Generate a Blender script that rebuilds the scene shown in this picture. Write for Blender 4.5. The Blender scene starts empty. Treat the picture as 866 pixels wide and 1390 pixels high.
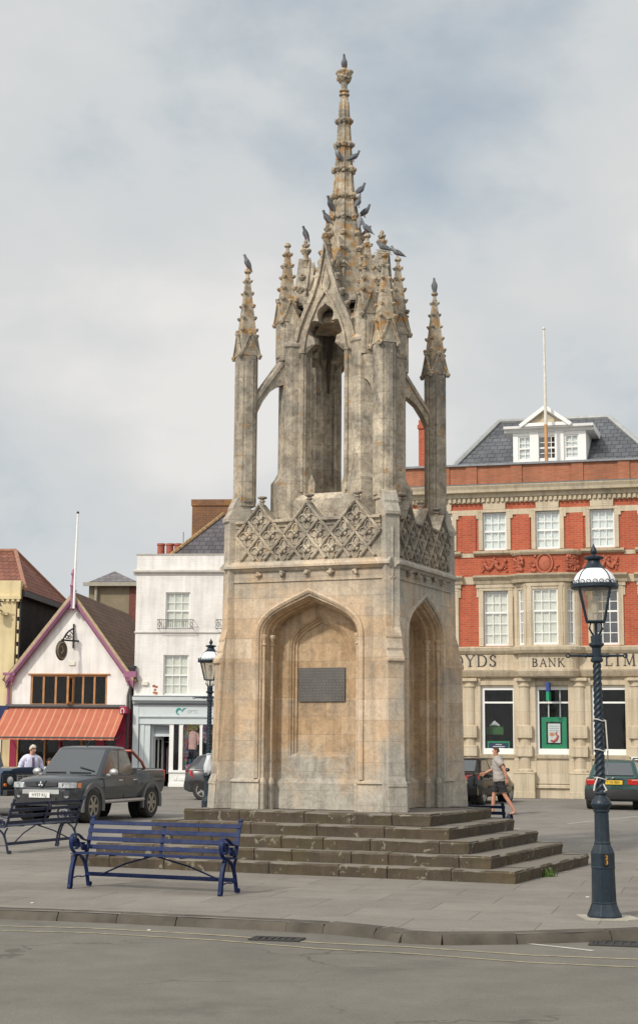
import bpy, bmesh, math, random
from math import sin, cos, pi, radians, sqrt, atan, atan2
from mathutils import Vector, Matrix
RND = random.Random(11)
SC = bpy.context.scene
COL = SC.collection

# ------------------------------------------------------------------ camera solution (from the photograph)
FPX, PITCH, ROLL, EYE = 2200.0, atan(357 / 2200), 0.007, 1.85
def ray(px, py):
    a, b = px - 433, py - 650
    cr, sr = cos(ROLL), sin(ROLL)
    u = cr * a + sr * b; v = -sr * a + cr * b
    cp, sp = cos(PITCH), sin(PITCH)
    yc = -v / FPX
    return Vector((u / FPX, cp - yc * sp, sp + yc * cp))
ORG = Vector((0, 0, EYE))
def G(px, py, z=0.0):
    d = ray(px, py); t = (z - EYE) / d.z
    return ORG + d * t
def AtY(px, py, Y):
    d = ray(px, py)
    return ORG + d * (Y / d.y)
class Fac:
    """a facade plane: local x along the front, y into the building, z up"""
    def __init__(s, P0, deg):
        s.P0 = Vector((P0.x, P0.y, 0)); s.A = radians(deg)
        s.d = Vector((cos(s.A), sin(s.A), 0)); s.n = Vector((-sin(s.A), cos(s.A), 0))
    def uz(s, px, py, dep=0.0):
        r = ray(px, py); t = ((s.P0 - ORG).dot(s.n) + dep) / r.dot(s.n)
        p = ORG + r * t
        return (p - s.P0).dot(s.d), p.z
    def u(s, px, py=900, dep=0.0): return s.uz(px, py, dep)[0]
    def z(s, px, py, dep=0.0): return s.uz(px, py, dep)[1]

cam = bpy.data.cameras.new('camera'); cob = bpy.data.objects.new('camera', cam); COL.objects.link(cob)
cam.sensor_fit = 'VERTICAL'; cam.sensor_height = 36; cam.sensor_width = 36
cam.lens = FPX / 1390 * 36; cam.shift_y = -45 / 1390; cam.clip_start = .1; cam.clip_end = 3000
cob.location = ORG
cob.rotation_euler = (Matrix.Rotation(pi / 2 + PITCH, 4, 'X') @ Matrix.Rotation(ROLL, 4, 'Z')).to_euler()
SC.camera = cob

# ------------------------------------------------------------------ mesh builder
class MB:
    def __init__(s): s.bm = bmesh.new(); s.mi = 0
    def face(s, pts):
        vs = [s.bm.verts.new(p) for p in pts]
        try:
            f = s.bm.faces.new(vs); f.material_index = s.mi; return f
        except ValueError: return None
    def grid(s, rows, closed=False, flip=False):
        """quads between successive point rows"""
        vr = [[s.bm.verts.new(p) for p in r] for r in rows]
        n = len(rows[0])
        for a, b in zip(vr[:-1], vr[1:]):
            for i in range(n if closed else n - 1):
                j = (i + 1) % n
                q = [a[i], a[j], b[j], b[i]]
                if flip: q.reverse()
                try:
                    f = s.bm.faces.new(q); f.material_index = s.mi
                except ValueError: pass
        return vr
    def cap(s, vs):
        try:
            f = s.bm.faces.new(vs); f.material_index = s.mi
        except ValueError: pass
    def box(s, x0, x1, y0, y1, z0, z1, M=None):
        if x0 > x1: x0, x1 = x1, x0
        if y0 > y1: y0, y1 = y1, y0
        if z0 > z1: z0, z1 = z1, z0
        P = [Vector(p) for p in ((x0,y0,z0),(x1,y0,z0),(x1,y1,z0),(x0,y1,z0),(x0,y0,z1),(x1,y0,z1),(x1,y1,z1),(x0,y1,z1))]
        if M: P = [M @ p for p in P]
        v = [s.bm.verts.new(p) for p in P]
        for q in ((0,3,2,1),(4,5,6,7),(0,1,5,4),(1,2,6,5),(2,3,7,6),(3,0,4,7)):
            f = s.bm.faces.new([v[i] for i in q]); f.material_index = s.mi
    def loft(s, secs, caps=True, closed=True):
        vr = s.grid(secs, closed)
        if caps: s.cap(list(reversed(vr[0]))); s.cap(vr[-1])
        return vr
    def prism(s, pts, a0, a1, axis='y', M=None):
        """2-D polygon extruded: axis y -> pts are (x,z); axis x -> (y,z); axis z -> (x,y)"""
        f = {'y': lambda p, a: Vector((p[0], a, p[1])), 'x': lambda p, a: Vector((a, p[0], p[1])), 'z': lambda p, a: Vector((p[0], p[1], a))}[axis]
        A = [f(p, a0) for p in pts]; B = [f(p, a1) for p in pts]
        if M: A = [M @ p for p in A]; B = [M @ p for p in B]
        s.loft([A, B])
    def lathe(s, prof, n=24, c=(0, 0, 0), a0=0.0, M=None, sq=None):
        secs = []
        for r, z in prof:
            ring = [Vector((c[0] + r * cos(a0 + 2 * pi * i / n), c[1] + r * sin(a0 + 2 * pi * i / n), c[2] + z)) for i in range(n)]
            if M: ring = [M @ p for p in ring]
            secs.append(ring)
        s.loft(secs)
    def sweep(s, path, sec, up=(0, 0, 1), closed=False, caps=True):
        """sweep a 2-D section (list of (a,b)) along a path; a lies along the side vector, b along the up vector"""
        path = [Vector(p) for p in path]; n = len(path); secs = []; up = Vector(up)
        for i, p in enumerate(path):
            a = path[i - 1] if (i > 0 or closed) else path[i]
            b = path[(i + 1) % n] if (i < n - 1 or closed) else path[i]
            t = (b - a)
            if t.length < 1e-9: t = Vector((0, 0, 1))
            t.normalize()
            sd = t.cross(up)
            if sd.length < 1e-4: sd = t.cross(Vector((1, 0, 0)))
            if sd.length < 1e-4: sd = t.cross(Vector((0, 1, 0)))
            sd.normalize(); u2 = sd.cross(t).normalized()
            sc = sec(i / max(1, n - 1)) if callable(sec) else sec
            secs.append([p + sd * q[0] + u2 * q[1] for q in sc])
        if closed: secs.append([v.copy() for v in secs[0]])
        s.loft(secs, caps and not closed)
    def tube(s, path, r, n=8, up=(0, 0, 1), closed=False):
        if isinstance(r, (int, float)): sec = [(r * cos(2*pi*i/n), r * sin(2*pi*i/n)) for i in range(n)]
        else:
            L = len(path) - 1
            def sec(t, r=r, L=L):
                k = t * L; i = min(int(k), L - 1) if L else 0; w = k - i
                rr = r[i] * (1 - w) + r[min(i + 1, L)] * w
                return [(rr * cos(2*pi*j/n), rr * sin(2*pi*j/n)) for j in range(n)]
        s.sweep(path, sec, up, closed)
    def bar(s, path, w, t, up=(0, 0, 1), closed=False):
        s.sweep(path, [(-w/2, -t/2), (w/2, -t/2), (w/2, t/2), (-w/2, t/2)], up, closed)
    def ball(s, c, r, n=8, m=6, M=None, jit=0.0):
        if isinstance(r, (int, float)): r = (r, r, r)
        rows = []
        for i in range(m + 1):
            th = pi * i / m
            rr = max(sin(th), .02)
            row = []
            for j in range(n):
                k = 1 + (RND.uniform(-jit, jit) if jit else 0)
                p = Vector((r[0]*rr*cos(2*pi*j/n)*k, r[1]*rr*sin(2*pi*j/n)*k, r[2]*cos(th)*k))
                if M: p = M @ p
                row.append(p + Vector(c))
            rows.append(row)
        rows.reverse()
        s.loft(rows)
    def xform(s, M):
        bmesh.ops.transform(s.bm, matrix=M, verts=s.bm.verts)

def obj(name, mb, mats, parent=None, smooth=None, bevel=None, loc=None):
    me = bpy.data.meshes.new(name)
    bmesh.ops.recalc_face_normals(mb.bm, faces=mb.bm.faces)
    mb.bm.to_mesh(me); mb.bm.free()
    for m in (mats if isinstance(mats, (list, tuple)) else [mats]): me.materials.append(m)
    o = bpy.data.objects.new(name, me); COL.objects.link(o)
    if smooth is not None:
        me.shade_smooth()
        if smooth < 180: me.set_sharp_from_angle(angle=radians(smooth))
    if bevel:
        b = o.modifiers.new('bevel', 'BEVEL'); b.width = bevel; b.segments = 2; b.limit_method = 'ANGLE'; b.angle_limit = radians(40)
    if parent: o.parent = parent
    if loc is not None: o.location = loc
    return o
def thing(name, label, cat, loc=(0, 0, 0), rz=0.0, group=None):
    o = bpy.data.objects.new(name, None); COL.objects.link(o); o.empty_display_size = .3
    o.location = loc; o.rotation_euler = (0, 0, rz); o['label'] = label; o['category'] = cat
    if group: o['group'] = group
    return o
def tag(o, label, cat, group=None):
    o['label'] = label; o['category'] = cat
    if group: o['group'] = group
    return o
def struct(o, kind='structure'): o['kind'] = kind; return o
def copy_tree(o, parent=None):
    c = o.copy(); COL.objects.link(c); c.parent = parent
    for ch in list(o.children): copy_tree(ch, c)
    return c

# ------------------------------------------------------------------ materials
def newmat(name):
    m = bpy.data.materials.new(name); m.use_nodes = True
    return m, m.node_tree, m.node_tree.nodes['Principled BSDF']
def N(t, typ, **kw):
    n = t.nodes.new('ShaderNode' + typ)
    for k, v in kw.items():
        if k in n.inputs: n.inputs[k].default_value = v
        else: setattr(n, k, v)
    return n
def ramp(t, fac, stops):
    r = t.nodes.new('ShaderNodeValToRGB'); e = r.color_ramp.elements
    while len(e) < len(stops): e.new(.5)
    for el, (p, c) in zip(e, stops):
        el.position = p; el.color = (c, c, c, 1) if isinstance(c, (int, float)) else (*c[:3], 1)
    t.links.new(fac, r.inputs['Fac']); return r.outputs['Color']
def mixc(t, f, a, b, mode='MIX'):
    m = t.nodes.new('ShaderNodeMix'); m.data_type = 'RGBA'; m.blend_type = mode
    for k, v in ((0, f), (6, a), (7, b)):
        if isinstance(v, bpy.types.NodeSocket): t.links.new(v, m.inputs[k])
        elif k == 0: m.inputs[0].default_value = v
        else: m.inputs[k].default_value = (*v[:3], 1)
    return m.outputs[2]
def math_(t, op, a, b=0.0, clamp=False):
    m = t.nodes.new('ShaderNodeMath'); m.operation = op; m.use_clamp = clamp
    for i, v in enumerate((a, b)):
        if isinstance(v, bpy.types.NodeSocket): t.links.new(v, m.inputs[i])
        else: m.inputs[i].default_value = v
    return m.outputs[0]
def noise(t, vec, scale, detail=5, rough=.55, dist=0.0):
    n = N(t, 'TexNoise', Scale=scale, Detail=detail, Roughness=rough, Distortion=dist)
    if vec is not None: t.links.new(vec, n.inputs['Vector'])
    return n.outputs['Fac']
def ocoord(t): return t.nodes.new('ShaderNodeTexCoord').outputs['Object']
def bump(t, p, h, strength=.3, dist=.01):
    b = N(t, 'Bump', Strength=strength, Distance=dist); t.links.new(h, b.inputs['Height']); t.links.new(b.outputs[0], p.inputs['Normal'])
def xz(t, co, kind='xy'):
    """2-D coordinate for upright faces: (x+y, z)"""
    s = t.nodes.new('ShaderNodeSeparateXYZ'); t.links.new(co, s.inputs[0]); c = t.nodes.new('ShaderNodeCombineXYZ')
    t.links.new({'xy': math_(t, 'ADD', s.outputs[0], s.outputs[1]), 'x': s.outputs[0], 'y': s.outputs[1]}[kind], c.inputs[0]); t.links.new(s.outputs[2], c.inputs[1])
    return c.outputs[0], s
MATS = {}
def M(name, col, rough=.6, var=.12, scale=6.0, bmp=0.0, metal=0.0, coat=0.0, spec=.5, bscale=None, chips=0.0):
    if name in MATS: return MATS[name]
    m, t, p = newmat(name); co = ocoord(t)
    f = noise(t, co, scale)
    c = ramp(t, f, [(.25, [x * (1 - var) for x in col]), (.75, [min(1, x * (1 + var)) for x in col])])
    if chips:           # chipped paint and dust
        c = mixc(t, math_(t, 'MULTIPLY', ramp(t, noise(t, co, 38, 5, .65), [(.62, 0.0), (.67, 1.0)]), chips), c, (.085, .06, .045))
        c = mixc(t, math_(t, 'MULTIPLY', ramp(t, noise(t, co, 6, 6, .65), [(.45, 0.0), (.75, 1.0)]), chips * .35), c, (.10, .10, .10))
    t.links.new(c, p.inputs['Base Color'])
    r = ramp(t, noise(t, co, scale * 2.3), [(.3, max(0, rough - .08)), (.7, min(1, rough + .1))]); t.links.new(r, p.inputs['Roughness'])
    p.inputs['Metallic'].default_value = metal; p.inputs['Coat Weight'].default_value = coat; p.inputs['Coat Roughness'].default_value = .06
    p.inputs['Specular IOR Level'].default_value = spec
    if bmp: bump(t, p, noise(t, co, bscale or scale * 5), .4, bmp)
    MATS[name] = m; return m
def stone(name, warm1, warm2, grey, zlo, zhi, g0=.1, g1=.6, lichen=0.0, bw=.62, bh=.3, base_grey=None, side_grey=0.0, ledges=(), dung=0.0, mottle=0.0, joint=.02, rough=.9, nbump=.006):
    """weathered ashlar: block tints, irregular grey weathering growing with height, lichen"""
    m, t, p = newmat(name); co = ocoord(t); v, s = xz(t, co)
    br = N(t, 'TexBrick', Scale=1.0); br.offset = .5
    br.inputs['Brick Width'].default_value = bw; br.inputs['Row Height'].default_value = bh; br.inputs['Mortar Size'].default_value = .004; br.inputs['Mortar Smooth'].default_value = .6
    br.inputs['Color1'].default_value = (0, 0, 0, 1); br.inputs['Color2'].default_value = (1, 1, 1, 1); br.inputs['Mortar'].default_value = (.5, .5, .5, 1)
    t.links.new(v, br.inputs['Vector'])
    blk = math_(t, 'MULTIPLY', br.outputs['Color'], .7)
    f = math_(t, 'ADD', blk, math_(t, 'MULTIPLY', noise(t, co, 1.9, 6, .6), .6))
    c = ramp(t, f, [(.25, warm1), (.8, warm2)])
    mr = N(t, 'MapRange'); t.links.new(s.outputs[2], mr.inputs['Value'])
    for k, val in (('From Min', zlo), ('From Max', zhi), ('To Min', g0), ('To Max', g1)): mr.inputs[k].default_value = val
    big = noise(t, co, 1.3, 8, .65, .4)
    gf = math_(t, 'ADD', mr.outputs[0], math_(t, 'SUBTRACT', math_(t, 'MULTIPLY', big, 2.3), 1.15))
    if base_grey:
        m2 = N(t, 'MapRange'); t.links.new(s.outputs[2], m2.inputs['Value'])
        for k, val in (('From Min', base_grey[0]), ('From Max', base_grey[1]), ('To Min', base_grey[2]), ('To Max', 0.0)): m2.inputs[k].default_value = val
        gf = math_(t, 'ADD', gf, m2.outputs[0])
    if side_grey:       # right-hand face greyer: weathering, plus its shade-side tone put into the colour
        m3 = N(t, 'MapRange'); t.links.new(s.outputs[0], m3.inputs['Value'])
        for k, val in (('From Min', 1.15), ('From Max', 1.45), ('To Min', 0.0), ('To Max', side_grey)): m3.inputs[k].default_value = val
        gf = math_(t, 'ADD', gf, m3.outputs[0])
    gf = ramp(t, gf, [(.2, 0.0), (.75, 1.0)])
    gcol = mixc(t, noise(t, co, 9, 5), [x * .72 for x in grey], [x * 1.25 for x in grey])
    c = mixc(t, gf, c, gcol)
    # rain streaks down the face
    mp = N(t, 'Mapping'); mp.inputs['Scale'].default_value = (7, 7, .45); t.links.new(co, mp.inputs['Vector'])
    st = ramp(t, noise(t, mp.outputs[0], 1.0, 4), [(.46, 1.0), (.70, .62)])
    c = mixc(t, .7, c, st, 'MULTIPLY')
    for zl, dp in ledges:   # sooty crust washed down below the ledges
        m4 = N(t, 'MapRange'); t.links.new(s.outputs[2], m4.inputs['Value'])
        for k, val in (('From Min', zl - dp), ('From Max', zl), ('To Min', 0.0), ('To Max', 1.0)): m4.inputs[k].default_value = val
        top = ramp(t, s.outputs[2], [(0.0, 1.0), (1.0, 1.0)])
        cut = math_(t, 'LESS_THAN', s.outputs[2], zl + .02)
        mpl = N(t, 'Mapping'); mpl.inputs['Scale'].default_value = (5, 5, .8); t.links.new(co, mpl.inputs['Vector'])
        msk = math_(t, 'MULTIPLY', math_(t, 'MULTIPLY', m4.outputs[0], cut), ramp(t, noise(t, mpl.outputs[0], 1.0, 6, .65), [(.38, 0.0), (.62, 1.0)]))
        c = mixc(t, math_(t, 'MULTIPLY', msk, .6), c, [x * .55 for x in grey])
    if mottle:          # dark algae and soot blotches
        c = mixc(t, mottle, c, ramp(t, noise(t, co, 4.2, 9, .74, .5), [(.40, .42), (.50, .85), (.60, 1.12)]), 'MULTIPLY')
        c = mixc(t, mottle * .8, c, ramp(t, noise(t, co, 15.0, 6, .7), [(.36, .5), (.52, 1.05)]), 'MULTIPLY')
    if dung:
        mpd = N(t, 'Mapping'); mpd.inputs['Scale'].default_value = (9, 9, 3); t.links.new(co, mpd.inputs['Vector'])
        c = mixc(t, math_(t, 'MULTIPLY', ramp(t, noise(t, mpd.outputs[0], 1.6, 5, .6), [(.66, 0.0), (.72, 1.0)]), dung), c, (.52, .50, .45))
    sp = ramp(t, noise(t, co, 34, 4), [(.33, .74), (.6, 1.06)]); c = mixc(t, .55, c, sp, 'MULTIPLY')
    if lichen:
        l1 = ramp(t, noise(t, co, 7.0, 6, .7), [(.62 - .1 * lichen, 0.0), (.66 - .06 * lichen, 1.0)])
        c = mixc(t, math_(t, 'MULTIPLY', l1, .75), c, (.38, .19, .045))
        l2 = ramp(t, noise(t, co, 11.0, 6, .7), [(.6, 0.0), (.66, 1.0)])
        c = mixc(t, math_(t, 'MULTIPLY', l2, .6), c, (.36, .35, .27))
    jt = mixc(t, math_(t, 'MULTIPLY', br.outputs['Fac'], .55), c, [x * .5 for x in grey])
    t.links.new(jt, p.inputs['Base Color']); p.inputs['Roughness'].default_value = rough; p.inputs['Specular IOR Level'].default_value = .25
    h = math_(t, 'SUBTRACT', math_(t, 'ADD', noise(t, co, 22, 6), math_(t, 'MULTIPLY', noise(t, co, 4, 4), .8)), math_(t, 'MULTIPLY', br.outputs['Fac'], .8))
    bump(t, p, h, .55, nbump)
    MATS[name] = m; return m
def brickmat(name, c1, c2, mortar, bw=.225, bh=.075, ms=.01, axis='xy', stain=.25, stain_col=(.12, .08, .05), rough=.85):
    m, t, p = newmat(name); co = ocoord(t); v, s = xz(t, co, axis)
    br = N(t, 'TexBrick', Scale=1.0); br.offset = .5
    for k, val in (('Brick Width', bw), ('Row Height', bh), ('Mortar Size', ms), ('Mortar Smooth', .3)): br.inputs[k].default_value = val
    br.inputs['Color1'].default_value = (*c1, 1); br.inputs['Color2'].default_value = (*c2, 1); br.inputs['Mortar'].default_value = (*mortar, 1)
    t.links.new(v, br.inputs['Vector'])
    c = mixc(t, .6, br.outputs['Color'], ramp(t, noise(t, co, 1.1, 6), [(.3, .78), (.7, 1.15)]), 'MULTIPLY')
    c = mixc(t, math_(t, 'MULTIPLY', ramp(t, noise(t, co, .8, 7, .65), [(.5, 0.0), (.75, 1.0)]), stain), c, stain_col)
    mps = N(t, 'Mapping'); mps.inputs['Scale'].default_value = (4, 4, .35); t.links.new(co, mps.inputs['Vector'])
    c = mixc(t, .75, c, ramp(t, noise(t, mps.outputs[0], 1.0, 6, .6), [(.42, 1.0), (.72, .74)]), 'MULTIPLY')      # rain streaks
    t.links.new(c, p.inputs['Base Color']); p.inputs['Roughness'].default_value = rough; p.inputs['Specular IOR Level'].default_value = .2
    bump(t, p, math_(t, 'SUBTRACT', 1.0, br.outputs['Fac']), .5, .01)
    MATS[name] = m; return m
def tilemat(name, c1, c2, axis, bw=.2, bh=.15, lich=(.25, .2, .1), amt=.35, rough=.8):
    """roof tiles / slates in courses; axis = horizontal object axis of the slope, height from z"""
    m, t, p = newmat(name); co = ocoord(t); v, s = xz(t, co, axis)
    br = N(t, 'TexBrick', Scale=1.0); br.offset = .5
    for k, val in (('Brick Width', bw), ('Row Height', bh), ('Mortar Size', .012), ('Mortar Smooth', .2)): br.inputs[k].default_value = val
    br.inputs['Color1'].default_value = (*c1, 1); br.inputs['Color2'].default_value = (*c2, 1); br.inputs['Mortar'].default_value = (*[x * .35 for x in c1], 1)
    t.links.new(v, br.inputs['Vector'])
    c = mixc(t, .7, br.outputs['Color'], ramp(t, noise(t, co, .9, 7, .65), [(.3, .6), (.7, 1.3)]), 'MULTIPLY')
    c = mixc(t, math_(t, 'MULTIPLY', ramp(t, noise(t, co, 2.2, 7, .7), [(.52, 0.0), (.7, 1.0)]), amt), c, lich)
    t.links.new(c, p.inputs['Base Color']); p.inputs['Roughness'].default_value = rough; p.inputs['Specular IOR Level'].default_value = .3
    saw = math_(t, 'FRACT', math_(t, 'DIVIDE', s.outputs[2], bh))
    bump(t, p, math_(t, 'SUBTRACT', math_(t, 'MULTIPLY', saw, -1.0), math_(t, 'MULTIPLY', br.outputs['Fac'], .6)), .8, .03)
    MATS[name] = m; return m
def glassmat(name, tint=(.9, .93, .92), refl=.12, rough=.02, grime=.1):
    m = bpy.data.materials.new(name); m.use_nodes = True; t = m.node_tree; t.nodes.clear()
    out = t.nodes.new('ShaderNodeOutputMaterial'); tr = N(t, 'BsdfTransparent', Color=(*tint, 1)); gl = N(t, 'BsdfGlossy', Roughness=rough); gl.inputs['Color'].default_value = (1, 1, 1, 1)
    fr = N(t, 'LayerWeight', Blend=.5); mx = t.nodes.new('ShaderNodeMixShader')
    f = math_(t, 'ADD', math_(t, 'MULTIPLY', math_(t, 'POWER', fr.outputs['Facing'], 4.0), .9), .035 + refl * .6, True); t.links.new(f, mx.inputs[0]); t.links.new(tr.outputs[0], mx.inputs[1]); t.links.new(gl.outputs[0], mx.inputs[2])
    df = N(t, 'BsdfDiffuse', Color=(.5, .5, .48, 1)); m2 = t.nodes.new('ShaderNodeMixShader')
    g = math_(t, 'MULTIPLY', ramp(t, noise(t, ocoord(t), 5, 5), [(.35, .2), (.75, 1.0)]), grime); t.links.new(g, m2.inputs[0])
    t.links.new(mx.outputs[0], m2.inputs[1]); t.links.new(df.outputs[0], m2.inputs[2]); t.links.new(m2.outputs[0], out.inputs[0])
    MATS[name] = m; return m

# ------------------------------------------------------------------ light and sky
SUN = Vector((-.60, -.72, .76)).normalized()
el = math.asin(SUN.z); az = atan2(SUN.x, SUN.y)
w = bpy.data.worlds.new('World'); SC.world = w; w.use_nodes = True
t = w.node_tree; bg = t.nodes['Background']
sky = t.nodes.new('ShaderNodeTexSky'); sky.sky_type = 'NISHITA'; sky.sun_disc = False; sky.sun_elevation = el; sky.sun_rotation = az
sky.air_density = 1.2; sky.dust_density = 2.0
tc = t.nodes.new('ShaderNodeTexCoord'); mp = N(t, 'Mapping'); mp.inputs['Scale'].default_value = (1.0, 1.0, 1.5); mp.inputs['Location'].default_value = (3.35, .4, 1.25)
t.links.new(tc.outputs['Generated'], mp.inputs['Vector'])
n1 = noise(t, mp.outputs[0], 3.6, 7, .5, .15); n2 = noise(t, mp.outputs[0], 11.0, 6, .55, .1)
cl = math_(t, 'ADD', math_(t, 'MULTIPLY', n1, .8), math_(t, 'MULTIPLY', n2, .2))
cloud = ramp(t, cl, [(.33, (5.9, 6.5, 6.9)), (.44, (6.8, 7.1, 7.25)), (.52, (7.4, 7.48, 7.48)), (.61, (8.6, 8.5, 8.3))])
gap = ramp(t, cl, [(.30, .35), (.43, 0.0)])
full = mixc(t, gap, cloud, sky.outputs[0])
# thin cloud is brighter round the veiled sun (behind the photographer)
dp = t.nodes.new('ShaderNodeVectorMath'); dp.operation = 'DOT_PRODUCT'; t.links.new(tc.outputs['Generated'], dp.inputs[0]); dp.inputs[1].default_value = SUN
glow = math_(t, 'ADD', math_(t, 'MULTIPLY', math_(t, 'POWER', math_(t, 'MAXIMUM', dp.outputs['Value'], 0.0), 2.0), 1.35), 1.0)
full = mixc(t, 1.0, full, glow, 'MULTIPLY')
t.links.new(full, bg.inputs['Color']); bg.inputs['Strength'].default_value = .093
ld = bpy.data.lights.new('sun', 'SUN'); lo = bpy.data.objects.new('sun', ld); COL.objects.link(lo)
ld.energy = 2.6; ld.angle = radians(3.0); ld.color = (1.0, .93, .82)
lo.rotation_euler = SUN.to_track_quat('Z', 'Y').to_euler(); lo.location = (-20, -20, 30)
SC.view_settings.view_transform = 'Standard'; SC.view_settings.look = 'None'; SC.view_settings.gamma = 1; SC.view_settings.exposure = 0
SC.cycles.max_bounces = 6; SC.cycles.transparent_max_bounces = 12
SC.render.film_transparent = False
# ================================================================== ground, kerb, road
def ground_mat(name, c, var, slab=None, seed=0.0, patches=.3):
    m, t, p = newmat(name); co = ocoord(t)
    a = noise(t, co, .35, 8, .6, .3); b = noise(t, co, 55, 4, .6); d = noise(t, co, 2.2, 6, .6)
    f = math_(t, 'ADD', math_(t, 'MULTIPLY', a, .55), math_(t, 'MULTIPLY', d, .45))
    col = ramp(t, f, [(.3, [x * (1 - var) for x in c]), (.7, [x * (1 + var) for x in c])])
    col = mixc(t, .5, col, ramp(t, b, [(.3, .72), (.7, 1.2)]), 'MULTIPLY')
    st = ramp(t, noise(t, co, 1.1, 7, .7, .8), [(.56, 1.0), (.74, .68)]); col = mixc(t, patches, col, st, 'MULTIPLY')
    agg = ramp(t, noise(t, co, 140, 2, .5), [(.36, .70), (.5, 1.0), (.64, 1.28)]); col = mixc(t, .55, col, agg, 'MULTIPLY')
    if not slab:
        vo = N(t, 'TexVoronoi', Scale=.42); vo.feature = 'DISTANCE_TO_EDGE'
        ad = N(t, 'VectorMath'); ad.operation = 'ADD'; nz_ = N(t, 'TexNoise', Scale=1.6, Detail=6.0); t.links.new(co, nz_.inputs['Vector']); t.links.new(co, ad.inputs[0]); t.links.new(nz_.outputs['Color'], ad.inputs[1]); t.links.new(ad.outputs[0], vo.inputs['Vector'])
        ck = ramp(t, vo.outputs['Distance'], [(.0, 1.0), (.006, 1.0), (.011, 0.0)]); ckm = math_(t, 'MULTIPLY', ck, ramp(t, noise(t, co, .25, 3), [(.48, 0.0), (.56, 1.0)]))
        col = mixc(t, math_(t, 'MULTIPLY', ckm, .6), col, [x * .4 for x in c])
    oil = ramp(t, noise(t, co, .55, 5, .6, .4), [(.60, 0.0), (.68, 1.0)]); col = mixc(t, math_(t, 'MULTIPLY', oil, .38), col, [x * .5 for x in c])
    gum = ramp(t, noise(t, co, 9.0, 2, .4), [(.76, 0.0), (.78, 1.0)]); col = mixc(t, math_(t, 'MULTIPLY', gum, .25), col, [x * 1.9 for x in c])
    h = math_(t, 'ADD', b, math_(t, 'MULTIPLY', d, .5))
    if slab:
        br = N(t, 'TexBrick', Scale=1.0); br.offset = .43
        mp = N(t, 'Mapping'); mp.inputs['Rotation'].default_value = (0, 0, slab[2]); t.links.new(co, mp.inputs['Vector']); t.links.new(mp.outputs[0], br.inputs['Vector'])
        for k, v in (('Brick Width', slab[0]), ('Row Height', slab[1]), ('Mortar Size', .011), ('Mortar Smooth', .4)): br.inputs[k].default_value = v
        br.inputs['Color1'].default_value = (.88, .87, .85, 1); br.inputs['Color2'].default_value = (1.1, 1.09, 1.07, 1); br.inputs['Mortar'].default_value = (.66, .64, .60, 1)
        col = mixc(t, .8, col, br.outputs['Color'], 'MULTIPLY'); h = math_(t, 'SUBTRACT', h, math_(t, 'MULTIPLY', br.outputs['Fac'], 1.2))
    t.links.new(col, p.inputs['Base Color']); p.inputs['Roughness'].default_value = .88; p.inputs['Specular IOR Level'].default_value = .3
    bump(t, p, h, .5, .006); return m
asph = ground_mat('asphalt', (.195, .180, .160), .28)
asph2 = ground_mat('road_asphalt', (.155, .143, .122), .22, patches=.5)
pave = ground_mat('paving', (.21, .192, .17), .22, slab=(1.35, .92, radians(14)), patches=.45)
kst = M('kerb_stone', (.078, .066, .051), .92, .45, 2.5, .02)
paint_y = M('yellow_paint', (.30, .265, .17), .85, .4, 9); paint_w = M('white_paint', (.42, .41, .38), .8, .3, 9)

kp = [G(0, 1235), G(120, 1239), G(240, 1244.5), G(340, 1249), G(440, 1254), G(510, 1260.5), G(545, 1266.5), G(600, 1269), G(700, 1268), G(790, 1265.5), G(866, 1263)]
d0 = (kp[0] - kp[2]).normalized(); d1 = (kp[-1] - kp[-3]).normalized()
kp = [kp[0] + d0 * k for k in (60, 25, 10, 4)] + kp + [kp[-1] + d1 * k for k in (4, 10, 25, 60)]
KH = .095
mb = MB(); mb.face([Vector((p.x, p.y + .02, 0)) for p in kp] + [Vector((500, 800, 0)), Vector((-500, 800, 0))])
gq = struct(obj('ground', mb, asph))
mb = MB(); mb.face([Vector((p.x, p.y + .25, -KH)) for p in reversed(kp)] + [Vector((-500, -120, -KH)), Vector((500, -120, -KH))])
struct(obj('road', mb, asph2))
mb = MB(); inn = [p for p in kp if -9 < p.x < 6.5]
mb.face([Vector((p.x, p.y + .16, .004)) for p in inn] + [Vector((7.2, 21, .004)), Vector((6.2, 30.6, .004)), Vector((-3.4, 33.5, .004)), Vector((-9.2, 33.0, .004))])
struct(obj('paved_island', mb, pave))
# kerb stones laid along the edge
mb = MB(); acc = 0.0
dens = []
for a, b in zip(kp[:-1], kp[1:]):
    L = (b - a).length; n = max(1, int(L / .3))
    for i in range(n): dens.append(a.lerp(b, i / n))
dens.append(kp[-1])
i = 0
while i < len(dens) - 1:
    if abs(dens[i].x) > 14: i += 8; continue
    n = RND.choice((2, 3, 3, 3, 4)); j = min(i + n, len(dens) - 1)
    while j > i + 1 and (dens[j] - dens[i]).length < .985 * (j - i) * .3: j -= 1
    while j > i + 1 and max(((dens[m] - dens[i]).cross((dens[j] - dens[i]).normalized())).length for m in range(i, j)) > .02: j -= 1
    a, b = dens[i], dens[j]; t = (b - a).normalized(); nn = Vector((-t.y, t.x, 0))
    if nn.y < 0: nn = -nn
    a2 = a + t * .005; b2 = b - t * .005; dz = RND.uniform(-.012, .008); dy = RND.uniform(-.012, .012)
    secs = []; K = 5
    for k in range(K + 1):
        p = a2.lerp(b2, k / K) + nn * dy
        w = [RND.uniform(-.007, .007) for _ in range(5)]
        secs.append([p + nn * (-.05 + w[0]) + Vector((0, 0, -KH - .03)), p + nn * (-.02 + w[1]) + Vector((0, 0, -.035 + dz + w[1])), p + nn * (.015 + w[2]) + Vector((0, 0, .006 + dz + w[3] * .5)), p + nn * .2 + Vector((0, 0, .008 + w[4] * .4)), p + nn * .2 + Vector((0, 0, -KH - .03))])
    mb.loft(secs); i = j
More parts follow.
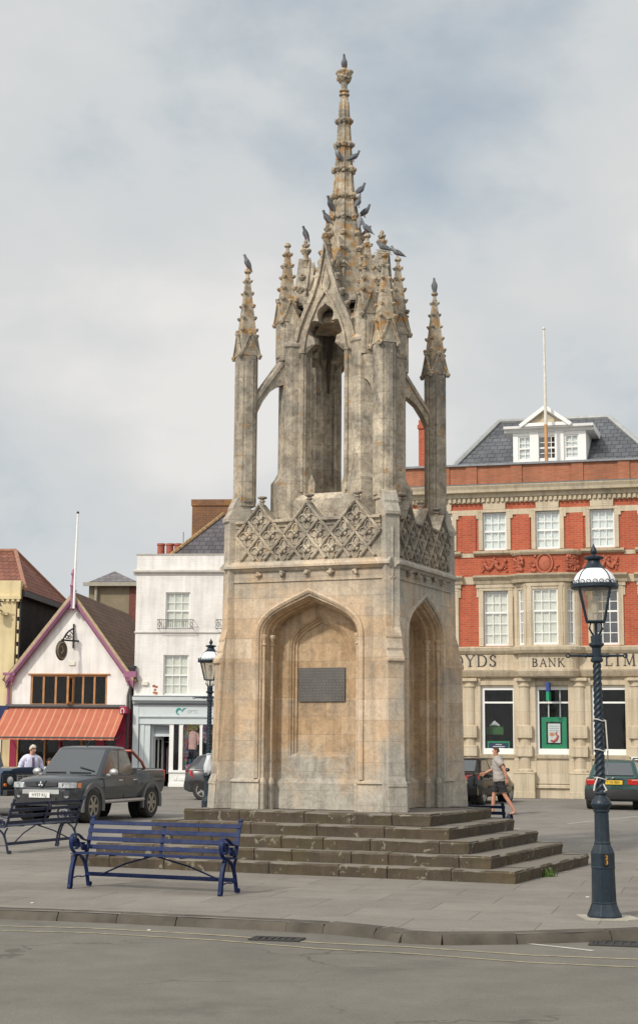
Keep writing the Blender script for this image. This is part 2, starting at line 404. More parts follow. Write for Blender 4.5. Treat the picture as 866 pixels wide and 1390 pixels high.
struct(obj('kerb', mb, kst, smooth=35))
# painted lines on the road
def line_on(mb, pts, w, z):
    for a, b in zip(pts[:-1], pts[1:]):
        t = (b - a).normalized(); n = Vector((-t.y, t.x, 0)) * w / 2
        mb.face([Vector((*(a - n).xy, z)), Vector((*(b - n).xy, z)), Vector((*(b + n).xy, z)), Vector((*(a + n).xy, z))])
mb = MB(); zr = -KH + .004
line_on(mb, [G(-60, 1256, -KH), G(120, 1260, -KH), G(300, 1270, -KH), G(430, 1280, -KH), G(560, 1286, -KH), G(720, 1297, -KH), G(900, 1304, -KH)], .06, zr)
line_on(mb, [G(-60, 1262, -KH), G(120, 1266.5, -KH), G(300, 1277, -KH), G(430, 1288, -KH), G(560, 1295, -KH), G(720, 1307, -KH), G(900, 1315, -KH)], .05, zr)
struct(obj('yellow_road_marking', mb, paint_y))
mb = MB()
line_on(mb, [G(705, 1280, -KH), G(760, 1286, -KH), G(805, 1291, -KH)], .07, zr)
struct(obj('white_road_marking', mb, paint_w))
mb = MB(); line_on(mb, [G(640, 1132), G(705, 1125)], .06, .003); line_on(mb, [G(30, 1123), G(112, 1118)], .09, .003); line_on(mb, [G(770, 1118), G(866, 1108)], .07, .003)
line_on(mb, [G(725, 1190, .004), G(770, 1183, .004), ], .04, .008); line_on(mb, [G(620, 1129), G(665, 1129)], .06, .003)
struct(obj('faded_parking_marking', mb, paint_w))
iron = M('cast_iron', (.03, .028, .026), .7, .3, 20)
def drain(px, py, wx, wy, lab):
    c = G(px, py, -KH); r = thing('drain_grate', lab, 'drain', (c.x, c.y, -KH + .003), radians(-14))
    mb = MB(); mb.box(-wx, wx, -wy, -wy + .04, 0, .012); mb.box(-wx, wx, wy - .04, wy, 0, .012); mb.box(-wx, -wx + .04, -wy + .04, wy - .04, 0, .012); mb.box(wx - .04, wx, -wy + .04, wy - .04, 0, .012)
    obj('frame', mb, iron, r)
    mb = MB(); n = 7
    for k in range(n):
        x = -wx + .06 + (2 * wx - .12) * k / (n - 1); mb.box(x - .016, x + .016, -wy + .04, wy - .04, 0, .009)
    mb.box(-wx + .04, wx - .04, -wy + .04, wy - .04, -.001, .001)
    obj('grate', mb, iron, r)
drain(376, 1275.5, .26, .14, 'dark iron drain grate in the gutter below the middle of the kerb')
drain(842, 1282, .3, .2, 'dark iron drain grate in the gutter by the foot of the near lamp post')
# ================================================================== the market cross
CX, CY, TH = .38, 25.95, .405
cross = thing('market_cross', 'tall weathered stone market cross with open lantern, pinnacles and crocketed spire on steps', 'monument', (CX, CY, 0), -TH)
CC = Vector((CX, CY, 0)); CU = Vector((cos(TH), -sin(TH), 0)); CV = Vector((sin(TH), cos(TH), 0))
def c2l(p): q = Vector(p) - CC; return Vector((q.dot(CU), q.dot(CV), q.z))
def l2c(u, v, z): return CC + CU * u + CV * v + Vector((0, 0, z))
W1, W2, GR = (.66, .535, .40), (.56, .41, .27), (.42, .385, .325)
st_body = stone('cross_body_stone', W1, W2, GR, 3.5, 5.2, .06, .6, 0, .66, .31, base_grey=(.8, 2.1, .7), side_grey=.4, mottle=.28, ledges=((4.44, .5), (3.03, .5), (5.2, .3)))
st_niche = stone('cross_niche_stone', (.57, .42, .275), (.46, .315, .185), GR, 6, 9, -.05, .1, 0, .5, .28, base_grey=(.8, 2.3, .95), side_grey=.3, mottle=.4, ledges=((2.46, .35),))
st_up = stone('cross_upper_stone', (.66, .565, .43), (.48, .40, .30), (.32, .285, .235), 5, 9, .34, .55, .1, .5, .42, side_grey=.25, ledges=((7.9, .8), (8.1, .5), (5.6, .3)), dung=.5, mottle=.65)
st_sp = stone('cross_spire_stone', (.64, .54, .40), (.46, .38, .275), (.31, .28, .23), 8, 12, .35, .5, 1.0, .3, .28, dung=.35, mottle=.7)
st_step = stone('cross_step_stone', (.115, .089, .062), (.068, .052, .036), (.078, .064, .047), -1, 3, .35, .5, 0, 9, 9)
def _steplichen():
    t = st_step.node_tree; p = t.nodes['Principled BSDF']; src = p.inputs['Base Color'].links[0].from_socket
    co = ocoord(t); l = ramp(t, noise(t, co, 6.5, 5, .65, .5), [(.61, 0.0), (.64, 1.0)])
    c = mixc(t, math_(t, 'MULTIPLY', l, .5), src, (.36, .34, .27)); t.links.new(c, p.inputs['Base Color'])
    m2 = ramp(t, noise(t, co, 1.6, 4), [(.5, 0.0), (.62, 1.0)]); c = mixc(t, math_(t, 'MULTIPLY', m2, .35), c, (.11, .085, .035))
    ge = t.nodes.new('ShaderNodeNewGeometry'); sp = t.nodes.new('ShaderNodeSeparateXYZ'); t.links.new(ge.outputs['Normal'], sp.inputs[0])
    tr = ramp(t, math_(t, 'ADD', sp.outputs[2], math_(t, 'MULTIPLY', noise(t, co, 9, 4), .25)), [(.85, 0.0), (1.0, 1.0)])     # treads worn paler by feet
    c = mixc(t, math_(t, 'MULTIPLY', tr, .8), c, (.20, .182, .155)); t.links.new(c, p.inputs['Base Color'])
_steplichen()
# ---- steps, each a ring of worn blocks round a core
RS = .168
UL = [-1.86, -2.28, -2.64, -2.96, -3.26]; UR = [2.09, 2.45, 2.82, 3.2, 3.6]; VF = [-1.74, -1.98, -2.22, -2.44, -2.66]
VB = [1.75, 1.85, 1.95, 2.05, 2.15]; CHV = [1.12, 1.16, 1.2, 1.24, 1.28]
def block(mb, p0, p1, n, dep, z0, z1):
    """one block with its nose on p0-p1, n = inward"""
    t = (p1 - p0).normalized(); K = max(2, int((p1 - p0).length / .12)); secs = []
    for k in range(K + 1):
        p = p0.lerp(p1, k / K); e = [RND.uniform(-.007, .007) for _ in range(4)]
        dz = -.006 * sin(pi * k / K)
        secs.append([p + n * .012 + Vector((0, 0, z0)), p + n * (.004 + e[0]) + Vector((0, 0, z0 + (z1 - z0) * .5)), p + n * (-.006 + e[1]) + Vector((0, 0, z1 - .03 + e[2])), p + n * (.022 + e[3]) + Vector((0, 0, z1 + dz)), p + n * dep + Vector((0, 0, z1 + .002)), p + n * dep + Vector((0, 0, z0))])
    mb.loft(secs)
for i in range(5):
    z1 = RS * (5 - i); z0 = z1 - RS
    out = [(UL[i], VF[i]), (UR[i], VF[i]), (UR[i] + .02, CHV[i]), (UR[i] - (VB[i] - CHV[i]) * 1.6, VB[i]), (UL[i] + (VB[i] - CHV[i]) * 1.6, VB[i]), (UL[i], CHV[i])]
    mb = MB(); ins = [(u - .06 * (1 if u > 0 else -1), v - .06 * (1 if v > 0 else -1)) for u, v in out]
    mb.prism(ins, z0 - .01, z1 - .006, 'z')
    n = len(out)
    for k in range(n):
        a, b = Vector((*out[k], 0)), Vector((*out[(k + 1) % n], 0)); L = (b - a).length; t = (b - a) / L; nn = Vector((-t.y, t.x, 0))
        pos = 0.0
        while pos < L - .02:
            l = RND.uniform(.55, 1.15)
            if L - pos - l < .4: l = L - pos
            dz = RND.uniform(-.006, .004)
            block(mb, a + t * (pos + .006), a + t * (pos + l - .006) , nn, .42, z0 + dz, z1 + dz); pos += l
    obj('step', mb, st_step, cross, smooth=38)
# ---- lower stage
ZB, ZS, BW = .84, 4.5, 1.40
def arch(hw, z0, zs, za, c=0.0, n=9, kx=.30):
    """depressed four-centred arch outline from the left foot over the apex to the right foot"""
    pts = [(c - hw, z0), (c - hw, zs)]
    r = kx * hw; h = za - zs
    # quick curve out of the springing, then nearly straight to the apex
    p0 = Vector((-hw, 0)); p1 = Vector((-hw, h * .52)); p2 = Vector((-hw * .62, h * .66)); p3 = Vector((0, h))
    L = []
    for k in range(1, n + 1):
        s = k / n
        q = p0 * (1-s)**3 + p1 * 3*s*(1-s)**2 + p2 * 3*s*s*(1-s) + p3 * s**3
        L.append(q)
    pts += [(c + q.x, zs + q.y) for q in L] + [(c - q.x, zs + q.y) for q in reversed(L[:-1])] + [(c + hw, zs), (c + hw, z0)]
    return pts
def face_with_arch(mb, P, x0, x1, z0, z1, y, T):
    """upright wall face with an arched hole P; T maps (u, y, z) to the cross"""
    n = len(P); Q = []
    for k, (x, z) in enumerate(P):
        if k == 0: Q.append((x0, z0))
        elif k == 1: Q.append((x0, z))
        elif k == n - 2: Q.append((x1, z))
        elif k == n - 1: Q.append((x1, z0))
        else: Q.append((x0 + (x1 - x0) * (k - 2) / (n - 5), z1))
    # extra corner points
    P2 = P[:2] + [P[1]] + P[2:n-2] + [P[n-2]] + P[n-2:]; Q2 = Q[:2] + [(x0, z1)] + Q[2:n-2] + [(x1, z1)] + Q[n-2:]
    mb.grid([[T(x, y, z) for x, z in P2], [T(x, y, z) for x, z in Q2]])
AC = .04
body = MB(); nich = MB(); 
hoodm = []
for q in range(4):
    R = Matrix.Rotation(pi / 2 * q, 4, 'Z'); T = lambda x, y, z, R=R: R @ Vector((x, y, z))
    c = AC if q == 0 else 0.0
    # outer wall
    ZP = 1.27
    P = arch(.80, ZB, 3.44, 4.05, c)
    face_with_arch(body, P, -BW, BW, ZB, 5.05, -BW, T)
    # stepped reveal
    rings = [(.80, 4.05, 0.0), (.775, 4.03, .04), (.765, 4.02, .05), (.765, 4.02, .09), (.74, 3.995, .12), (.735, 3.99, .19), (.70, 3.965, .22), (.695, 3.96, .42)]
    nich.grid([[T(x, -BW + d, z) for x, z in arch(hw, ZB, 3.44, za, c)] for hw, za, d in rings])
    # back of the niche with the inner panel frame
    bk = -BW + .42
    P2 = arch(.51, 1.62, 3.28, 3.79, c - .01)
    face_with_arch(nich, P2, c - .72, c + .72, 1.27, 4.05, bk, T)
    nich.face([T(c - .72, bk, ZB), T(c + .72, bk, ZB), T(c + .72, bk, 1.27), T(c - .72, bk, 1.27)])
    nich.face([T(c - .72, bk, 1.27), T(c + .72, bk, 1.27), T(P2[-1][0], bk, 1.62), T(P2[0][0], bk, 1.62)])
    rr = [(.51, 3.79, 1.62, 0), (.487, 3.765, 1.635, .022), (.477, 3.755, 1.64, .022), (.472, 3.75, 1.645, .055), (.448, 3.725, 1.66, .055), (.438, 3.715, 1.665, .09), (.408, 3.68, 1.685, .10), (.398, 3.665, 1.70, .13)]
    nich.grid([[T(x, bk + d, z) for x, z in arch(hw, zb, 3.28, za, c - .01)] for hw, za, zb, d in rr])
    hw, za, zb, d = rr[-1]
    nich.face([T(x, bk + d, z) for x, z in arch(hw, zb, 3.28, za, c - .01)])
    # sloping sill of the inner panel
    nich.face([T(c - .52, bk - .0, 1.62), T(c + .50, bk, 1.62), T(c + .388, bk + .13, 1.70), T(c - .408, bk + .13, 1.70)])
    # plinth inside the niche, and its top slope
    mb = nich; mb.loft([[T(c - .70, -BW + .34, ZB), T(c - .70, -BW + .34, 1.23), T(c - .70, bk - .002, 1.30), T(c - .70, bk - .002, ZB)], [T(c + .70, -BW + .34, ZB), T(c + .70, -BW + .34, 1.23), T(c + .70, bk - .002, 1.30), T(c + .70, bk - .002, ZB)]])
    # hood moulding proud of the wall, running down the jambs to the plinth
    path = arch(.86, 1.30, 3.44, 4.13, c, 12)
    hm = MB(); hm.sweep([T(x, -BW - .0, z) for x, z in path], [(-.035, -.03), (-.012, .05), (.02, .055), (.04, .02), (.04, -.03)] if False else [(-.04, -.02), (-.03, .035), (.0, .05), (.035, .03), (.04, -.02)], up=T(0, -1, 0))
    hoodm.append(hm)
    # jamb shafts with small capitals
    for sx in (-1, 1):
        for off, dd in ((.775, .055), (.715, .215)):
            x = c + sx * off
            sh = [(.026, 1.30), (.026, 3.30)]
            body.lathe(sh, 8, T(x, -BW + dd, 0))
            body.lathe([(.028, 3.30), (.045, 3.31), (.045, 3.33), (.03, 3.335), (.034, 3.40), (.055, 3.43), (.058, 3.46), (.05, 3.47)], 8, T(x, -BW + dd, 0))
            body.lathe([(.05, ZB), (.05, 1.20), (.06, 1.22), (.05, 1.27), (.03, 1.31)], 8, T(x, -BW + dd, 0))
    # projecting plinth each side of the niche
    for x0, x1 in ((-BW - .0, c - .80), (c + .80, BW + .0)):
        body.loft([[T(x, -BW + .001, ZB), T(x, -BW - .03, ZB), T(x, -BW - .026, 1.235), T(x, -BW - .055, 1.245), T(x, -BW - .05, 1.27), T(x, -BW + .001, 1.30)] for x in (x0, x1)])
    # string course below the carved parapet
    xs = (-BW + .02, BW - .02)
    body.loft([[T(x, -BW + .001, 4.43), T(x, -BW - .03, 4.44), T(x, -BW - .05, 4.475), T(x, -BW - .095, 4.49), T(x, -BW - .095, 4.525), T(x, -BW - .03, 4.59), T(x, -BW + .001, 4.60)] for x in xs])
    body.loft([[T(x, -BW + .001, 4.27), T(x, -BW - .022, 4.275), T(x, -BW - .022, 4.29), T(x, -BW + .001, 4.30)] for x in xs])
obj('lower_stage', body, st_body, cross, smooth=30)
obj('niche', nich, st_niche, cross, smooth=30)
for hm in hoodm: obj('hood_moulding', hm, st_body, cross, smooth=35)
# leaf bosses below the string course
def leafblob(mb, c, r, M=None, n=7):
    for k in range(n):
        d = Vector((RND.uniform(-1, 1), RND.uniform(-1, 1), RND.uniform(-1, 1))) * r * .55
        mb.ball(Vector(c) + d, r * RND.uniform(.42, .62), 6, 4, jit=.12)
for q in range(2):
    R = Matrix.Rotation(pi / 2 * q, 4, 'Z')
    for u in (-.8, -.4, .0, .4, .8):
        mb = MB(); leafblob(mb, R @ Vector((u, -BW - .03, 4.40)), .058); obj('leaf_boss', mb, st_body, cross, smooth=60)
# ---- diagonal corner buttresses
def buttress(k):
    R = Matrix.Rotation(-pi / 4 + k * pi / 2, 4, 'Z')   # local x = outward along the diagonal
    mb = MB(); hw = .135
    prof = [(1.7, ZB), (2.155, ZB), (2.135, 1.20), (2.15, 1.215), (2.14, 1.25), (2.10, 1.36), (2.075, 3.02), (2.11, 3.035), (2.11, 3.075), (2.04, 3.19), (2.05, 3.23), (2.01, 3.37), (2.02, 3.40), (1.97, 3.55), (1.955, 5.22), (1.99, 5.24), (1.99, 5.29), (1.91, 5.42), (1.915, 5.46), (1.84, 5.62), (1.78, 5.66), (1.6, 5.68), (1.6, ZB)]
    # the lower part a little wider
    lo = [p for p in prof]
    secs = []
    for s in (-1, 1):
        secs.append([R @ Vector((x, s * (hw + (.02 if z < 1.3 else 0) - (.012 if z > 3.5 else 0)), z)) for x, z in lo])
    # skin with a chamfered front: two extra sections
    mb.loft([secs[0], secs[1]])
    return mb
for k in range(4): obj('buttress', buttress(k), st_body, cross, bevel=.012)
# ---- carved parapet with three gablets a side
def carved(q):
    R = Matrix.Rotation(pi / 2 * q, 4, 'Z'); y0 = -BW - .005
    T = lambda x, d, z: R @ Vector((x, y0 + d, z))
    mb = MB(); x0, x1 = -1.20, 1.20; zb, zv = 4.60, 5.20; pk = (-.80, 0.0, .80); GW = .235; zp = 5.48
    out = [(x0, zb), (x1, zb), (x1, zv)]
    for p in reversed(pk): out += [(p + GW, zv), (p, zp), (p - GW, zv)]
    out += [(x0, zv)]
    mb.loft([[T(x, 0, z) for x, z in out], [T(x, .16, z) for x, z in out]])
    # rims of the gablets and valleys
    rim = [(x0, zv)]
    for p in pk: rim += [(p - GW, zv), (p, zp), (p + GW, zv)]
    rim += [(x1, zv)]
    mb.bar([T(x, .07, z + .012) for x, z in rim], .25, .035, up=R @ Vector((0, 0, 1)))
    for a, b in ((-1.2, -1.06), (-.55, -.25), (.25, .55), (1.06, 1.2)):
        mb.loft([[T(x, .02, zv - .03), T(x, -.045, zv - .01), T(x, -.05, zv + .02), T(x, .02, zv + .05)] for x in (a, b)])
        mb.loft([[T(x, .02, zv - .09), T(x, -.02, zv - .08), T(x, -.025, zv - .06), T(x, .02, zv - .04)] for x in (a, b)])
    # diamond lattice
    def inside(x, z):
        if z < zb - .01 or abs(x) > 1.205: return False
        if z <= zv: return True
        return any(z <= zp - (zp - zv) * abs(x - p) / GW + .005 for p in pk)
    s = (zp - zv) / GW; pitch = .40
    def clip(f):
        pts = []; n = 60
        for k in range(n + 1):
            x = -1.2 + 2.4 * k / n; z = f(x)
            if inside(x, z): pts.append((x, z))
            else:
                if len(pts) > 1: yield pts
                pts = []
        if len(pts) > 1: yield pts
    for k in range(-6, 7):
        for sg in (1, -1):
            for pts in clip(lambda x, k=k, sg=sg: zp + sg * s * (x - pitch * k) ):
                a, b = pts[0], pts[-1]
                if abs(a[0] - b[0]) < .05: continue
                mb.bar([T(a[0], -.012, a[1]), T(b[0], -.012, b[1])], .042, .055, up=R @ Vector((0, -1, 0)))
                mb.bar([T(a[0], -.03, a[1]), T(b[0], -.03, b[1])], .018, .03, up=R @ Vector((0, -1, 0)))
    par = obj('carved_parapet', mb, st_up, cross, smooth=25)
    # rosettes with leaf lobes and cusps, one in each diamond
    if q > 1: return
    dh = pitch / 2 * s
    for row in range(0, 6):
        for k in range(-6, 7):
            x = k * pitch / 2; z = zp - dh * (row + 1)
            if (k + row) % 2 == 1 or abs(x) > 1.1 or z < zb + .06 or not inside(x - .06, z + .1) or not inside(x + .06, z + .1): continue
            rb = MB(); rb.ball(T(x, -.03, z), .035, 6, 4, jit=.1)
            for d in range(4):
                a = pi / 4 + d * pi / 2
                rb.ball(T(x + .045 * cos(a), -.018, z + .045 * sin(a)), .034, 6, 4, jit=.12)
            # cusped foil round the rosette: a raised rim of four lobes
            rim = []
            for d in range(32):
                a = 2 * pi * d / 32; rr = .115 + .035 * cos(4 * a)
                rim.append(T(x + rr * cos(a) * .95, -.004, z + rr * sin(a) * s * .92))
            rb.bar(rim, .018, .035, up=R @ Vector((0, -1, 0)), closed=True)
            obj('rosette', rb, st_up, par, smooth=60)
    for p in pk:
        fb = MB(); fb.lathe([(.035, 0), (.03, .05), (.05, .06), (.05, .075), (.03, .085), (.035, .10), (.075, .115), (.08, .135), (.06, .14)], 8, T(p, .07, zp + .0))
        obj('gablet_finial', fb, st_up, par, smooth=40)
for q in range(4): carved(q)
# roof of the lower stage
mb = MB(); mb.prism([(-1.3, -1.3), (1.3, -1.3), (1.3, 1.3), (-1.3, 1.3)], 4.55, 5.06, 'z')
a = [Vector((s * 1.28, t * 1.28, 5.06)) for s, t in ((-1, -1), (1, -1), (1, 1), (-1, 1))]; b = [Vector((s * .9, t * .9, 5.10)) for s, t in ((-1, -1), (1, -1), (1, 1), (-1, 1))]
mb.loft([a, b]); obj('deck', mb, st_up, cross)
# ---- pinnacles
def crocket(mb, p, out, s):
    """a leaf bud hugging the arris and curling outward"""
    out = Vector(out).normalized(); side = out.cross(Vector((0, 0, 1)))
    if side.length < .1: side = Vector((1, 0, 0))
    side.normalize(); p = Vector(p)
    B = lambda c, r: mb.ball(c, tuple(r * RND.uniform(.85, 1.15) for _ in range(3)), 6, 4, jit=.18)
    B(p + out * s * .10, s * .78)
    for k in (-1, 1): B(p + out * s * .32 + side * k * s * .42 + Vector((0, 0, s * .15)), s * .46)
    B(p + out * s * .58 + Vector((0, 0, s * .28)), s * .48)
def pinnacle(x, y, w, z0, zg, zt, a0=pi / 4, rows=4, cs=.05, base=None, gab=1.0, fin=True):
    """square shaft turned on the diagonal, gablets, crocketed spirelet, bud"""
    R = Matrix.Translation((x, y, 0)) @ Matrix.Rotation(a0, 4, 'Z'); h = w / 2
    mb = MB()
    if z0 < zg - .1:
        sh = lambda k: [R @ Vector((a * k, b * k, z)) for a, b, z in ()]
        def ring(k, z):
            c = .3 * k
            return [R @ Vector(p) for p in ((-k, -k + c, z), (-k + c, -k, z), (k - c, -k, z), (k, -k + c, z), (k, k - c, z), (k - c, k, z), (-k + c, k, z), (-k, k - c, z))]
        mb.loft([ring(h, z0), ring(h, zg - .02), ring(h * 1.0, zg)])
        for s in ((1, 0), (-1, 0), (0, 1), (0, -1)):      # raised panel on each side
            n = Vector((*s, 0)); t = Vector((-s[1], s[0], 0))
            mb.loft([[R @ (n * (h + .0) + t * k * h * .46 + Vector((0, 0, z))) for k, e in ((-1, 0), (1, 0))] + [R @ (n * (h + .022) + t * k * h * .40 + Vector((0, 0, z))) for k in (1, -1)] for z in (z0 + .06, zg - .03)])
    root = obj('pinnacle', mb, st_up, cross, smooth=30) if z0 < zg - .1 else None
    sp = MB()
    gh = w * 1.15 * gab
    for s in ((1, 0), (-1, 0), (0, 1), (0, -1)):
        n = Vector((*s, 0)); t = Vector((-s[1], s[0], 0))
        tri = [(-h * 1.08, 0), (h * 1.08, 0), (h * .55, gh * .42), (0, gh), (-h * .55, gh * .42)]
        sp.loft([[R @ (n * (h * k) + t * a + Vector((0, 0, zg + b))) for a, b in tri] for k in (.5, 1.06)])
        sp.bar([R @ (n * h * 1.08 + t * a + Vector((0, 0, zg + b))) for a, b in ((-h * 1.1, .0), (-h * .6, gh * .40), (0, gh * 1.05), (h * .6, gh * .40), (h * 1.1, .0))], .03, .035, up=R.to_3x3() @ n)
        for a in (-1, 1): crocket(sp, R @ (n * h * 1.02 + t * a * h * 1.05 + Vector((0, 0, zg - .02))), R.to_3x3() @ (n + t * a), w * .17)
        crocket(sp, R @ (n * h * 1.02 + Vector((0, 0, zg + gh))), R.to_3x3() @ n, w * .17)
    ht = zt - zg; rt = .03
    sp.loft([[R @ (Vector((a, b, 0)) * k + Vector((0, 0, z))) for a, b in ((-1, -1), (1, -1), (1, 1), (-1, 1))] for k, z in ((h * .93, zg - .01), (h * .80, zg + ht * .25), (rt, zt - .1))])
    for r in range(rows):
        f = .30 + .62 * r / max(1, rows - 1) * .95; z = zg + ht * f; k = h * .80 + (rt - h * .80) * (f - .25) / .72
        for a, b in ((-1, -1), (1, -1), (1, 1), (-1, 1)): crocket(sp, R @ Vector((a * k, b * k, z)), R.to_3x3() @ Vector((a, b, 0)), cs * (1 - .35 * f))
    if fin: sp.lathe([(.03, -.14), (.045, -.1), (.03, -.08), (.028, -.03), (.06, 0), (.06, .02), (.035, .05), (.02, .06)], 8, (x, y, zt))
    obj('spirelet', sp, st_sp, root or cross, smooth=40)
    return root
PR = 1.67 / sqrt(2)
for sx, sy in ((-1, -1), (1, -1), (1, 1), (-1, 1)):
    pinnacle(sx * PR, sy * PR, .30, 5.5, 7.93, 9.33, rows=5, cs=.05)
# flying buttresses from the outer shafts to the lantern
for k in range(4):
    R = Matrix.Rotation(-pi / 4 + k * pi / 2, 4, 'Z'); mb = MB()
    lowc = [(1.56, 6.66), (1.545, 6.85), (1.50, 7.03), (1.42, 7.20), (1.30, 7.37), (1.17, 7.47), (1.0, 7.54)]
    poly = [(1.56, 7.42), (1.0, 7.96)] 
    up = [(1.56 - .56 * j / 6, 7.18 + .80 * j / 6) for j in range(7)]
    mb.loft([[R @ Vector((x, s * .085, z)) for x, z in lowc + list(reversed(up))] for s in (-1, 1)])
    mb.sweep([R @ Vector((x, 0, z + .02)) for x, z in up], [(-.11, -.03), (.11, -.03), (.11, .02), (.05, .05), (-.05, .05), (-.11, .02)])
    obj('flying_buttress', mb, st_up, cross, smooth=30)
# ---- lantern
LW, LT = .76, .24
lan = MB(); gab = MB()
zs0 = 5.72
trefoil = []
def arc(cx, cz, r, a0, a1, n):
    return [(cx + r * cos(radians(a0 + (a1 - a0) * k / n)), cz + r * sin(radians(a0 + (a1 - a0) * k / n))) for k in range(n + 1)]
half = [(-.335, zs0), (-.335, 8.02)] + arc(-.205, 8.02, .13, 165, 75, 4) + arc(-.185, 8.40, .135, 262, 62, 8) + arc(0, 8.63, .145, 213, 128, 5) + [(-.05, 8.765)]
outl = half + [(0, 8.81)] + [(-x, z) for x, z in reversed(half)]
for q in range(4):
    R = Matrix.Rotation(pi / 2 * q, 4, 'Z'); T = lambda x, d, z, R=R: R @ Vector((x, -LW + d, z))
    def outer(x, z, k, n):
        # outline of the wall: pier width up to 8.08, then the steep gable
        if z < 8.0: return (-.62 if x < 0 else .62, z)
        a = Vector((0, 8.3)); d = Vector((x, z)) - a
        if d.length < 1e-6: d = Vector((0, 1))
        best = None
        segs = [((-.60, 7.6), (-.52, 8.1)), ((-.52, 8.1), (-.44, 8.40)), ((-.44, 8.40), (-.33, 8.68)), ((-.33, 8.68), (-.21, 8.95)), ((-.21, 8.95), (-.10, 9.30)), ((-.10, 9.30), (0, 9.76)), ((0, 9.76), (.10, 9.30)), ((.10, 9.30), (.21, 8.95)), ((.21, 8.95), (.33, 8.68)), ((.33, 8.68), (.44, 8.40)), ((.44, 8.40), (.52, 8.1)), ((.52, 8.1), (.60, 7.6))]
        for s0, s1 in segs:
            s0, s1 = Vector(s0), Vector(s1); e = s1 - s0; den = d.x * e.y - d.y * e.x
            if abs(den) < 1e-9: continue
            w = s0 - a; tt = (w.x * e.y - w.y * e.x) / den; ss = (w.x * d.y - w.y * d.x) / den
            if tt > 0 and -1e-6 <= ss <= 1 + 1e-6 and (best is None or tt < best[0]): best = (tt, a + d * tt)
        return tuple(best[1]) if best else (x, z)
    n = len(outl); Q = [outer(x, z, k, n) for k, (x, z) in enumerate(outl)]
    for dd in (0.0, LT):
        gab.grid([[T(x, dd, z) for x, z in outl], [T(x, dd, z) for x, z in Q]])
    # moulded reveal
    sh = lambda f: [(x * f, (8.35 + (z - 8.35) * f) if z > 8.0 else z) for x, z in outl]
    gab.grid([[T(x, d, z) for x, z in sh(f)] for f, d in ((1.0, 0.0), (.97, .02), (.96, .06), (.93, .08), (.92, LT - .06), (1.0, LT))])
    gab.grid([[T(x, 0, z) for x, z in Q], [T(x, LT, z) for x, z in Q]])
    # gable coping and finial
    cop = [(-.54, 8.06), (-.455, 8.40), (-.345, 8.68), (-.22, 8.95), (-.11, 9.30), (0, 9.82), (.11, 9.30), (.22, 8.95), (.345, 8.68), (.455, 8.40), (.54, 8.06)]
    gab.bar([T(x, .06, z) for x, z in cop], .06, .22, up=R @ Vector((0, 1, 0)))
    hd = [(-.34, 8.06)] + [(x * 1.16, 8.40 + (z - 8.40) * 1.16) for x, z in outl[4:-4]] + [(.34, 8.06)]
    gab.bar([T(x, -.012, z) for x, z in [(-.37, 8.03), (-.33, 8.3), (-.25, 8.55), (-.13, 8.82), (0, 9.0), (.13, 8.82), (.25, 8.55), (.33, 8.3), (.37, 8.03)]], .035, .05, up=R @ Vector((0, -1, 0)))
    for s in (-1, 1):
        for (x, z) in ((.51, 8.25), (.43, 8.50), (.33, 8.76), (.235, 8.98), (.15, 9.24), (.085, 9.48)):
            crocket(gab, T(s * x, .06, z), R @ Vector((s, 0, .35)), .085)
    # blind loop above the head
    gab.bar([T(x, -.008, z) for x, z in ((-.05, 9.05), (-.075, 9.14), (0, 9.46), (.075, 9.14), (.05, 9.05))], .02, .03, up=R @ Vector((0, -1, 0)))
    fb = MB(); fb.lathe([(.06, -.12), (.065, -.02), (.08, 0), (.05, .02), (.045, .10), (.075, .13), (.05, .17)], 8, T(0, .08, 9.80))
    for k in range(8): crocket(fb, T(.035 * cos(k * pi / 4), .08 + .035 * sin(k * pi / 4), 9.96), R @ Vector((cos(k * pi / 4), sin(k * pi / 4), 0)), .06)
    for k in range(4): crocket(fb, T(.02 * cos(k * pi / 2), .08 + .02 * sin(k * pi / 2), 10.06), R @ Vector((cos(k * pi / 2), sin(k * pi / 2), 0)), .05)
    fb.ball(T(0, .08, 10.13), .04, 6, 4, jit=.15)
    obj('gable_finial', fb, st_sp, cross, smooth=50)
obj('lantern_gable', gab, st_up, cross, smooth=28)
# corner piers of the lantern
for sx, sy in ((-1, -1), (1, -1), (1, 1), (-1, 1)):
    px_, py_ = sx * .60, sy * .60; R = Matrix.Translation((px_, py_, 0)) @ Matrix.Rotation(atan2(sy, sx) , 4, 'Z')
    h = .215
    def ring(k, z, ext=0.0):
        c = k * .42
        return [R @ Vector(p) for p in ((-k, -k, z), (k - c, -k, z), (k - c * .45, -k + c * .35, z), (k + ext, -k + c * .8, z), (k + ext, k - c * .8, z), (k - c * .45, k - c * .35, z), (k - c, k, z), (-k, k, z))]
    lan.loft([ring(h * 1.22, 5.1, .06), ring(h * 1.22, 5.92, .06), ring(h * 1.12, 6.0, .02), ring(h, 6.1), ring(h, 8.10), ring(h * 1.1, 8.13), ring(h * 1.1, 8.17), ring(h * .85, 8.24), ring(h * .8, 8.62)])
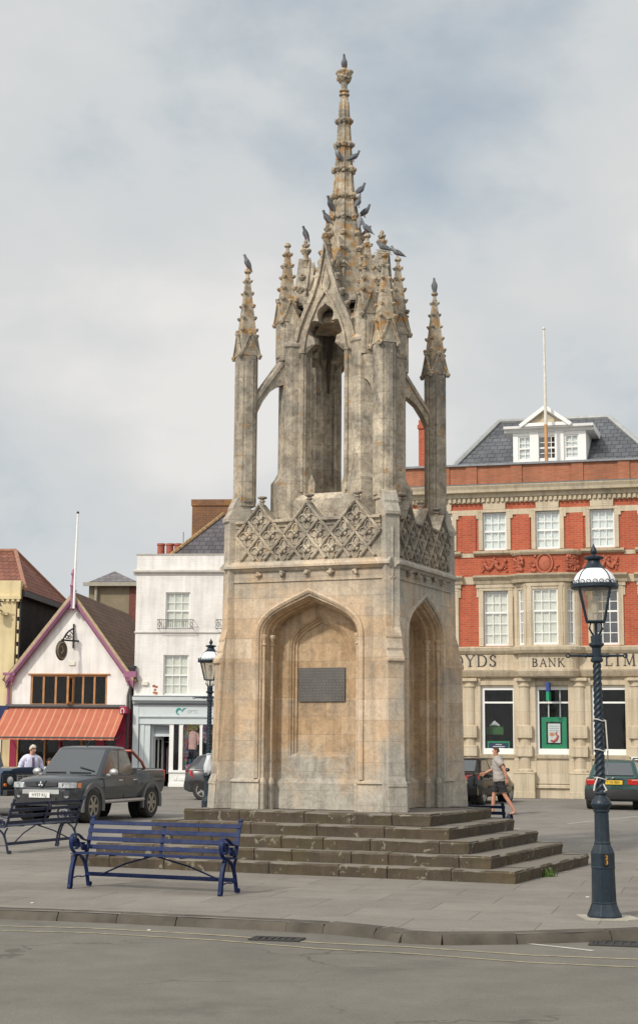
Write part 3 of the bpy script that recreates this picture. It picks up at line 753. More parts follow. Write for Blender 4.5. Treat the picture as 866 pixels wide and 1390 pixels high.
# wall slices beside the openings and the plinth below
for q in range(4):
    R = Matrix.Rotation(pi / 2 * q, 4, 'Z'); T = lambda x, d, z, R=R: R @ Vector((x, -LW + d, z))
    for s in (-1, 1):
        lan.loft([[T(s * .335, .015, z), T(s * .66, .015, z), T(s * .66, LT - .01, z), T(s * .335, LT - .01, z)] for z in (5.5, 8.02)])
        lan.lathe([(.03, 5.75), (.03, 8.0), (.045, 8.01), (.045, 8.04)], 8, T(s * .38, -.005, 0))
        lan.lathe([(.028, 5.75), (.028, 7.6), (.05, 7.63), (.045, 7.68)], 8, T(s * .34, LT + .02, 0))
    lan.loft([[T(x, .02, 5.0), T(x, -.10, 5.0), T(x, -.095, 5.60), T(x, -.06, 5.66), T(x, .03, 5.73), T(x, LT, 5.73), T(x, LT, 5.0)] for x in (-.68, .68)])
mb = lan; mb.prism([(-.6, -.6), (.6, -.6), (.6, .6), (-.6, .6)], 5.1, 5.66, 'z')
mb.prism([(-.6, -.6), (.6, -.6), (.6, .6), (-.6, .6)], 8.86, 9.0, 'z')
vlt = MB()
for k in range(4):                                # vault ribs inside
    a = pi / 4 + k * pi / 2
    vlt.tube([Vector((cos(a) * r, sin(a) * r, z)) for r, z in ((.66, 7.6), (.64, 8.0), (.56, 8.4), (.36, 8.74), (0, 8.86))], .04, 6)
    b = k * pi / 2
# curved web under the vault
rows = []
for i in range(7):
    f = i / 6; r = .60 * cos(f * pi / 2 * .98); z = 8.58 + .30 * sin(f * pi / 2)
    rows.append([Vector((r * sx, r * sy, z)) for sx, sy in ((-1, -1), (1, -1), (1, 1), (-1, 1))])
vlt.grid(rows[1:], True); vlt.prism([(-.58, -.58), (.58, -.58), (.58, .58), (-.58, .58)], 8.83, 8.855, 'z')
obj('vault', vlt, stone('shaded_vault_stone', (.16, .12, .085), (.11, .085, .06), (.08, .07, .06), 5, 9), cross, smooth=30)  # vault stone coloured dark to paint in the shade inside the lantern
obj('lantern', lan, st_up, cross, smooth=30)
for sx, sy in ((-1, -1), (1, -1), (1, 1), (-1, 1)): pinnacle(sx * .70, sy * .70, .29, 7.9, 8.55, 9.85, rows=5, cs=.06)
# ---- spire
sp = MB(); A0 = pi / 8
prof = [(.56, 8.55), (.50, 8.95), (.43, 9.35), (.355, 9.8), (.30, 10.1), (.245, 10.4), (.205, 10.65), (.185, 10.82), (.17, 10.86), (.155, 11.0), (.14, 11.3), (.125, 11.5), (.112, 11.72), (.10, 12.0), (.088, 12.2), (.072, 12.45), (.062, 12.6), (.09, 12.61), (.09, 12.635), (.06, 12.65), (.055, 12.67), (.085, 12.68), (.085, 12.70), (.05, 12.715), (.055, 12.85)]
sp.lathe(prof, 8, a0=A0)
def rad(z):
    for (r0, z0), (r1, z1) in zip(prof[:-1], prof[1:]):
        if z0 <= z <= z1 and z1 > z0: return r0 + (r1 - r0) * (z - z0) / (z1 - z0)
    return .05
for k in range(8):                                # ribs on the arrises
    a = A0 + k * pi / 4
    sp.tube([Vector((rad(z) * cos(a), rad(z) * sin(a), z)) for z in (8.6, 9.35, 9.8, 10.1, 10.4, 10.65, 11.0, 11.5, 12.0, 12.5)], [.03, .03, .028, .026, .024, .022, .02, .018, .016, .014], 5)
spire = obj('spire', sp, st_sp, cross, smooth=30)
for z, s in ((9.55, .088), (9.85, .08), (10.12, .08), (10.42, .078), (10.80, .078), (11.28, .08), (11.72, .075), (12.14, .07)):
    for k in range(8):
        a = A0 + k * pi / 4; r = rad(z); mb = MB()
        crocket(mb, (r * cos(a), r * sin(a), z), (cos(a), sin(a), 0), s * .95)
        if z > 10.3: mb.ball(Vector((r * .97 * cos(a + pi / 8), r * .97 * sin(a + pi / 8), z)), (s * .5, s * .5, s * .4), 6, 4, jit=.15)
        obj('crocket', mb, st_sp, spire, smooth=60)
mb = MB(); mb.lathe([(.05, 12.80), (.07, 12.86), (.055, 12.9), (.05, 13.02), (.06, 13.06), (.03, 13.1)], 8)
for k in range(8): crocket(mb, (.05 * cos(k * pi / 4), .05 * sin(k * pi / 4), 12.90 + .05 * (k % 2)), (cos(k * pi / 4), sin(k * pi / 4), 0), .085)
for k in range(4): crocket(mb, (.06 * cos(k * pi / 2 + .2), .06 * sin(k * pi / 2 + .2), 13.0), (cos(k * pi / 2 + .2), sin(k * pi / 2 + .2), 0), .09)
obj('finial', mb, st_sp, cross, smooth=60)
# ---- inscribed slate tablet in the front niche
def tabletmat():
    m, t, p = newmat('slate_tablet'); co = ocoord(t); v, s = xz(t, co, 'x')
    br = N(t, 'TexBrick', Scale=1.0); br.offset = .37
    for k, val in (('Brick Width', .055), ('Row Height', .043), ('Mortar Size', .008), ('Mortar Smooth', .1)): br.inputs[k].default_value = val
    t.links.new(v, br.inputs['Vector'])
    nz = noise(t, co, 60, 3); f = math_(t, 'MULTIPLY', math_(t, 'SUBTRACT', 1.0, br.outputs['Fac']), ramp(t, nz, [(.42, 0.0), (.55, 1.0)]))
    base = ramp(t, noise(t, co, 3, 6), [(.3, (.062, .058, .054)), (.7, (.105, .098, .09))])
    c = mixc(t, math_(t, 'MULTIPLY', f, .55), base, (.17, .155, .13)); t.links.new(c, p.inputs['Base Color']); p.inputs['Roughness'].default_value = .6
    return m
mb = MB(); yb = -BW + .42 + .13
mb.box(-.355, .42, yb - .03, yb + .01, 2.46, 2.98); obj('inscribed_tablet', mb, tabletmat(), cross, bevel=.006)
# ================================================================== shared building pieces
white_p = M('white_painted_wood', (.78, .77, .74), .45, .05, 4)
pane_g = glassmat('window_glass', (.93, .95, .95), .04, .03, .04)
dark_g = glassmat('shop_glass', (.9, .92, .92), -.04, .02, .012)
net = M('net_curtain', (.80, .81, .78), .9, .06, 3)
blind = M('cream_curtain', (.78, .74, .64), .9, .08, 3)
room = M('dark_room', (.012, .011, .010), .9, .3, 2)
def wall_grid(mb, x0, x1, z0, z1, holes, y=0.0, reveal=.16):
    xs = sorted(set([x0, x1] + [h[0] for h in holes] + [h[1] for h in holes])); zs = sorted(set([z0, z1] + [h[2] for h in holes] + [h[3] for h in holes]))
    xs = [x for x in xs if x0 - 1e-6 <= x <= x1 + 1e-6]; zs = [z for z in zs if z0 - 1e-6 <= z <= z1 + 1e-6]
    for a, b in zip(xs[:-1], xs[1:]):
        for c, d in zip(zs[:-1], zs[1:]):
            mx, mz = (a + b) / 2, (c + d) / 2
            if any(h[0] < mx < h[1] and h[2] < mz < h[3] for h in holes): continue
            mb.face([(a, y, c), (b, y, c), (b, y, d), (a, y, d)])
    for h in holes:
        a, b, c, d = h[:4]; c = max(c, z0)
        for p, q in (((a, c), (a, d)), ((a, d), (b, d)), ((b, d), (b, c)), ((b, c), (a, c))):
            mb.face([(p[0], y, p[1]), (p[0], y + reveal, p[1]), (q[0], y + reveal, q[1]), (q[0], y, q[1])])
def curtain(parent, x0, x1, z0, z1, y, m, folds=6, amp=.007, gap=0.0, M4=None):
    mb = MB(); n = folds * 4
    spans = [(x0, x1)] if not gap else [(x0, (x0 + x1) / 2 - gap / 2), ((x0 + x1) / 2 + gap / 2, x1)]
    for a, b in spans:
        row = [(a + (b - a) * k / n, y + amp * sin(2 * pi * k / 4.0 + RND.uniform(-.3, .3))) for k in range(n + 1)]
        P = lambda x, yy, z: (M4 @ Vector((x, yy, z))) if M4 else Vector((x, yy, z))
        mb.grid([[P(x, yy, z0) for x, yy in row], [P(x, yy, z1) for x, yy in row]])
    return obj('curtain', mb, m, parent, smooth=180)
def window(parent, x0, x1, z0, z1, cols, rows, y, fw=.055, bar=.024, fm=None, gm=None, cm=None, back=.7, M4=None, meet=True, bottom=.06, gap=0.0, name='window', rail=None):
    """a sash window: frame with glazing bars; children pane, curtain, and the dark room behind it"""
    fm = fm or white_p; gm = gm or pane_g; mb = MB()
    B = lambda a, b, c, d, e, f: mb.box(a, b, c, d, e, f, M4)
    B(x0, x0 + fw, y, y + .07, z0, z1); B(x1 - fw, x1, y, y + .07, z0, z1); B(x0 + fw, x1 - fw, y, y + .07, z1 - fw, z1); B(x0 + fw, x1 - fw, y - .005, y + .07, z0, z0 + fw + bottom - .06 + .02)
    zc = rail if rail else (z0 + z1) / 2
    if meet: B(x0 + fw, x1 - fw, y + .008, y + .06, zc - .03, zc + .03)
    for k in range(1, cols):
        x = x0 + fw + (x1 - x0 - 2 * fw) * k / cols; B(x - bar / 2, x + bar / 2, y + .016, y + .05, z0 + fw, z1 - fw)
    for k in range(1, rows):
        z = z0 + fw + (z1 - z0 - 2 * fw) * k / rows
        if meet and abs(z - zc) < .06: continue
        B(x0 + fw, x1 - fw, y + .019, y + .047, z - bar / 2, z + bar / 2)
    w_ = obj(name, mb, fm, parent)
    g = MB(); g.box(x0 + .02, x1 - .02, y + .033, y + .039, z0 + .02, z1 - .02, M4); obj('pane', g, gm, w_)
    if cm: curtain(w_, x0 + .03, x1 - .03, z0 + .03, z1 - .03, y + .10, cm, gap=gap, M4=M4)
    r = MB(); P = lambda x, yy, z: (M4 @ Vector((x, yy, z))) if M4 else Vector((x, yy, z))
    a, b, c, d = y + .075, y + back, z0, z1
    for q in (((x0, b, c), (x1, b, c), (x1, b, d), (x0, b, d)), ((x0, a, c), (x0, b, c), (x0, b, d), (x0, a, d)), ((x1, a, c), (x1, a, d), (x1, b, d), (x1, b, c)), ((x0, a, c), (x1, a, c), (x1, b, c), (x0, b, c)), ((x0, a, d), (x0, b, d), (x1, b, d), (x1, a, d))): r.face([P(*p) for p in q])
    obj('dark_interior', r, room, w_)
    return w_
def mould(mb, x0, x1, prof, ends=0.0):
    """a horizontal moulding: prof lists (y, z); y negative = proud of the wall"""
    mb.loft([[(x, a, b) for a, b in prof] for x in (x0, x1)])
# ---- incised roman capitals, built as strokes with serifs: (polyline, thick) in a unit-high box
LET = {
 'L': (.62, [([(.12, 0), (.12, 1)], 1), ([(.0, .02), (.56, .02)], 0), ([(.56, .02), (.60, .22)], 0), ([(0, .98), (.26, .98)], 0)]),
 'O': (.92, [([(.46 + .40 * cos(a * pi / 12), .5 + .5 * sin(a * pi / 12)) for a in range(25)], 2)]),
 'Y': (.80, [([(.06, 1), (.40, .48)], 1), ([(.76, 1), (.40, .48)], 0), ([(.40, .5), (.40, 0)], 1), ([(.26, .02), (.56, .02)], 0), ([(-.02, .98), (.2, .98)], 0), ([(.64, .98), (.86, .98)], 0)]),
 'D': (.86, [([(.12, 0), (.12, 1)], 1), ([(0, .98), (.4, .98)] + [(.4 + .40 * sin(a * pi / 10), .5 + .48 * cos(a * pi / 10)) for a in range(1, 10)] + [(.4, .02), (0, .02)], 2)]),
 'S': (.60, [([(.50, .78), (.47, .93), (.30, .99), (.14, .92), (.07, .76), (.16, .60), (.32, .50), (.46, .40), (.52, .24), (.44, .07), (.27, .01), (.10, .06), (.06, .22)], 2)]),
 'B': (.70, [([(.12, 0), (.12, 1)], 1), ([(0, .98), (.32, .98), (.50, .90), (.54, .76), (.48, .60), (.34, .53), (.12, .53)], 2), ([(.34, .53), (.54, .46), (.61, .28), (.54, .10), (.36, .02), (0, .02)], 2)]),
 'A': (.86, [([(.08, 0), (.43, 1)], 0), ([(.43, 1), (.78, 0)], 1), ([(.22, .36), (.64, .36)], 0), ([(-.02, .02), (.2, .02)], 0), ([(.64, .02), (.9, .02)], 0)]),
 'N': (.92, [([(.12, 0), (.12, 1)], 0), ([(.10, 1), (.78, 0)], 1), ([(.78, 0), (.78, 1)], 0), ([(0, .02), (.26, .02)], 0), ([(-.02, .98), (.16, .98)], 0), ([(.66, .98), (.9, .98)], 0)]),
 'K': (.82, [([(.12, 0), (.12, 1)], 1), ([(.66, 1), (.16, .46)], 0), ([(.30, .62), (.74, 0)], 1), ([(0, .02), (.26, .02)], 0), ([(0, .98), (.26, .98)], 0), ([(.54, .98), (.78, .98)], 0), ([(.62, .02), (.88, .02)], 0)]),
 'I': (.34, [([(.15, 0), (.15, 1)], 1), ([(.02, .02), (.28, .02)], 0), ([(.02, .98), (.28, .98)], 0)]),
 'M': (1.04, [([(.12, 0), (.16, 1)], 0), ([(.16, 1), (.50, .08)], 1), ([(.50, .08), (.84, 1)], 0), ([(.84, 1), (.90, 0)], 1), ([(0, .02), (.24, .02)], 0), ([(.76, .02), (1.02, .02)], 0)]),
 'T': (.76, [([(.36, 0), (.36, 1)], 1), ([(.02, .98), (.70, .98)], 0), ([(.02, .98), (0, .80)], 0), ([(.70, .98), (.72, .80)], 0), ([(.22, .02), (.50, .02)], 0)]),
 'E': (.64, [([(.12, 0), (.12, 1)], 1), ([(0, .02), (.54, .02), (.58, .22)], 0), ([(0, .98), (.52, .98), (.55, .80)], 0), ([(.12, .52), (.44, .52)], 0)]),
}
def roman(mb, word, x, z, h, y, dep=.02, track=.16, sx=1.0):
    for ch in word:
        w_, st = LET[ch]
        for pts, k in st:
            n = len(pts)
            for i in range(n - 1):
                a = Vector((pts[i][0] * sx, pts[i][1])); b = Vector((pts[i + 1][0] * sx, pts[i + 1][1])); d = (b - a).normalized()
                th = (.05, .12, 0)[k] if k < 2 else .05 + .085 * abs(d.y)
                nn = Vector((-d.y, d.x)) * th / 2; a2 = a - d * .012; b2 = b + d * .012
                q = [a2 - nn, b2 - nn, b2 + nn, a2 + nn]
                off = .0004 * (i % 3) + .0007 * k
                mb.prism([(x + p.x * h, z + p.y * h) for p in q], y - dep - off, y, 'y')
        x += (w_ * sx + track) * h
    return x
def roman_w(word, track, sx=1.0): return sum(LET[c][0] * sx + track for c in word) - track
_fontcache = {}
def text_mesh(txt, h, name, mat, parent, M4, dep=.004):
    cu = bpy.data.curves.new('t', 'FONT'); cu.body = txt; cu.size = h * 1.38; cu.extrude = dep / 2; cu.align_x = 'CENTER'; cu.align_y = 'CENTER'
    o = bpy.data.objects.new('t', cu); COL.objects.link(o); bpy.context.view_layer.update()
    me = bpy.data.meshes.new_from_object(o.evaluated_get(bpy.context.evaluated_depsgraph_get()))
    bpy.data.objects.remove(o); bpy.data.curves.remove(cu)
    me.transform(M4); me.materials.clear(); me.materials.append(mat); me.name = name
    r = bpy.data.objects.new(name, me); COL.objects.link(r); r.parent = parent; return r

# ================================================================== the bank
F = Fac(G(696, 1083), -16)
bank = thing('bank_building', 'large red brick bank with cream stone ground floor, bowed bay and slate roof', 'building', F.P0, F.A)
brk = brickmat('red_brick', (.49, .108, .053), (.39, .078, .04), (.40, .19, .125), stain=.25, stain_col=(.20, .06, .04))
brk_p = brickmat('weathered_parapet_brick', (.44, .15, .08), (.35, .12, .065), (.28, .18, .12), stain=.65, stain_col=(.17, .10, .06))
bst = stone('bank_stone', (.59, .50, .375), (.53, .44, .315), (.44, .39, .31), 4, 14, -.15, .1, 0, .9, .42)
bst2 = stone('bank_stone_weathered', (.56, .48, .35), (.48, .40, .28), (.34, .31, .26), 4, 14, .0, .3, 0, 1.6, 3)
terra = M('terracotta', (.38, .11, .06), .8, .25, 8, .01)
lead = M('lead_grey', (.20, .21, .22), .6, .2, 6)
slate_b = tilemat('bank_slate', (.125, .13, .145), (.085, .09, .10), 'x', .28, .2, (.2, .2, .18), .35)
slate_by = tilemat('bank_slate_hip', (.125, .13, .145), (.085, .09, .10), 'y', .28, .2, (.2, .2, .18), .35)
dark_letter = M('dark_lettering', (.03, .027, .03), .5, .2, 10)
uL, uR = F.u(545, 700), F.u(945, 700)
z_ = lambda x, y: F.z(x, y)
# levels
zp1 = F.z(743, 625.5); zc1 = F.z(743, 657); zc0 = F.z(743, 667); zd0 = F.z(743, 674); zband = (F.z(743, 697), F.z(743, 689.5))
zw2 = (F.z(743, 745), F.z(743, 693.5)); zsill2 = (F.z(743, 752), F.z(743, 746)); zst2 = (F.z(743, 754.5), F.z(743, 748.5))
zcor1 = (F.z(743, 791.5), F.z(743, 780.5)); zw1 = (F.z(743, 876), F.z(743, 801)); zb0 = (F.z(743, 887), F.z(743, 879))
zf0 = (F.z(743, 909.5), F.z(743, 887)); zfm = F.z(743, 918); zg = (F.z(750, 1024), F.z(750, 932))
cx = [F.u(598, 720), F.u(671, 720), F.u(743, 720), F.u(817, 720), F.u(891, 720)]
WH2 = (F.u(687, 720) - F.u(655, 720)) / 2
holes2 = [(c - WH2, c + WH2, zw2[0], zw2[1]) for c in cx]
W1H = (F.u(690, 840) - F.u(656.5, 840)) / 2; c1 = [F.u(600, 840), F.u(673, 840), F.u(743, 840), F.u(822, 840), F.u(893, 840)]
bayx = (F.u(697, 840), F.u(789, 840))
holes1 = [(c - W1H, c + W1H, zw1[0], zw1[1]) for k, c in enumerate(c1) if k != 2] + [(bayx[0] + .12, bayx[1] - .12, zw1[0] - .1, zcor1[0] - .1)]
mb = MB(); wall_grid(mb, uL, uR, zb0[1], zc0, holes1 + holes2)
mb.face([(uL, 0, zb0[1]), (uL, 9, zb0[1]), (uL, 9, zc0), (uL, 0, zc0)]); mb.face([(uR, 0, zb0[1]), (uR, 9, zb0[1]), (uR, 9, zc0), (uR, 0, zc0)]); mb.face([(uL, 9, 0), (uR, 9, 0), (uR, 9, zc0), (uL, 9, zc0)])
for x in [F.u(p, 720) for p in (636.5, 710, 782, 857)]: # shallow brick pilaster strips between the windows
    mb.box(x - .24, x + .24, -.045, .01, zst2[1] + .0, zband[0])
obj('brick_wall', mb, brk, bank)
mb = MB(); mb.box(uL, uR, .05, .35, zc1, zp1 - .09); 
for x in [F.u(p, 640) for p in (602, 639, 700, 783, 846)]: mb.box(x - .2, x + .2, -.0, .051, zc1, zp1 - .091)
obj('parapet', mb, brk_p, bank)
mb = MB(); mould(mb, uL - .05, uR, [(-.06, zp1 - .09), (-.06, zp1 - .02), (.1, zp1 + .01), (.4, zp1), (.4, zp1 - .09)]); obj('parapet_coping', mb, lead, bank)
# main cornice with dentils
mb = MB(); mould(mb, uL - .3, uR, [(.02, zd0 - .17), (-.06, zd0 - .16), (-.07, zd0), (-.14, zd0 + .02), (-.16, zc0 - .02), (-.34, zc0), (-.36, zc0 + .10), (-.42, zc1 - .05), (-.42, zc1 - .01), (.02, zc1 + .03)])
n = int((uR - uL) / .17)
for k in range(n):
    x = uL + .17 * k + .05; mb.box(x, x + .09, -.155, -.069, zd0 - .14, zd0 - .01)
obj('cornice', mb, bst2, bank)
mb = MB(); mould(mb, uL - .32, uR, [(-.43, zc1 - .015), (-.44, zc1 + .015), (0.04, zc1 + .07), (.04, zc1 + .03)]); obj('cornice_flashing', mb, lead, bank)
# cream bands, sills, architraves of the top windows
mb = MB()
def hband(z0, z1, pr, skips):
    xs = [uL] + [v for s in sorted(skips) for v in s] + [uR]
    for a, b in zip(xs[::2], xs[1::2]):
        if b - a > .02: mb.box(a, b, -pr, .012, z0, z1)
ar = .20
hband(zband[0], zband[1], .05, [(c - WH2 - ar - .03, c + WH2 + ar + .03) for c in cx])
hband(zst2[0], zst2[1], .03, [(c - WH2 - ar - .12, c + WH2 + ar + .12) for c in cx if c != cx[2]] + [(F.u(697, 760), F.u(790, 760))])
obj('stone_bands', mb, bst, bank)
for k, c in enumerate(cx):
    mb = MB()
    for s in (-1, 1):
        a, b = sorted((c + s * WH2, c + s * (WH2 + ar - .05))); mb.box(a, b, -.06, .15, zw2[0], zw2[1])
        a, b = sorted((c + s * (WH2 + ar - .055), c + s * (WH2 + ar + .03))); mb.box(a, b, -.055, .012, zw2[1] - .22, zband[1] - .003)
    mb.box(c - WH2 - ar + .05, c + WH2 + ar - .05, -.063, .15, zw2[1], zband[1])
    mb.box(c - WH2 * .95, c + WH2 * .95, -.085, .012, zband[1] + .002, zd0 - .155)
    mb.prism([(c - WH2 * .9, zw2[1] + .0), (c + WH2 * .9, zw2[1] + .0), (c + WH2 * .98, zd0 - .175), (c - WH2 * .98, zd0 - .175)], -.075, -.05, 'y')
    obj('window_surround', mb, bst, bank, bevel=.012)
    if k != 2:
        mb = MB(); mould(mb, c - WH2 - ar - .12, c + WH2 + ar + .12, [(.02, zsill2[0] - .02), (-.10, zsill2[0]), (-.18, zsill2[0] + .06), (-.19, zsill2[1] - .03), (.02, zsill2[1] + .01)]); obj('window_sill', mb, bst2, bank)
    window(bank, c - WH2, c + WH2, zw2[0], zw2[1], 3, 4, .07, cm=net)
# first-floor windows (not the bay)
for k, c in enumerate(c1):
    if k == 2: continue
    mb = MB(); a1 = .17
    for s in (-1, 1):
        a, b = sorted((c + s * W1H, c + s * (W1H + a1))); mb.box(a, b, -.06, .15, zw1[0] - .02, zw1[1])
        a, b = sorted((c + s * (W1H + a1), c + s * (W1H + a1 + .07))); mb.box(a, b, -.04, .012, zw1[1] - .22, zcor1[0] - .13)
    mb.box(c - W1H - a1, c + W1H + a1, -.063, .15, zw1[1], zcor1[0] - .12)
    mb.box(c - W1H - a1 - .09, c + W1H + a1 + .09, -.09, .012, zcor1[0] - .14, zcor1[0])
    obj('window_surround', mb, bst, bank, bevel=.012)
    window(bank, c - W1H, c + W1H, zw1[0], zw1[1], 3, 5, .07, cm=blind if k != 3 else None, gap=.0, rail=zw1[0] + (zw1[1] - zw1[0]) * .605)
    mb = MB(); mould(mb, c - W1H - a1 - .16, c + W1H + a1 + .16, [(.02, zcor1[0] - .02), (-.12, zcor1[0]), (-.16, zcor1[0] + .10), (-.30, zcor1[1] - .06), (-.31, zcor1[1] - .01), (.02, zcor1[1] + .04)]); obj('window_hood', mb, bst2, bank)
mb = MB()
xs = [uL] + [v for k, c in enumerate(c1) if k != 2 for v in (c - W1H - .33, c + W1H + .33)] + [uR]
xs = [uL, c1[0] - W1H - .33, c1[0] + W1H + .33, c1[1] - W1H - .33, c1[3] + W1H + .33, c1[4] - W1H - .33, c1[4] + W1H + .33, uR]
for a, b in zip(xs[::2], xs[1::2]): mb.box(a, b, -.03, .012, zcor1[0], zcor1[1] - .02)
obj('stone_bands', mb, bst, bank)
# the bowed bay
bc = (bayx[0] + bayx[1]) / 2; bw = (bayx[1] - bayx[0]) / 2; PRJ = .55; xf = (F.u(767, 840) - F.u(719, 840)) / 2 + .04
def bayline(off=0.0, n=5):
    """plan of the bay: flat front, curved shoulders"""
    pts = [(bc - bw - off, .02)]
    for k in range(n + 1):
        a = pi / 2 * k / n; pts.append((bc - xf - (bw - xf + off) * cos(a), -(PRJ + off) * sin(a)))
    return pts + [(2 * bc - x, y) for x, y in reversed(pts)]
def bayprism(mb, off, z0, z1): mb.prism(bayline(off), z0, z1, 'z')
def baymould(mb, prof):
    mb.loft([[Vector((x, y, z)) for x, y in bayline(off)] for off, z in prof], caps=True)
bz0, bz1 = zcor1[1], zst2[1]
mb = MB(); bayprism(mb, -.05, bz0 - .0, bz1 - .16); obj('bay_parapet', mb, brk, bank)
mb = MB(); baymould(mb, [(-.06, bz1 - .17), (.02, bz1 - .16), (.08, bz1 - .08), (.09, bz1 - .02), (-.04, bz1 + .02)]); obj('bay_coping', mb, bst2, bank)
mb = MB(); baymould(mb, [(-.04, zcor1[0] - .02), (.06, zcor1[0]), (.10, zcor1[0] + .1), (.22, zcor1[1] - .06), (.23, zcor1[1] - .01), (-.02, zcor1[1] + .03)]); obj('bay_cornice', mb, bst2, bank)
# bay walls: three window openings between stone mullions
side = math.hypot(bw - xf, PRJ); sang = atan2(PRJ, bw - xf)
fl = [Matrix.Translation((bc - bw, 0, 0)) @ Matrix.Rotation(-sang, 4, 'Z'), Matrix.Translation((bc - xf, -PRJ, 0)), Matrix.Translation((bc + xf, -PRJ, 0)) @ Matrix.Rotation(sang, 4, 'Z')]
mb = MB(); zt = zcor1[0] - .02; zb_ = zw1[0] - .06
fw_ = (F.u(767, 840) - F.u(725, 840)) / 2 - .1
spec = [(side, side * .36, side * .80), (2 * xf, xf - fw_, xf + fw_), (side, side * .20, side * .64)]
for Mx, (L, a, b) in zip(fl, spec):
    for x0, x1, q0, q1 in ((0, a, zb_, zt), (b, L, zb_, zt), (a, b, zw1[1], zt), (a, b, zb_, zw1[0])): mb.box(x0, x1, 0, .22, q0, q1, Mx)
    for x0, x1 in ((a - .16, a - .04), (b + .04, b + .16)): mb.box(x0, x1, -.03, .01, zb_ + .02, zw1[1] + .1, Mx)
    mb.box(max(0, a - .2), min(L, b + .2), -.035, .01, zw1[1] + .1, zw1[1] + .2, Mx)
obj('bay_stonework', mb, bst, bank)
for Mx, (L, a, b), nc in zip(fl, spec, (2, 3, 2)):
    window(bank, a, b, zw1[0], zw1[1], nc, 5, .05, cm=blind, M4=Mx, back=.5, rail=zw1[0] + (zw1[1] - zw1[0]) * .605, fw=.05)
mb = MB(); baymould(mb, [(-.03, zb0[0] - .02), (.05, zb0[0]), (.12, zb0[0] + .1), (.14, zb0[1]), (-.03, zb0[1] + .05)]); obj('bay_base_moulding', mb, bst2, bank)
mb = MB(); baymould(mb, [(-.12, zf0[0]), (-.12, zf0[1])]); obj('bay_frieze', mb, bst, bank)
mb = MB(); baymould(mb, [(-.16, zfm - .05), (-.1, zfm), (-.02, zf0[0] - .05), (-.02, zf0[0] + .01), (-.14, zf0[0] + .03)]); obj('bay_frieze_moulding', mb, bst, bank)
# terracotta reliefs: swags beside the bay, medallion and panels on it
def relief(name, c, w_, h_, kind, M4=None):
    mb = MB(); zc_ = (bz0 + bz1 - .1) / 2
    P = lambda x, d, z: (M4 @ Vector((x, d, z))) if M4 else Vector((x, d, z))
    if kind == 'swag':
        for s in (-1, 1):
            n = 14
            for k in range(n + 1):
                a = k / n; x = c + s * w_ * a; z = zc_ + h_ * .30 - h_ * .9 * (1 - (2 * a - 1) ** 2) * .55
                mb.ball(P(x, -.03, z), RND.uniform(.05, .085), 6, 4, jit=.2)
            for k in range(6): mb.ball(P(c + s * w_ * 1.0 + RND.uniform(-.05, .05), -.03, zc_ + h_ * .28 - k * .07), .045, 6, 4, jit=.2)
        for k in range(7): mb.ball(P(c + RND.uniform(-.1, .1), -.035, zc_ + h_ * .3 + RND.uniform(-.08, .1)), .06, 6, 4, jit=.2)
    elif kind == 'medal':
        ring = [P(c + .27 * cos(2 * pi * k / 24), -.02, zc_ + .33 * sin(2 * pi * k / 24)) for k in range(24)]
        mb.tube(ring, .05, 6, up=(0, -1, 0), closed=True)
        mb.ball(P(c, 0, zc_), (.22, .05, .28), 12, 6)
        for k in range(60):
            a = RND.uniform(0, 2 * pi); r = RND.uniform(1.25, 1.9); x = .27 * r * cos(a) * 1.15; z = .33 * r * sin(a)
            if abs(x) < w_ and abs(z) < h_ / 2: mb.ball(P(c + x, -.015, zc_ + z), RND.uniform(.04, .075), 6, 4, jit=.25)
    else:
        for k in range(70): mb.ball(P(c + RND.uniform(-w_, w_), -.01, zc_ + RND.uniform(-h_ / 2, h_ / 2)), RND.uniform(.035, .07), 6, 4, jit=.3)
        for s in (-1, 1): mb.tube([P(c + s * w_ * .5 * sin(k / 8 * 5 + .5), -.03, zc_ - h_ / 2 + h_ * k / 8) for k in range(9)], .035, 5)
    obj(name, mb, terra, bank, smooth=60)
hh = bz1 - .2 - bz0 - .1
relief('terracotta_swag', F.u(671, 770), .38, .55, 'swag'); relief('terracotta_swag', F.u(822, 770), .38, .55, 'swag')
fm4 = Matrix.Translation((0, -PRJ + .05, 0)); relief('terracotta_medallion', bc, .48, hh, 'medal', fm4)
for Mx, a in ((fl[0], side * .60), (fl[2], side * .40)):
    relief('terracotta_panel', a, .24, hh * .95, 'leaf', Mx @ Matrix.Translation((0, -.09, 0)))
# fascia with the name
mb = MB(); mould(mb, uL, uR, [(.02, zb0[0] - .02), (-.06, zb0[0]), (-.14, zb0[0] + .1), (-.17, zb0[1]), (.02, zb0[1] + .06)]); obj('first_floor_moulding', mb, bst2, bank)
mb = MB(); mb.box(uL, uR, -.04, .3, zf0[0], zf0[1] - .03); obj('name_fascia', mb, bst, bank)
mb = MB(); mould(mb, uL, uR, [(.02, zfm - .06), (-.10, zfm), (-.2, zf0[0] - .05), (-.22, zf0[0] - .0), (.02, zf0[0] + .03)]); obj('fascia_moulding', mb, bst, bank)
lh = F.z(700, 889) - F.z(700, 904.5); lz = F.z(700, 904.5)
mb = MB(); x1 = F.u(673.5, 897); tr = .24; w_ = roman_w('LLOYDS', tr) * lh; roman(mb, 'LLOYDS', x1 - w_, lz, lh, -.041, track=tr); obj('lettering', mb, dark_letter, bank)
mb = MB(); x0 = F.u(721, 897, -PRJ); w_ = F.u(765, 897, -PRJ) - x0; tr = .24; k = w_ / (roman_w('BANK', tr) * lh); roman(mb, 'BANK', x0, lz - .03, lh * k, -PRJ + .119, track=tr); obj('lettering', mb, dark_letter, bank)
mb = MB(); x0 = F.u(821, 897); roman(mb, 'LIMITED', x0, lz, lh, -.041, track=.30); obj('lettering', mb, dark_letter, bank)
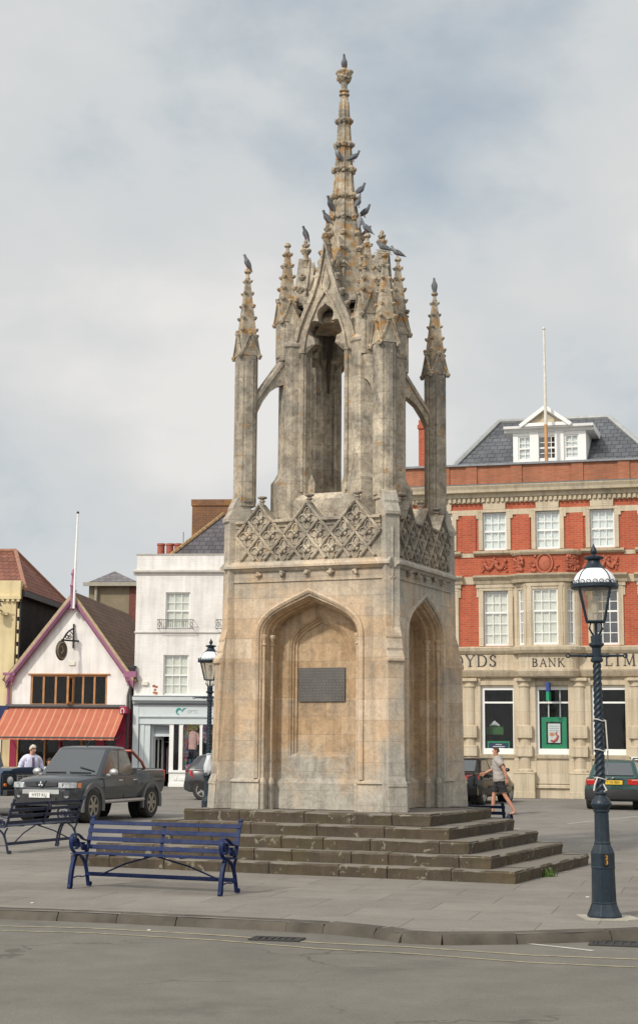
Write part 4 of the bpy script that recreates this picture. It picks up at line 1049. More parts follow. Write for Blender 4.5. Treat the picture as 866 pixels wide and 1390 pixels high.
# ground floor
GW = [(F.u(578, 980), F.u(625, 980)), (F.u(652.5, 980), F.u(699.5, 980)), (F.u(726.5, 980), F.u(775.5, 980)), (F.u(803, 980), F.u(853, 980)), (F.u(881, 980), F.u(931, 980))]
mb = MB(); wall_grid(mb, uL, uR, 0, zf0[0] - .0, [(a, b, zg[0], zg[1]) for a, b in GW], .06, .16)
obj('stone_wall', mb, bst, bank)
for k, (a, b) in enumerate(GW):
    zt_ = zg[1] - (zg[1] - zg[0]) * .235
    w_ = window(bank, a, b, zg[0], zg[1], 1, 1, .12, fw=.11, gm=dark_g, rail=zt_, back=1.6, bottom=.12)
    if k == 2:
        mb = MB()
        for x in (a + .42, b - .42): mb.box(x - .02, x + .02, .225, .26, zg[0] + .1, zg[1] - .1)
        obj('glazing_bar', mb, white_p, w_)
    mb = MB(); mould(mb, a - .12, b + .12, [(.07, zg[0] - .16), (-.02, zg[0] - .14), (-.06, zg[0] - .03), (-.06, zg[0] - .003), (.07, zg[0] + .0)]); obj('window_sill', mb, bst2, bank)
    mb = MB(); mb.box(a - .02, b + .02, .0, .061, zg[0] - 1.0, zg[0] - .22); mould(mb, a - .1, b + .1, [(.065, zg[0] - 1.16), (-.03, zg[0] - 1.14), (-.03, zg[0] - 1.05), (.065, zg[0] - 1.0)]); obj('spandrel_panel', mb, bst, bank, bevel=.01)
    mb = MB()
    for x0, x1 in ((a - .17, a - .02), (b + .02, b + .17)): mb.box(x0, x1, .005, .061, zg[0], zg[1] + .05)
    mb.box(a - .17, b + .17, .004, .061, zg[1] + .051, zg[1] + .2); obj('window_surround', mb, bst, bank, bevel=.01)
mb = MB(); v0 = F.u(750, 1068); mb.box(v0 - .11, v0 + .11, .03, .062, F.z(750, 1071), F.z(750, 1065.5))
for k in range(3): mb.box(v0 - .10, v0 + .10, .022, .03, F.z(750, 1070.5) + k * .05, F.z(750, 1070.5) + k * .05 + .025)
obj('air_vent', mb, M('vent_black', (.02, .02, .02), .6), bank)
# half-round rusticated columns on pedestals
for px in (563, 637.5, 712, 786.5, 864, 938):
    x = F.u(px, 980); zt_ = zfm - .06; zb1 = F.z(712, 1048); r = F.u(720.5, 980) - F.u(712, 980)
    root = MB(); root.lathe([(r, zb1 + .1), (r * .93, zt_ - .42), (r * .93, zt_ - .30)], 20, (x, .06, 0))
    col_ = obj('column', root, bst, bank, smooth=40)
    mb = MB(); mb.lathe([(r * .95, zt_ - .32), (r * 1.1, zt_ - .29), (r * 1.1, zt_ - .25), (r * .97, zt_ - .23), (r * .97, zt_ - .15), (r * 1.22, zt_ - .1)], 20, (x, .06, 0)); mb.box(x - r * 1.3, x + r * 1.3, -r * 1.3 + .06, .06, zt_ - .1, zt_); obj('capital', mb, bst, col_, smooth=40)
    for y0, y1 in ((1002, 985), (1027, 1012)):
        mb = MB(); q0, q1 = F.z(712, y0), F.z(712, y1); mb.box(x - r * 1.28, x + r * 1.28, -r * 1.22 + .06, .061, q0, q1); obj('rusticated_block', mb, bst, col_, bevel=.02)
    mb = MB(); mb.lathe([(r * 1.3, zb1), (r * 1.3, zb1 + .06), (r * 1.12, zb1 + .1), (r * 1.02, zb1 + .12)], 20, (x, .06, 0)); obj('column_base', mb, bst, col_, smooth=40)
    mb = MB(); mb.box(x - r * 1.62, x + r * 1.62, -r * 1.5 + .06, .06, 0, zb1 - .05); mb.box(x - r * 1.7, x + r * 1.7, -r * 1.58 + .06, .061, zb1 - .05, zb1); mb.box(x - r * 1.68, x + r * 1.68, -r * 1.56 + .06, .059, 0, .22); obj('pedestal', mb, bst2, col_, bevel=.012)
    mb = MB(); mb.box(x - r * 1.75, x + r * 1.75, -.02, .062, zb1, zt_); obj('pilaster_strip', mb, bst, col_)
# roof, hips, dormer
def Fz(px, py, dep): return F.uz(px, py, dep)
e0 = zp1 - .35; r0 = Fz(677, 574.5, 4.6); r1 = Fz(826, 568, 4.6); el_ = F.u(603, 629, .5); er_ = F.u(905, 616, .5)
E0, E1, E2, E3 = Vector((el_, .45, e0)), Vector((er_, .45, e0)), Vector((er_, 8.8, e0)), Vector((el_, 8.8, e0)); R0, R1 = Vector((r0[0], 4.6, r0[1])), Vector((r1[0], 4.6, r1[1]))
mb = MB(); mb.face([E0, E1, R1, R0]); mb.face([E2, E3, R0, R1]); mb.mi = 1; mb.face([E1, E2, R1]); mb.face([E3, E0, R0]); roof = obj('roof', mb, [slate_b, slate_by], bank)
mb = MB(); mb.tube([E0 + Vector((0, 0, .05)), R0 + Vector((0, 0, .05)), R1 + Vector((0, 0, .05)), E1 + Vector((0, 0, .05))], .11, 6); obj('ridge_capping', mb, M('ridge_lead', (.33, .335, .33), .6, .2), roof, smooth=50)
mb = MB(); x0, x1 = F.u(568, 600, 5), F.u(578, 600, 5); mb.box(x0, x1, 5, 6.2, 9, F.z(572, 570, 5)); mb.box(x0 - .04, x1 + .04, 4.95, 6.25, F.z(572, 570, 5) - .35, F.z(572, 570, 5) - .2); obj('chimney', mb, brk, bank)
DD = 1.1
D = lambda px, py: F.uz(px, py, DD)
dx0, dx1 = D(696, 610)[0], D(795, 610)[0]; dz0, dz1 = zp1 - .3, D(743, 583)[1]; dpx = (D(714, 581)[0], D(769, 581)[0]); dap = D(741, 555)
wx = [(D(703, 605)[0], D(721, 605)[0]), (D(729.5, 605)[0], D(757.5, 605)[0]), (D(766, 605)[0], D(785, 605)[0])]; wz = (D(743, 624)[1], D(743, 591)[1])
mb = MB(); wall_grid(mb, dx0, dx1, dz0, dz1, [(a, b, wz[0], wz[1]) for a, b in wx], DD, .12)
for x in (dx0, dx1): mb.face([(x, DD, dz0), (x, 5, dz0), (x, 5, dz1), (x, DD, dz1)])
for x in (dpx[0] + .28, dpx[1] - .28): mb.box(x - .16, x + .16, DD - .05, DD + .01, dz0, dz1)
dorm = obj('dormer', mb, white_p, bank)
mb = MB(); mould(mb, dx0 - .3, dx1 + .3, [(DD, dz1 - .1), (DD - .06, dz1 - .08), (DD - .1, dz1 + .0), (DD - .28, dz1 + .03), (DD - .3, dz1 + .12), (5, dz1 + .18), (5, dz1 - .1)]); obj('dormer_cornice', mb, white_p, dorm)
mb = MB(); pz = dz1 + .12
mb.prism([(dpx[0], pz), (dpx[1], pz), (dap[0], dap[1] - .1)], DD - .2, 4.5, 'y'); obj('pediment', mb, bst2, dorm)
mb = MB(); 
for s in (0, 1): mb.bar([Vector((dpx[s] - .18 * (1 - 2 * s), DD - .24, pz - .02)), Vector((dap[0], DD - .24, dap[1]))], .3, .13, up=(0, 0, 1))
mb.box(dpx[0] - .1, dpx[1] + .1, DD - .34, DD - .1, pz - .04, pz + .08); obj('pediment_moulding', mb, white_p, dorm)
for (a, b), nc in zip(wx, (2, 3, 2)): window(dorm, a, b, wz[0], wz[1], nc, 4, DD + .04, fw=.05, cm=net if nc == 2 else None, back=1.0)
# things at the bank
wood_w = M('flagpole_paint', (.62, .58, .50), .6, .2, 5)
pb = F.d * F.u(741.3, 625, .28) + F.P0 + F.n * .28
fp = thing('flagpole', 'white wooden flagpole on the red brick bank roof, orange at its foot', 'flagpole', (pb.x, pb.y, zp1 - .02), 0)
zt_ = F.z(738, 447, .28) - zp1; lean = (F.u(737.6, 447, .28) - F.u(741.3, 625, .28))
mb = MB(); mb.tube([(lean * k, 0, zt_ * k) for k in (.28, .6, 1.0)], [.06, .05, .035], 8); mb.ball((lean, 0, zt_ + .04), .06); obj('pole', mb, wood_w, fp, smooth=60)
mb = MB(); mb.tube([(0, 0, 0), (lean * .14, 0, zt_ * .14), (lean * .285, 0, zt_ * .285)], [.066, .064, .061], 8); obj('pole_foot', mb, M('orange_varnish', (.50, .26, .10), .6, .2, 5), fp, smooth=60)
green = M('green_sign', (.005, .26, .115), .4, .1, 3); navy = M('navy_sign', (.012, .02, .085), .4, .1, 3); poster_w = M('poster_white', (.72, .72, .70), .5, .05, 3)
# framed poster in the middle window
a, b = F.u(735.5, 1000, .3), F.u(769.5, 1000, .3); z0, z1 = F.z(752, 1017, .3), F.z(752, 973.5, .3)
pp = thing('framed_poster', 'white poster in a bright green frame hanging in the middle bank window', 'poster', F.P0 + F.d * ((a + b) / 2) + F.n * .175 + Vector((0, 0, z0)), F.A)
hw = (b - a) / 2; h = z1 - z0; mb = MB(); f = .16
mb.box(-hw, -hw + f, 0, .04, 0, h); mb.box(hw - f, hw, 0, .04, 0, h); mb.box(-hw + f, hw - f, 0, .04, 0, f); mb.box(-hw + f, hw - f, 0, .04, h - f, h); obj('frame', mb, green, pp)
mb = MB(); mb.box(-hw + .17, hw - .17, .012, .03, .17, h - .17); sheet = obj('backing', mb, room, pp)
mb = MB(); mb.box(-hw + .22, hw - .22, -.006, .012, .22, h - .22); obj('sheet', mb, poster_w, pp)
mb = MB()
for k in range(4): mb.box(-hw + .27, hw - .27 - .1 * (k == 3), -.009, -.006, h - .32 - .075 * k, h - .30 - .075 * k)
obj('print_lines', mb, M('poster_grey', (.35, .35, .36), .6), pp)
mb = MB(); mb.tube([(-.12, -.012, .30), (-.02, -.012, .27), (.08, -.012, .33), (.13, -.012, .45), (.06, -.012, .52), (.10, -.012, .60)], [.03, .045, .045, .04, .03, .015], 6, up=(0, -1, 0)); obj('printed_figure', mb, M('poster_red', (.38, .07, .06), .6), pp)
mb = MB(); mb.ball((-.07, -.01, .5), (.085, .004, .065), 10, 6); obj('printed_patch', mb, M('poster_orange', (.65, .28, .12), .6), pp)
# blue notice board in the left window
a, b = F.u(662, 1010, .3), F.u(692, 1010, .3); z0, z1 = F.z(676, 1018.5, .3), F.z(676, 1006, .3)
nb = thing('window_notice', 'low navy sign with green border at the foot of the left bank window', 'sign', F.P0 + F.d * ((a + b) / 2) + F.n * .185 + Vector((0, 0, z0)), F.A)
hw = (b - a) / 2; h = z1 - z0
mb = MB(); mb.box(-hw, hw, 0, .03, 0, h); obj('border', mb, green, nb)
mb = MB(); mb.box(-hw + .05, hw - .05, -.012, -.001, -.0 + .01, h - .06); obj('board', mb, navy, nb)
mb = MB()
for k, (x0, x1) in enumerate(((-.10, .12), (-.2, .22), (-.12, .2))): mb.box(x0, x1, -.016, -.013, h - .13 - .065 * k, h - .105 - .065 * k)
obj('white_lines', mb, poster_w, nb)
a, b = F.u(658, 990, .5), F.u(683, 990, .5)
gd = thing('green_display', 'dark green display board standing behind the left bank window glass', 'display board', F.P0 + F.d * ((a + b) / 2) + F.n * .6 + Vector((0, 0, F.z(670, 997, .6))), F.A)
mb = MB(); mb.box(-.3, .3, 0, .03, 0, .27); obj('board', mb, M('dull_green', (.03, .12, .02), .6), gd); mb = MB(); mb.tube([(-.18, 0, .30), (0, 0, .4), (.18, 0, .30)], [.02, .09, .02], 8); obj('top_ornament', mb, poster_w, gd)
# projecting sign over the middle window
x = F.u(746, 940); z0, z1 = F.z(746, 951, -.5), F.z(746, 926, -.5)
ps = thing('projecting_sign', 'narrow blue and green sign projecting over the middle bank window, edge on', 'sign', F.P0 + F.d * x + F.n * .0 + Vector((0, 0, z0)), F.A)
h = z1 - z0; mb = MB(); mb.box(-.05, .05, -.62, -.1, h * .48, h); obj('blue_panel', mb, M('bank_blue', (.02, .05, .22), .4), ps); mb = MB(); mb.box(-.05, .05, -.62, -.1, 0, h * .48 - .004); obj('green_panel', mb, green, ps); mb = MB(); mb.box(-.015, .015, -.1, .1, h * .8, h * .86); mb.box(-.015, .015, -.1, .1, h * .2, h * .26); obj('bracket', mb, iron, ps)

x = F.u(862, 1031, -.3); pkg = thing('parking_sign', 'small white sign with blue-green roundel fixed low on the bank wall at the right edge', 'sign', F.P0 + F.d * x - F.n * .3 + Vector((0, 0, F.z(862, 1036, -.3))), F.A)
mb = MB(); mb.box(-.14, .30, 0, .03, 0, .21); obj('board', mb, poster_w, pkg, bevel=.006)
mb = MB(); mb.lathe([(.045, -.004), (.045, .002), (.001, .002)], 16, M=Matrix.Translation((-.05, 0, .13)) @ Matrix.Rotation(pi / 2, 4, 'X')); obj('roundel', mb, M('roundel_teal', (.05, .25, .30), .5), pkg)
mb = MB(); mb.box(-.02, .02, .03, .32, .08, .12); obj('bracket', mb, iron, pkg)
# ================================================================== the shops on the left
S = Fac(G(230, 1068), -4.5)
def sthing(name, label, cat, u, z=0.0, y=0.0, group=None):
    return thing(name, label, cat, S.P0 + S.d * u + S.n * y + Vector((0, 0, z)), S.A, group)
su = lambda px, py=950, dep=0.0: S.u(px, py, dep); sz = lambda px, py, dep=0.0: S.z(px, py, dep)
# ---- white three-storey shop
ws = sthing('white_shop', 'white three-storey painted brick shop with slate roof and pale grey shopfront', 'building', 0)
wbr = brickmat('white_painted_brick', (.84, .81, .77), (.80, .77, .73), (.75, .72, .68), ms=.006, stain=.18, stain_col=(.5, .45, .38))
grey_p = M('pale_grey_paint', (.56, .61, .62), .5, .06, 3); grey_d = M('grey_paint', (.44, .49, .51), .5, .06, 3)
cap_d = M('weathered_moulding', (.42, .39, .35), .8, .2, 4)
slate_s = tilemat('shop_slate', (.115, .105, .115), (.085, .078, .088), 'x', .3, .22, (.2, .17, .12), .2)
wl, wr = su(183, 900), su(352, 900); zt_ = sz(245, 753); zs_ = sz(245, 945)
top = [(su(225, 830), su(258, 830), sz(242, 854), sz(242, 804)), (su(304, 830), su(337, 830), sz(242, 854), sz(242, 804))]
mid = [(su(222, 917), su(256, 917), sz(240, 944), sz(240, 889)), (su(300, 917), su(334, 917), sz(240, 944), sz(240, 889))]
mb = MB(); wall_grid(mb, wl, wr, zs_ - .6, zt_, top + mid, 0, .14)
for x in (wl, wr): mb.face([(x, 0, 0), (x, 10, 0), (x, 10, zt_), (x, 0, zt_)])
mb.face([(wl, 0, zt_), (wr, 0, zt_), (wr, .35, zt_), (wl, .35, zt_)]); mb.face([(wl, .35, zt_), (wr, .35, zt_), (wr, .35, zt_ - .8), (wl, .35, zt_ - .8)])
obj('wall', mb, wbr, ws)
mb = MB(); mould(mb, wl - .05, wr, [(-.03, zt_ - .01), (-.03, zt_ + .04), (.38, zt_ + .05), (.38, zt_)]); obj('parapet_coping', mb, cap_d, ws)
zc = sz(245, 777); mb = MB(); mould(mb, wl - .12, wr, [(.01, zc - .12), (-.04, zc - .1), (-.05, zc - .02), (-.13, zc), (-.14, zc + .07), (.01, zc + .13)]); obj('parapet_moulding', mb, M('dirty_white', (.52, .49, .45), .8, .15, 3), ws)
zc = sz(245, 859); mb = MB(); mould(mb, wl - .04, wr, [(.01, zc - .03), (-.04, zc - .02), (-.05, zc + .03), (.01, zc + .06)]); obj('string_course', mb, M('dirty_white', (.5, .48, .44)), ws)
for k, (a, b, c, d) in enumerate(top): window(ws, a, b, c, d, 3, 4, .08, cm=blind, gap=.0, back=.6)
for k, (a, b, c, d) in enumerate(mid): window(ws, a, b, c, d, 3, 4, .08, cm=blind, back=.6)
black_i = M('black_iron', (.02, .02, .022), .5, .1, 8)
for a, b, c, d in top:                           # balconets
    mb = MB(); x0, x1 = a - .28, b + .18; zb, zt2 = c - .0, c + .36
    for z in (zb, zt2): mb.box(x0, x1, -.30, -.28, z, z + .022); mb.box(x0, x0 + .02, -.28, 0, z, z + .02); mb.box(x1 - .02, x1, -.28, 0, z, z + .02)
    n = 16
    for k in range(n + 1):
        x = x0 + (x1 - x0 - .016) * k / n; mb.box(x, x + .014, -.297, -.283, zb + .022, zt2)
    for s in (x0 + .06, x1 - .10):
        mb.tube([(s + .035 + .05 * cos(q), -.31, (zb + zt2) / 2 + .1 * sin(q)) for q in [k * pi / 6 for k in range(12)]], .01, 4, closed=True, up=(0, 1, 0))
    obj('balconet', mb, black_i, ws)
# slate roof behind the parapet, with an orange-lichened hip
rz0 = zt_ - .2; hipb = (su(232, 752, 1.0), sz(232, 752, 1.0)); hipt = (su(304, 699, 4.2), sz(304, 699, 4.2))
sl_y = tilemat('shop_slate_side', (.115, .105, .115), (.085, .078, .088), 'y', .3, .22, (.2, .17, .12), .2)
A0_, A1_ = Vector((hipb[0], 1.0, hipb[1] - .1)), Vector((wr + 2, 1.0, hipb[1] - .1)); B0_, B1_ = Vector((hipt[0], 4.2, hipt[1])), Vector((wr + 2, 4.2, hipt[1]))
mb = MB(); mb.face([A0_, A1_, B1_, B0_]); mb.mi = 1; mb.face([A0_, B0_, Vector((hipb[0], 8.5, hipb[1] - .1))]); rf = obj('roof', mb, [slate_s, sl_y], ws)
och = M('lichened_ridge_tile', (.30, .19, .09), .85, .6, 6); mb = MB(); n = 12
for k in range(n):
    p = A0_.lerp(B0_, k / n); q = A0_.lerp(B0_, (k + .93) / n); mb.tube([p + Vector((0, 0, .04)), q + Vector((0, 0, .06))], .085, 6)
obj('hip_tiles', mb, och, rf, smooth=50)
chb = brickmat('old_chimney_brick', (.24, .10, .05), (.17, .08, .045), (.2, .15, .1), .24, .08, .012, stain=.95, stain_col=(.40, .20, .05))
x0, x1 = su(261, 700, 4.6), su(314, 700, 4.6); zc_ = sz(287, 678, 4.6)
mb = MB(); mb.box(x0, x1, 4.6, 5.7, rz0, zc_ - .28); mb.box(x0 - .04, x1 + .06, 4.55, 5.75, zc_ - .281, zc_ - .0); obj('chimney', mb, chb, ws)
pot = M('terracotta_pot', (.33, .085, .055), .75, .2, 5)
for px in (219, 231, 242):
    x = su(px, 745, 2.2); z1 = sz(px, 738, 2.2); mb = MB(); mb.lathe([(.17, zt_ - .5), (.155, z1 - .1), (.18, z1 - .09), (.18, z1), (.13, z1), (.12, z1 - .2)], 14, (x, 2.2, 0)); obj('chimney_pot', mb, pot, ws, smooth=40)
mb = MB(); x = su(211, 760, 2.2); mb.box(su(212, 760, 1.8), su(249, 760, 1.8), 1.8, 2.7, zt_ - 1.0, zt_ - .05); obj('chimney_stack', mb, chb, ws)
x = su(249, 740, 3); mb = MB(); mb.tube([(x, 3, zt_ - .3), (x, 3, sz(249, 722, 3))], .015, 5); obj('aerial', mb, black_i, ws)
# small things on its wall
mb = MB(); x = su(197, 928); z = sz(197, 928); mb.box(x - .12, x + .14, -.1, 0, z - .07, z + .09); obj('alarm_box', mb, M('cream_plastic', (.72, .68, .58), .5), ws, bevel=.02)
mb = MB(); x = su(211, 935)
for dx, dz, r in ((-.05, .13, .06), (.06, .1, .05), (0, -.02, .05), (-.04, -.13, .05), (.05, -.16, .06)): mb.box(x + dx - r, x + dx + r, -.004, .002, sz(211, 936) + dz - r * .7, sz(211, 936) + dz + r)
obj('flaked_patch', mb, M('bare_brick', (.36, .12, .07), .9, .3, 8), ws)
# shopfront
zf1, zf0_ = sz(230, 958), sz(230, 972); zc0_, zc1_ = sz(230, 953), sz(230, 945)
mb = MB(); mould(mb, wl + .02, wr, [(.02, zc0_ - .1), (-.18, zc0_ - .06), (-.22, zc0_ + .02), (-.40, zc0_ + .06), (-.42, zc1_ - .03), (.02, zc1_ + .05)]); obj('shopfront_cornice', mb, grey_p, ws)
mb = MB(); mb.box(wl + .02, wr, -.43, -.1, zc1_ - .028, zc1_ - .0); mb.box(wl + .02, wr, -.24, -.15, zc0_ - .11, zc0_ - .07); obj('cornice_lead', mb, M('dark_lead', (.10, .10, .105), .6), ws)
mb = MB(); mb.box(wl + .25, wr, -.14, .3, zf0_, zc0_ - .09); mb.box(wl + .25, wr, -.10, .3, sz(230, 983), zf0_ - .06); mould(mb, wl + .25, wr, [(-.1, zf0_ - .06), (-.17, zf0_ - .05), (-.18, zf0_), (-.1, zf0_ + .02)]); obj('fascia', mb, grey_p, ws)
zdoor = sz(218, 985); dxl, dxr = su(204, 1020), su(231.5, 1020); awl = su(234, 1020)
arcs = [(su(248.5, 1010), su(271.5, 1010)), (su(275, 1010), su(298, 1010)), (su(302, 1010), su(325, 1010))]; zsil = sz(260, 1049); zarc = sz(260, 976)
mb = MB(); mb.box(wl + .02, wl + .26, -.16, .3, .25, zc0_ - .08); mb.box(wl + .0, wl + .28, -.18, .3, 0, .25); mb.box(wl + .0, wl + .28, -.18, .3, zc0_ - .08, zc0_ + .02); mb.box(wl + .28, su(196, 1020), -.06, .3, 0, sz(218, 983)); mb.box(su(196, 1020), dxl, -.03, .3, 0, sz(218, 982)); obj('pilaster', mb, grey_p, ws, bevel=.015)
mb = MB(); mb.box(awl - .1, wr, -.08, .0, .06, zsil); 
for a, b in ((su(236, 1060), su(241, 1060)), (su(243, 1060), su(262, 1060)), (su(264, 1060), su(283, 1060))): mb.box(a, b, -.105, -.079, .25, zsil - .18)
mb.box(awl - .12, wr, -.14, .02, zsil, zsil + .1); mb.box(awl - .12, wr, -.11, .02, .0, .16); obj('stall_riser', mb, white_p, ws, bevel=.01)
# window wall with round-headed lights
mb = MB(); P_all = []
def archhole(a, b, z0, zt, n=10):
    r = (b - a) / 2; return [(a, z0), (a, zt - r)] + [((a + b) / 2 - r * cos(pi * k / n), zt - r + r * sin(pi * k / n)) for k in range(1, n)] + [(b, zt - r), (b, z0)]
T = lambda x, y, z: Vector((x, y, z))
edges = [su(246, 1010), su(273.2, 1010), su(300, 1010), wr]; edges[0] = su(247, 1010)
for k, (a, b) in enumerate(arcs):
    for y in (-.06, .02): face_with_arch(mb, archhole(a, b, zsil + .1, zarc), edges[k], edges[k + 1], zsil + .1, sz(230, 973), y, T)
    h_ = archhole(a, b, zsil + .1, zarc); mb.grid([[T(x, -.06, z) for x, z in h_], [T(x, .02, z) for x, z in h_]])
nl, nr = su(236, 1010), su(246, 1010)
for y in (-.06, .02): face_with_arch(mb, archhole(nl, nr - .08, zsil + .1, zarc - .05), awl - .12, edges[0], zsil + .1, sz(230, 973), y, T)
obj('shop_window_frame', mb, white_p, ws)
mb = MB(); mb.box(awl, wr, -.02, -.014, zsil + .1, zarc); obj('shop_window_pane', mb, dark_g, ws)
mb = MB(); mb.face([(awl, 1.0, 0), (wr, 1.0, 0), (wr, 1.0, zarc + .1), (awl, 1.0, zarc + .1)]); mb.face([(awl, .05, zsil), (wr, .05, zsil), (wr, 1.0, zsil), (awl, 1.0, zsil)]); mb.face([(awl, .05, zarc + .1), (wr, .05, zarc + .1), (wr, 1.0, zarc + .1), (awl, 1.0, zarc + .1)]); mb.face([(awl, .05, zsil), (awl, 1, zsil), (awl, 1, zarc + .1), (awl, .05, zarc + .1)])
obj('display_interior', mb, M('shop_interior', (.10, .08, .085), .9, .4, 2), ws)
# doorway: louvred light, frame, dark inside, open door
mb = MB(); zl0, zl1 = sz(218, 995), sz(218, 985)
for k in range(6): mb.box(dxl + .1, dxr - .08, .26, .32, zl0 + (zl1 - zl0) * k / 6, zl0 + (zl1 - zl0) * (k + .6) / 6)
mb.box(dxl, dxl + .1, .22, .34, 0, zl1); mb.box(dxr - .08, dxr + .02, .22, .34, 0, zl1); mb.box(dxl + .1, dxr - .08, .22, .34, zl0 - .14, zl0 - .02); obj('door_frame', mb, grey_p, ws)
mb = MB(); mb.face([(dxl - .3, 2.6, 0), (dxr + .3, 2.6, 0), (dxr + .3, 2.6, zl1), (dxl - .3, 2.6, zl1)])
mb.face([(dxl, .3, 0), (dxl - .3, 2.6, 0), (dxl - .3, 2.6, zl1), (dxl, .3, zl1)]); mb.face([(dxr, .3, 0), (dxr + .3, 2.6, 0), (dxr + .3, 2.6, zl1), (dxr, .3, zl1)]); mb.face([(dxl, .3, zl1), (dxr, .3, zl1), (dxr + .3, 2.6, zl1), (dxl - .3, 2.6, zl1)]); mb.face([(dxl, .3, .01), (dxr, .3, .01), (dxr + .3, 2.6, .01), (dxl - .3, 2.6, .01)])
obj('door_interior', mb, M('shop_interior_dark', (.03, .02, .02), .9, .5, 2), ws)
mb = MB(); mb.face([(dxl, -.03, 0.004), (dxl, .3, .004), (dxr, .3, .004), (dxr, -.03, .004)]); mb.face([(dxl - .0, -.03, zl1), (dxr, -.03, zl1), (dxr, .3, zl1), (dxl, .3, zl1)]); mb.box(dxr + .02, awl - .0, -.03, .3, 0, zl1 + .05); obj('door_recess', mb, grey_d, ws)
dm = Matrix.Translation((dxl + .1, .32, 0)) @ Matrix.Rotation(radians(62), 4, 'Z'); mb = MB(); W_ = dxr - dxl - .18; H_ = zl0 - .14
for q in ((0, .1, 0, H_), (W_ - .1, W_, 0, H_), (.1, W_ - .1, 0, .25), (.1, W_ - .1, H_ - .12, H_)): mb.box(q[0], q[1], 0, .05, q[2], q[3], dm)
mb.box(W_ / 2 - .03, W_ / 2 + .03, .005, .045, .25, H_ - .12, dm)
dr = obj('door', mb, white_p, ws); mb = MB(); mb.box(.1, W_ - .1, .02, .028, .25, H_ - .12, dm); obj('door_pane', mb, dark_g, dr)
# faint shop logo on the fascia: a teal swirl and pale letters
teal = M('teal_logo', (.04, .30, .28), .5, .1); mb = MB(); x = su(244, 966); z = sz(244, 966)
mb.tube([(x + .10 * cos(q), -.145, z + .12 * sin(q)) for q in [radians(20 + 26 * k) for k in range(11)]], [.015, .025, .035, .04, .04, .04, .035, .03, .025, .02, .01], 6, up=(0, 1, 0)); mb.tube([(x + .12, -.145, z + .02), (x + .2, -.145, z + .12), (x + .3, -.145, z + .14)], [.03, .025, .01], 6, up=(0, 1, 0))
obj('logo', mb, teal, ws)
mb = MB()
for k in range(3):
    xx = su(258 + k * 4.2, 966); mb.tube([(xx + .055 * cos(q), -.143, z + .07 * sin(q)) for q in [k2 * pi / 5 for k2 in range(10 if k != 1 else 6)]], .012, 4, up=(0, 1, 0), closed=(k != 1))
obj('pale_lettering', mb, M('pale_letter', (.42, .47, .5), .6), ws)
# rainwater pipe between the two shops
mb = MB(); x = su(180.5, 930); zt2 = sz(181, 906); mb.tube([(x - .06, -.1, zt2 - .1), (x - .06, -.1, sz(181, 930)), (x - .16, -.12, sz(181, 945)), (x - .13, -.12, .1)], .06, 8, up=(0, 1, 0)); mb.lathe([(.08, -.3), (.16, -.05), (.2, 0), (.2, .06), (.05, .06)], 6, (x - .03, -.1, zt2)); obj('drainpipe', mb, M('dark_pipe', (.06, .06, .065), .6), ws, smooth=40)
# ---- display: mannequin, garments, flowers
cloth = lambda n, c: M(n, c, .85, .2, 14, .004)
mx, mz = su(260.5, 1010), zsil + .1
mq = sthing('mannequin', 'headless shop mannequin in pale pink floral top and blue jeans', 'mannequin', mx, mz, .26)
zt2 = sz(260, 991, .4) - mz; hipz = sz(260, 1015, .4) - mz
mb = MB(); mb.loft([[Vector((cos(a) * rx, sin(a) * ry, z)) for a in [k * pi / 6 for k in range(12)]] for z, rx, ry in ((hipz - .06, .2, .13), (hipz + .15, .17, .11), (hipz + .42, .21, .12), (zt2 - .1, .2, .1), (zt2 - .02, .08, .07), (zt2 + .06, .05, .05))])
for s in (-1, 1): mb.tube([(s * .19, 0, zt2 - .12), (s * .25, -.02, zt2 - .35), (s * .24, -.06, zt2 - .6)], [.06, .055, .04], 8)
obj('blouse', mb, cloth('pink_floral', (.62, .36, .33)), mq, smooth=60)
mb = MB()
for s in (-1, 1): mb.tube([(s * .09, 0, hipz), (s * .1, 0, hipz * .5), (s * .08, 0, .02)], [.11, .085, .07], 10)
obj('jeans', mb, cloth('denim', (.035, .075, .14)), mq, smooth=60)
fl_m = [cloth('flower_pink', (.62, .16, .26)), cloth('flower_yellow', (.65, .45, .08)), cloth('flower_green', (.12, .42, .30)), cloth('flower_lilac', (.35, .22, .45)), cloth('flower_white', (.7, .66, .62))]
def garland(lab, pts, cols):
    r = sthing('flower_garland', lab, 'decoration', pts[0][0], pts[0][1], .18); 
    for ci in cols:
        mb = MB()
        for x, z in pts:
            if RND.random() < 1.5 / len(cols) + .1:
                x2, z2 = x - pts[0][0] + RND.uniform(-.07, .07), z - pts[0][1] + RND.uniform(-.06, .06)
                for k in range(5): mb.ball((x2 + .045 * cos(k * 1.26), RND.uniform(-.02, .02), z2 + .045 * sin(k * 1.26)), .038, 5, 4, jit=.2)
        obj('blossoms', mb, fl_m[ci], r, smooth=60)
zz = lambda y: sz(260, y, .2); xx = lambda p: su(p, 1010, .2)
garland('string of pink, lilac and yellow flowers down the left edge of the arched shop window', [(xx(250.5 + (k % 3)), zz(982 + k * 2.2)) for k in range(30)], (0, 3, 1, 2))
garland('yellow and green flower swag across the head of the arched shop window', [(xx(252 + k * 1.1), zz(983 + (k % 3) * 2)) for k in range(17)], (1, 2, 1))
garland('low mixed flowers along the sill at the mannequin feet', [(xx(252 + k * 1.3), zz(1041 + (k % 4) * 1.6)) for k in range(15)], (4, 3, 0))
garland('lilac and pink flower bunch hanging in the second arched window', [(xx(276 + (k * 5) % 9), zz(984 + k * 1.4)) for k in range(16)], (3, 0, 4))
tq = sthing('teal_garments', 'bright turquoise clothes hanging low in the second arched shop window', 'clothing', su(281, 1030), sz(281, 1048, .3), .3)
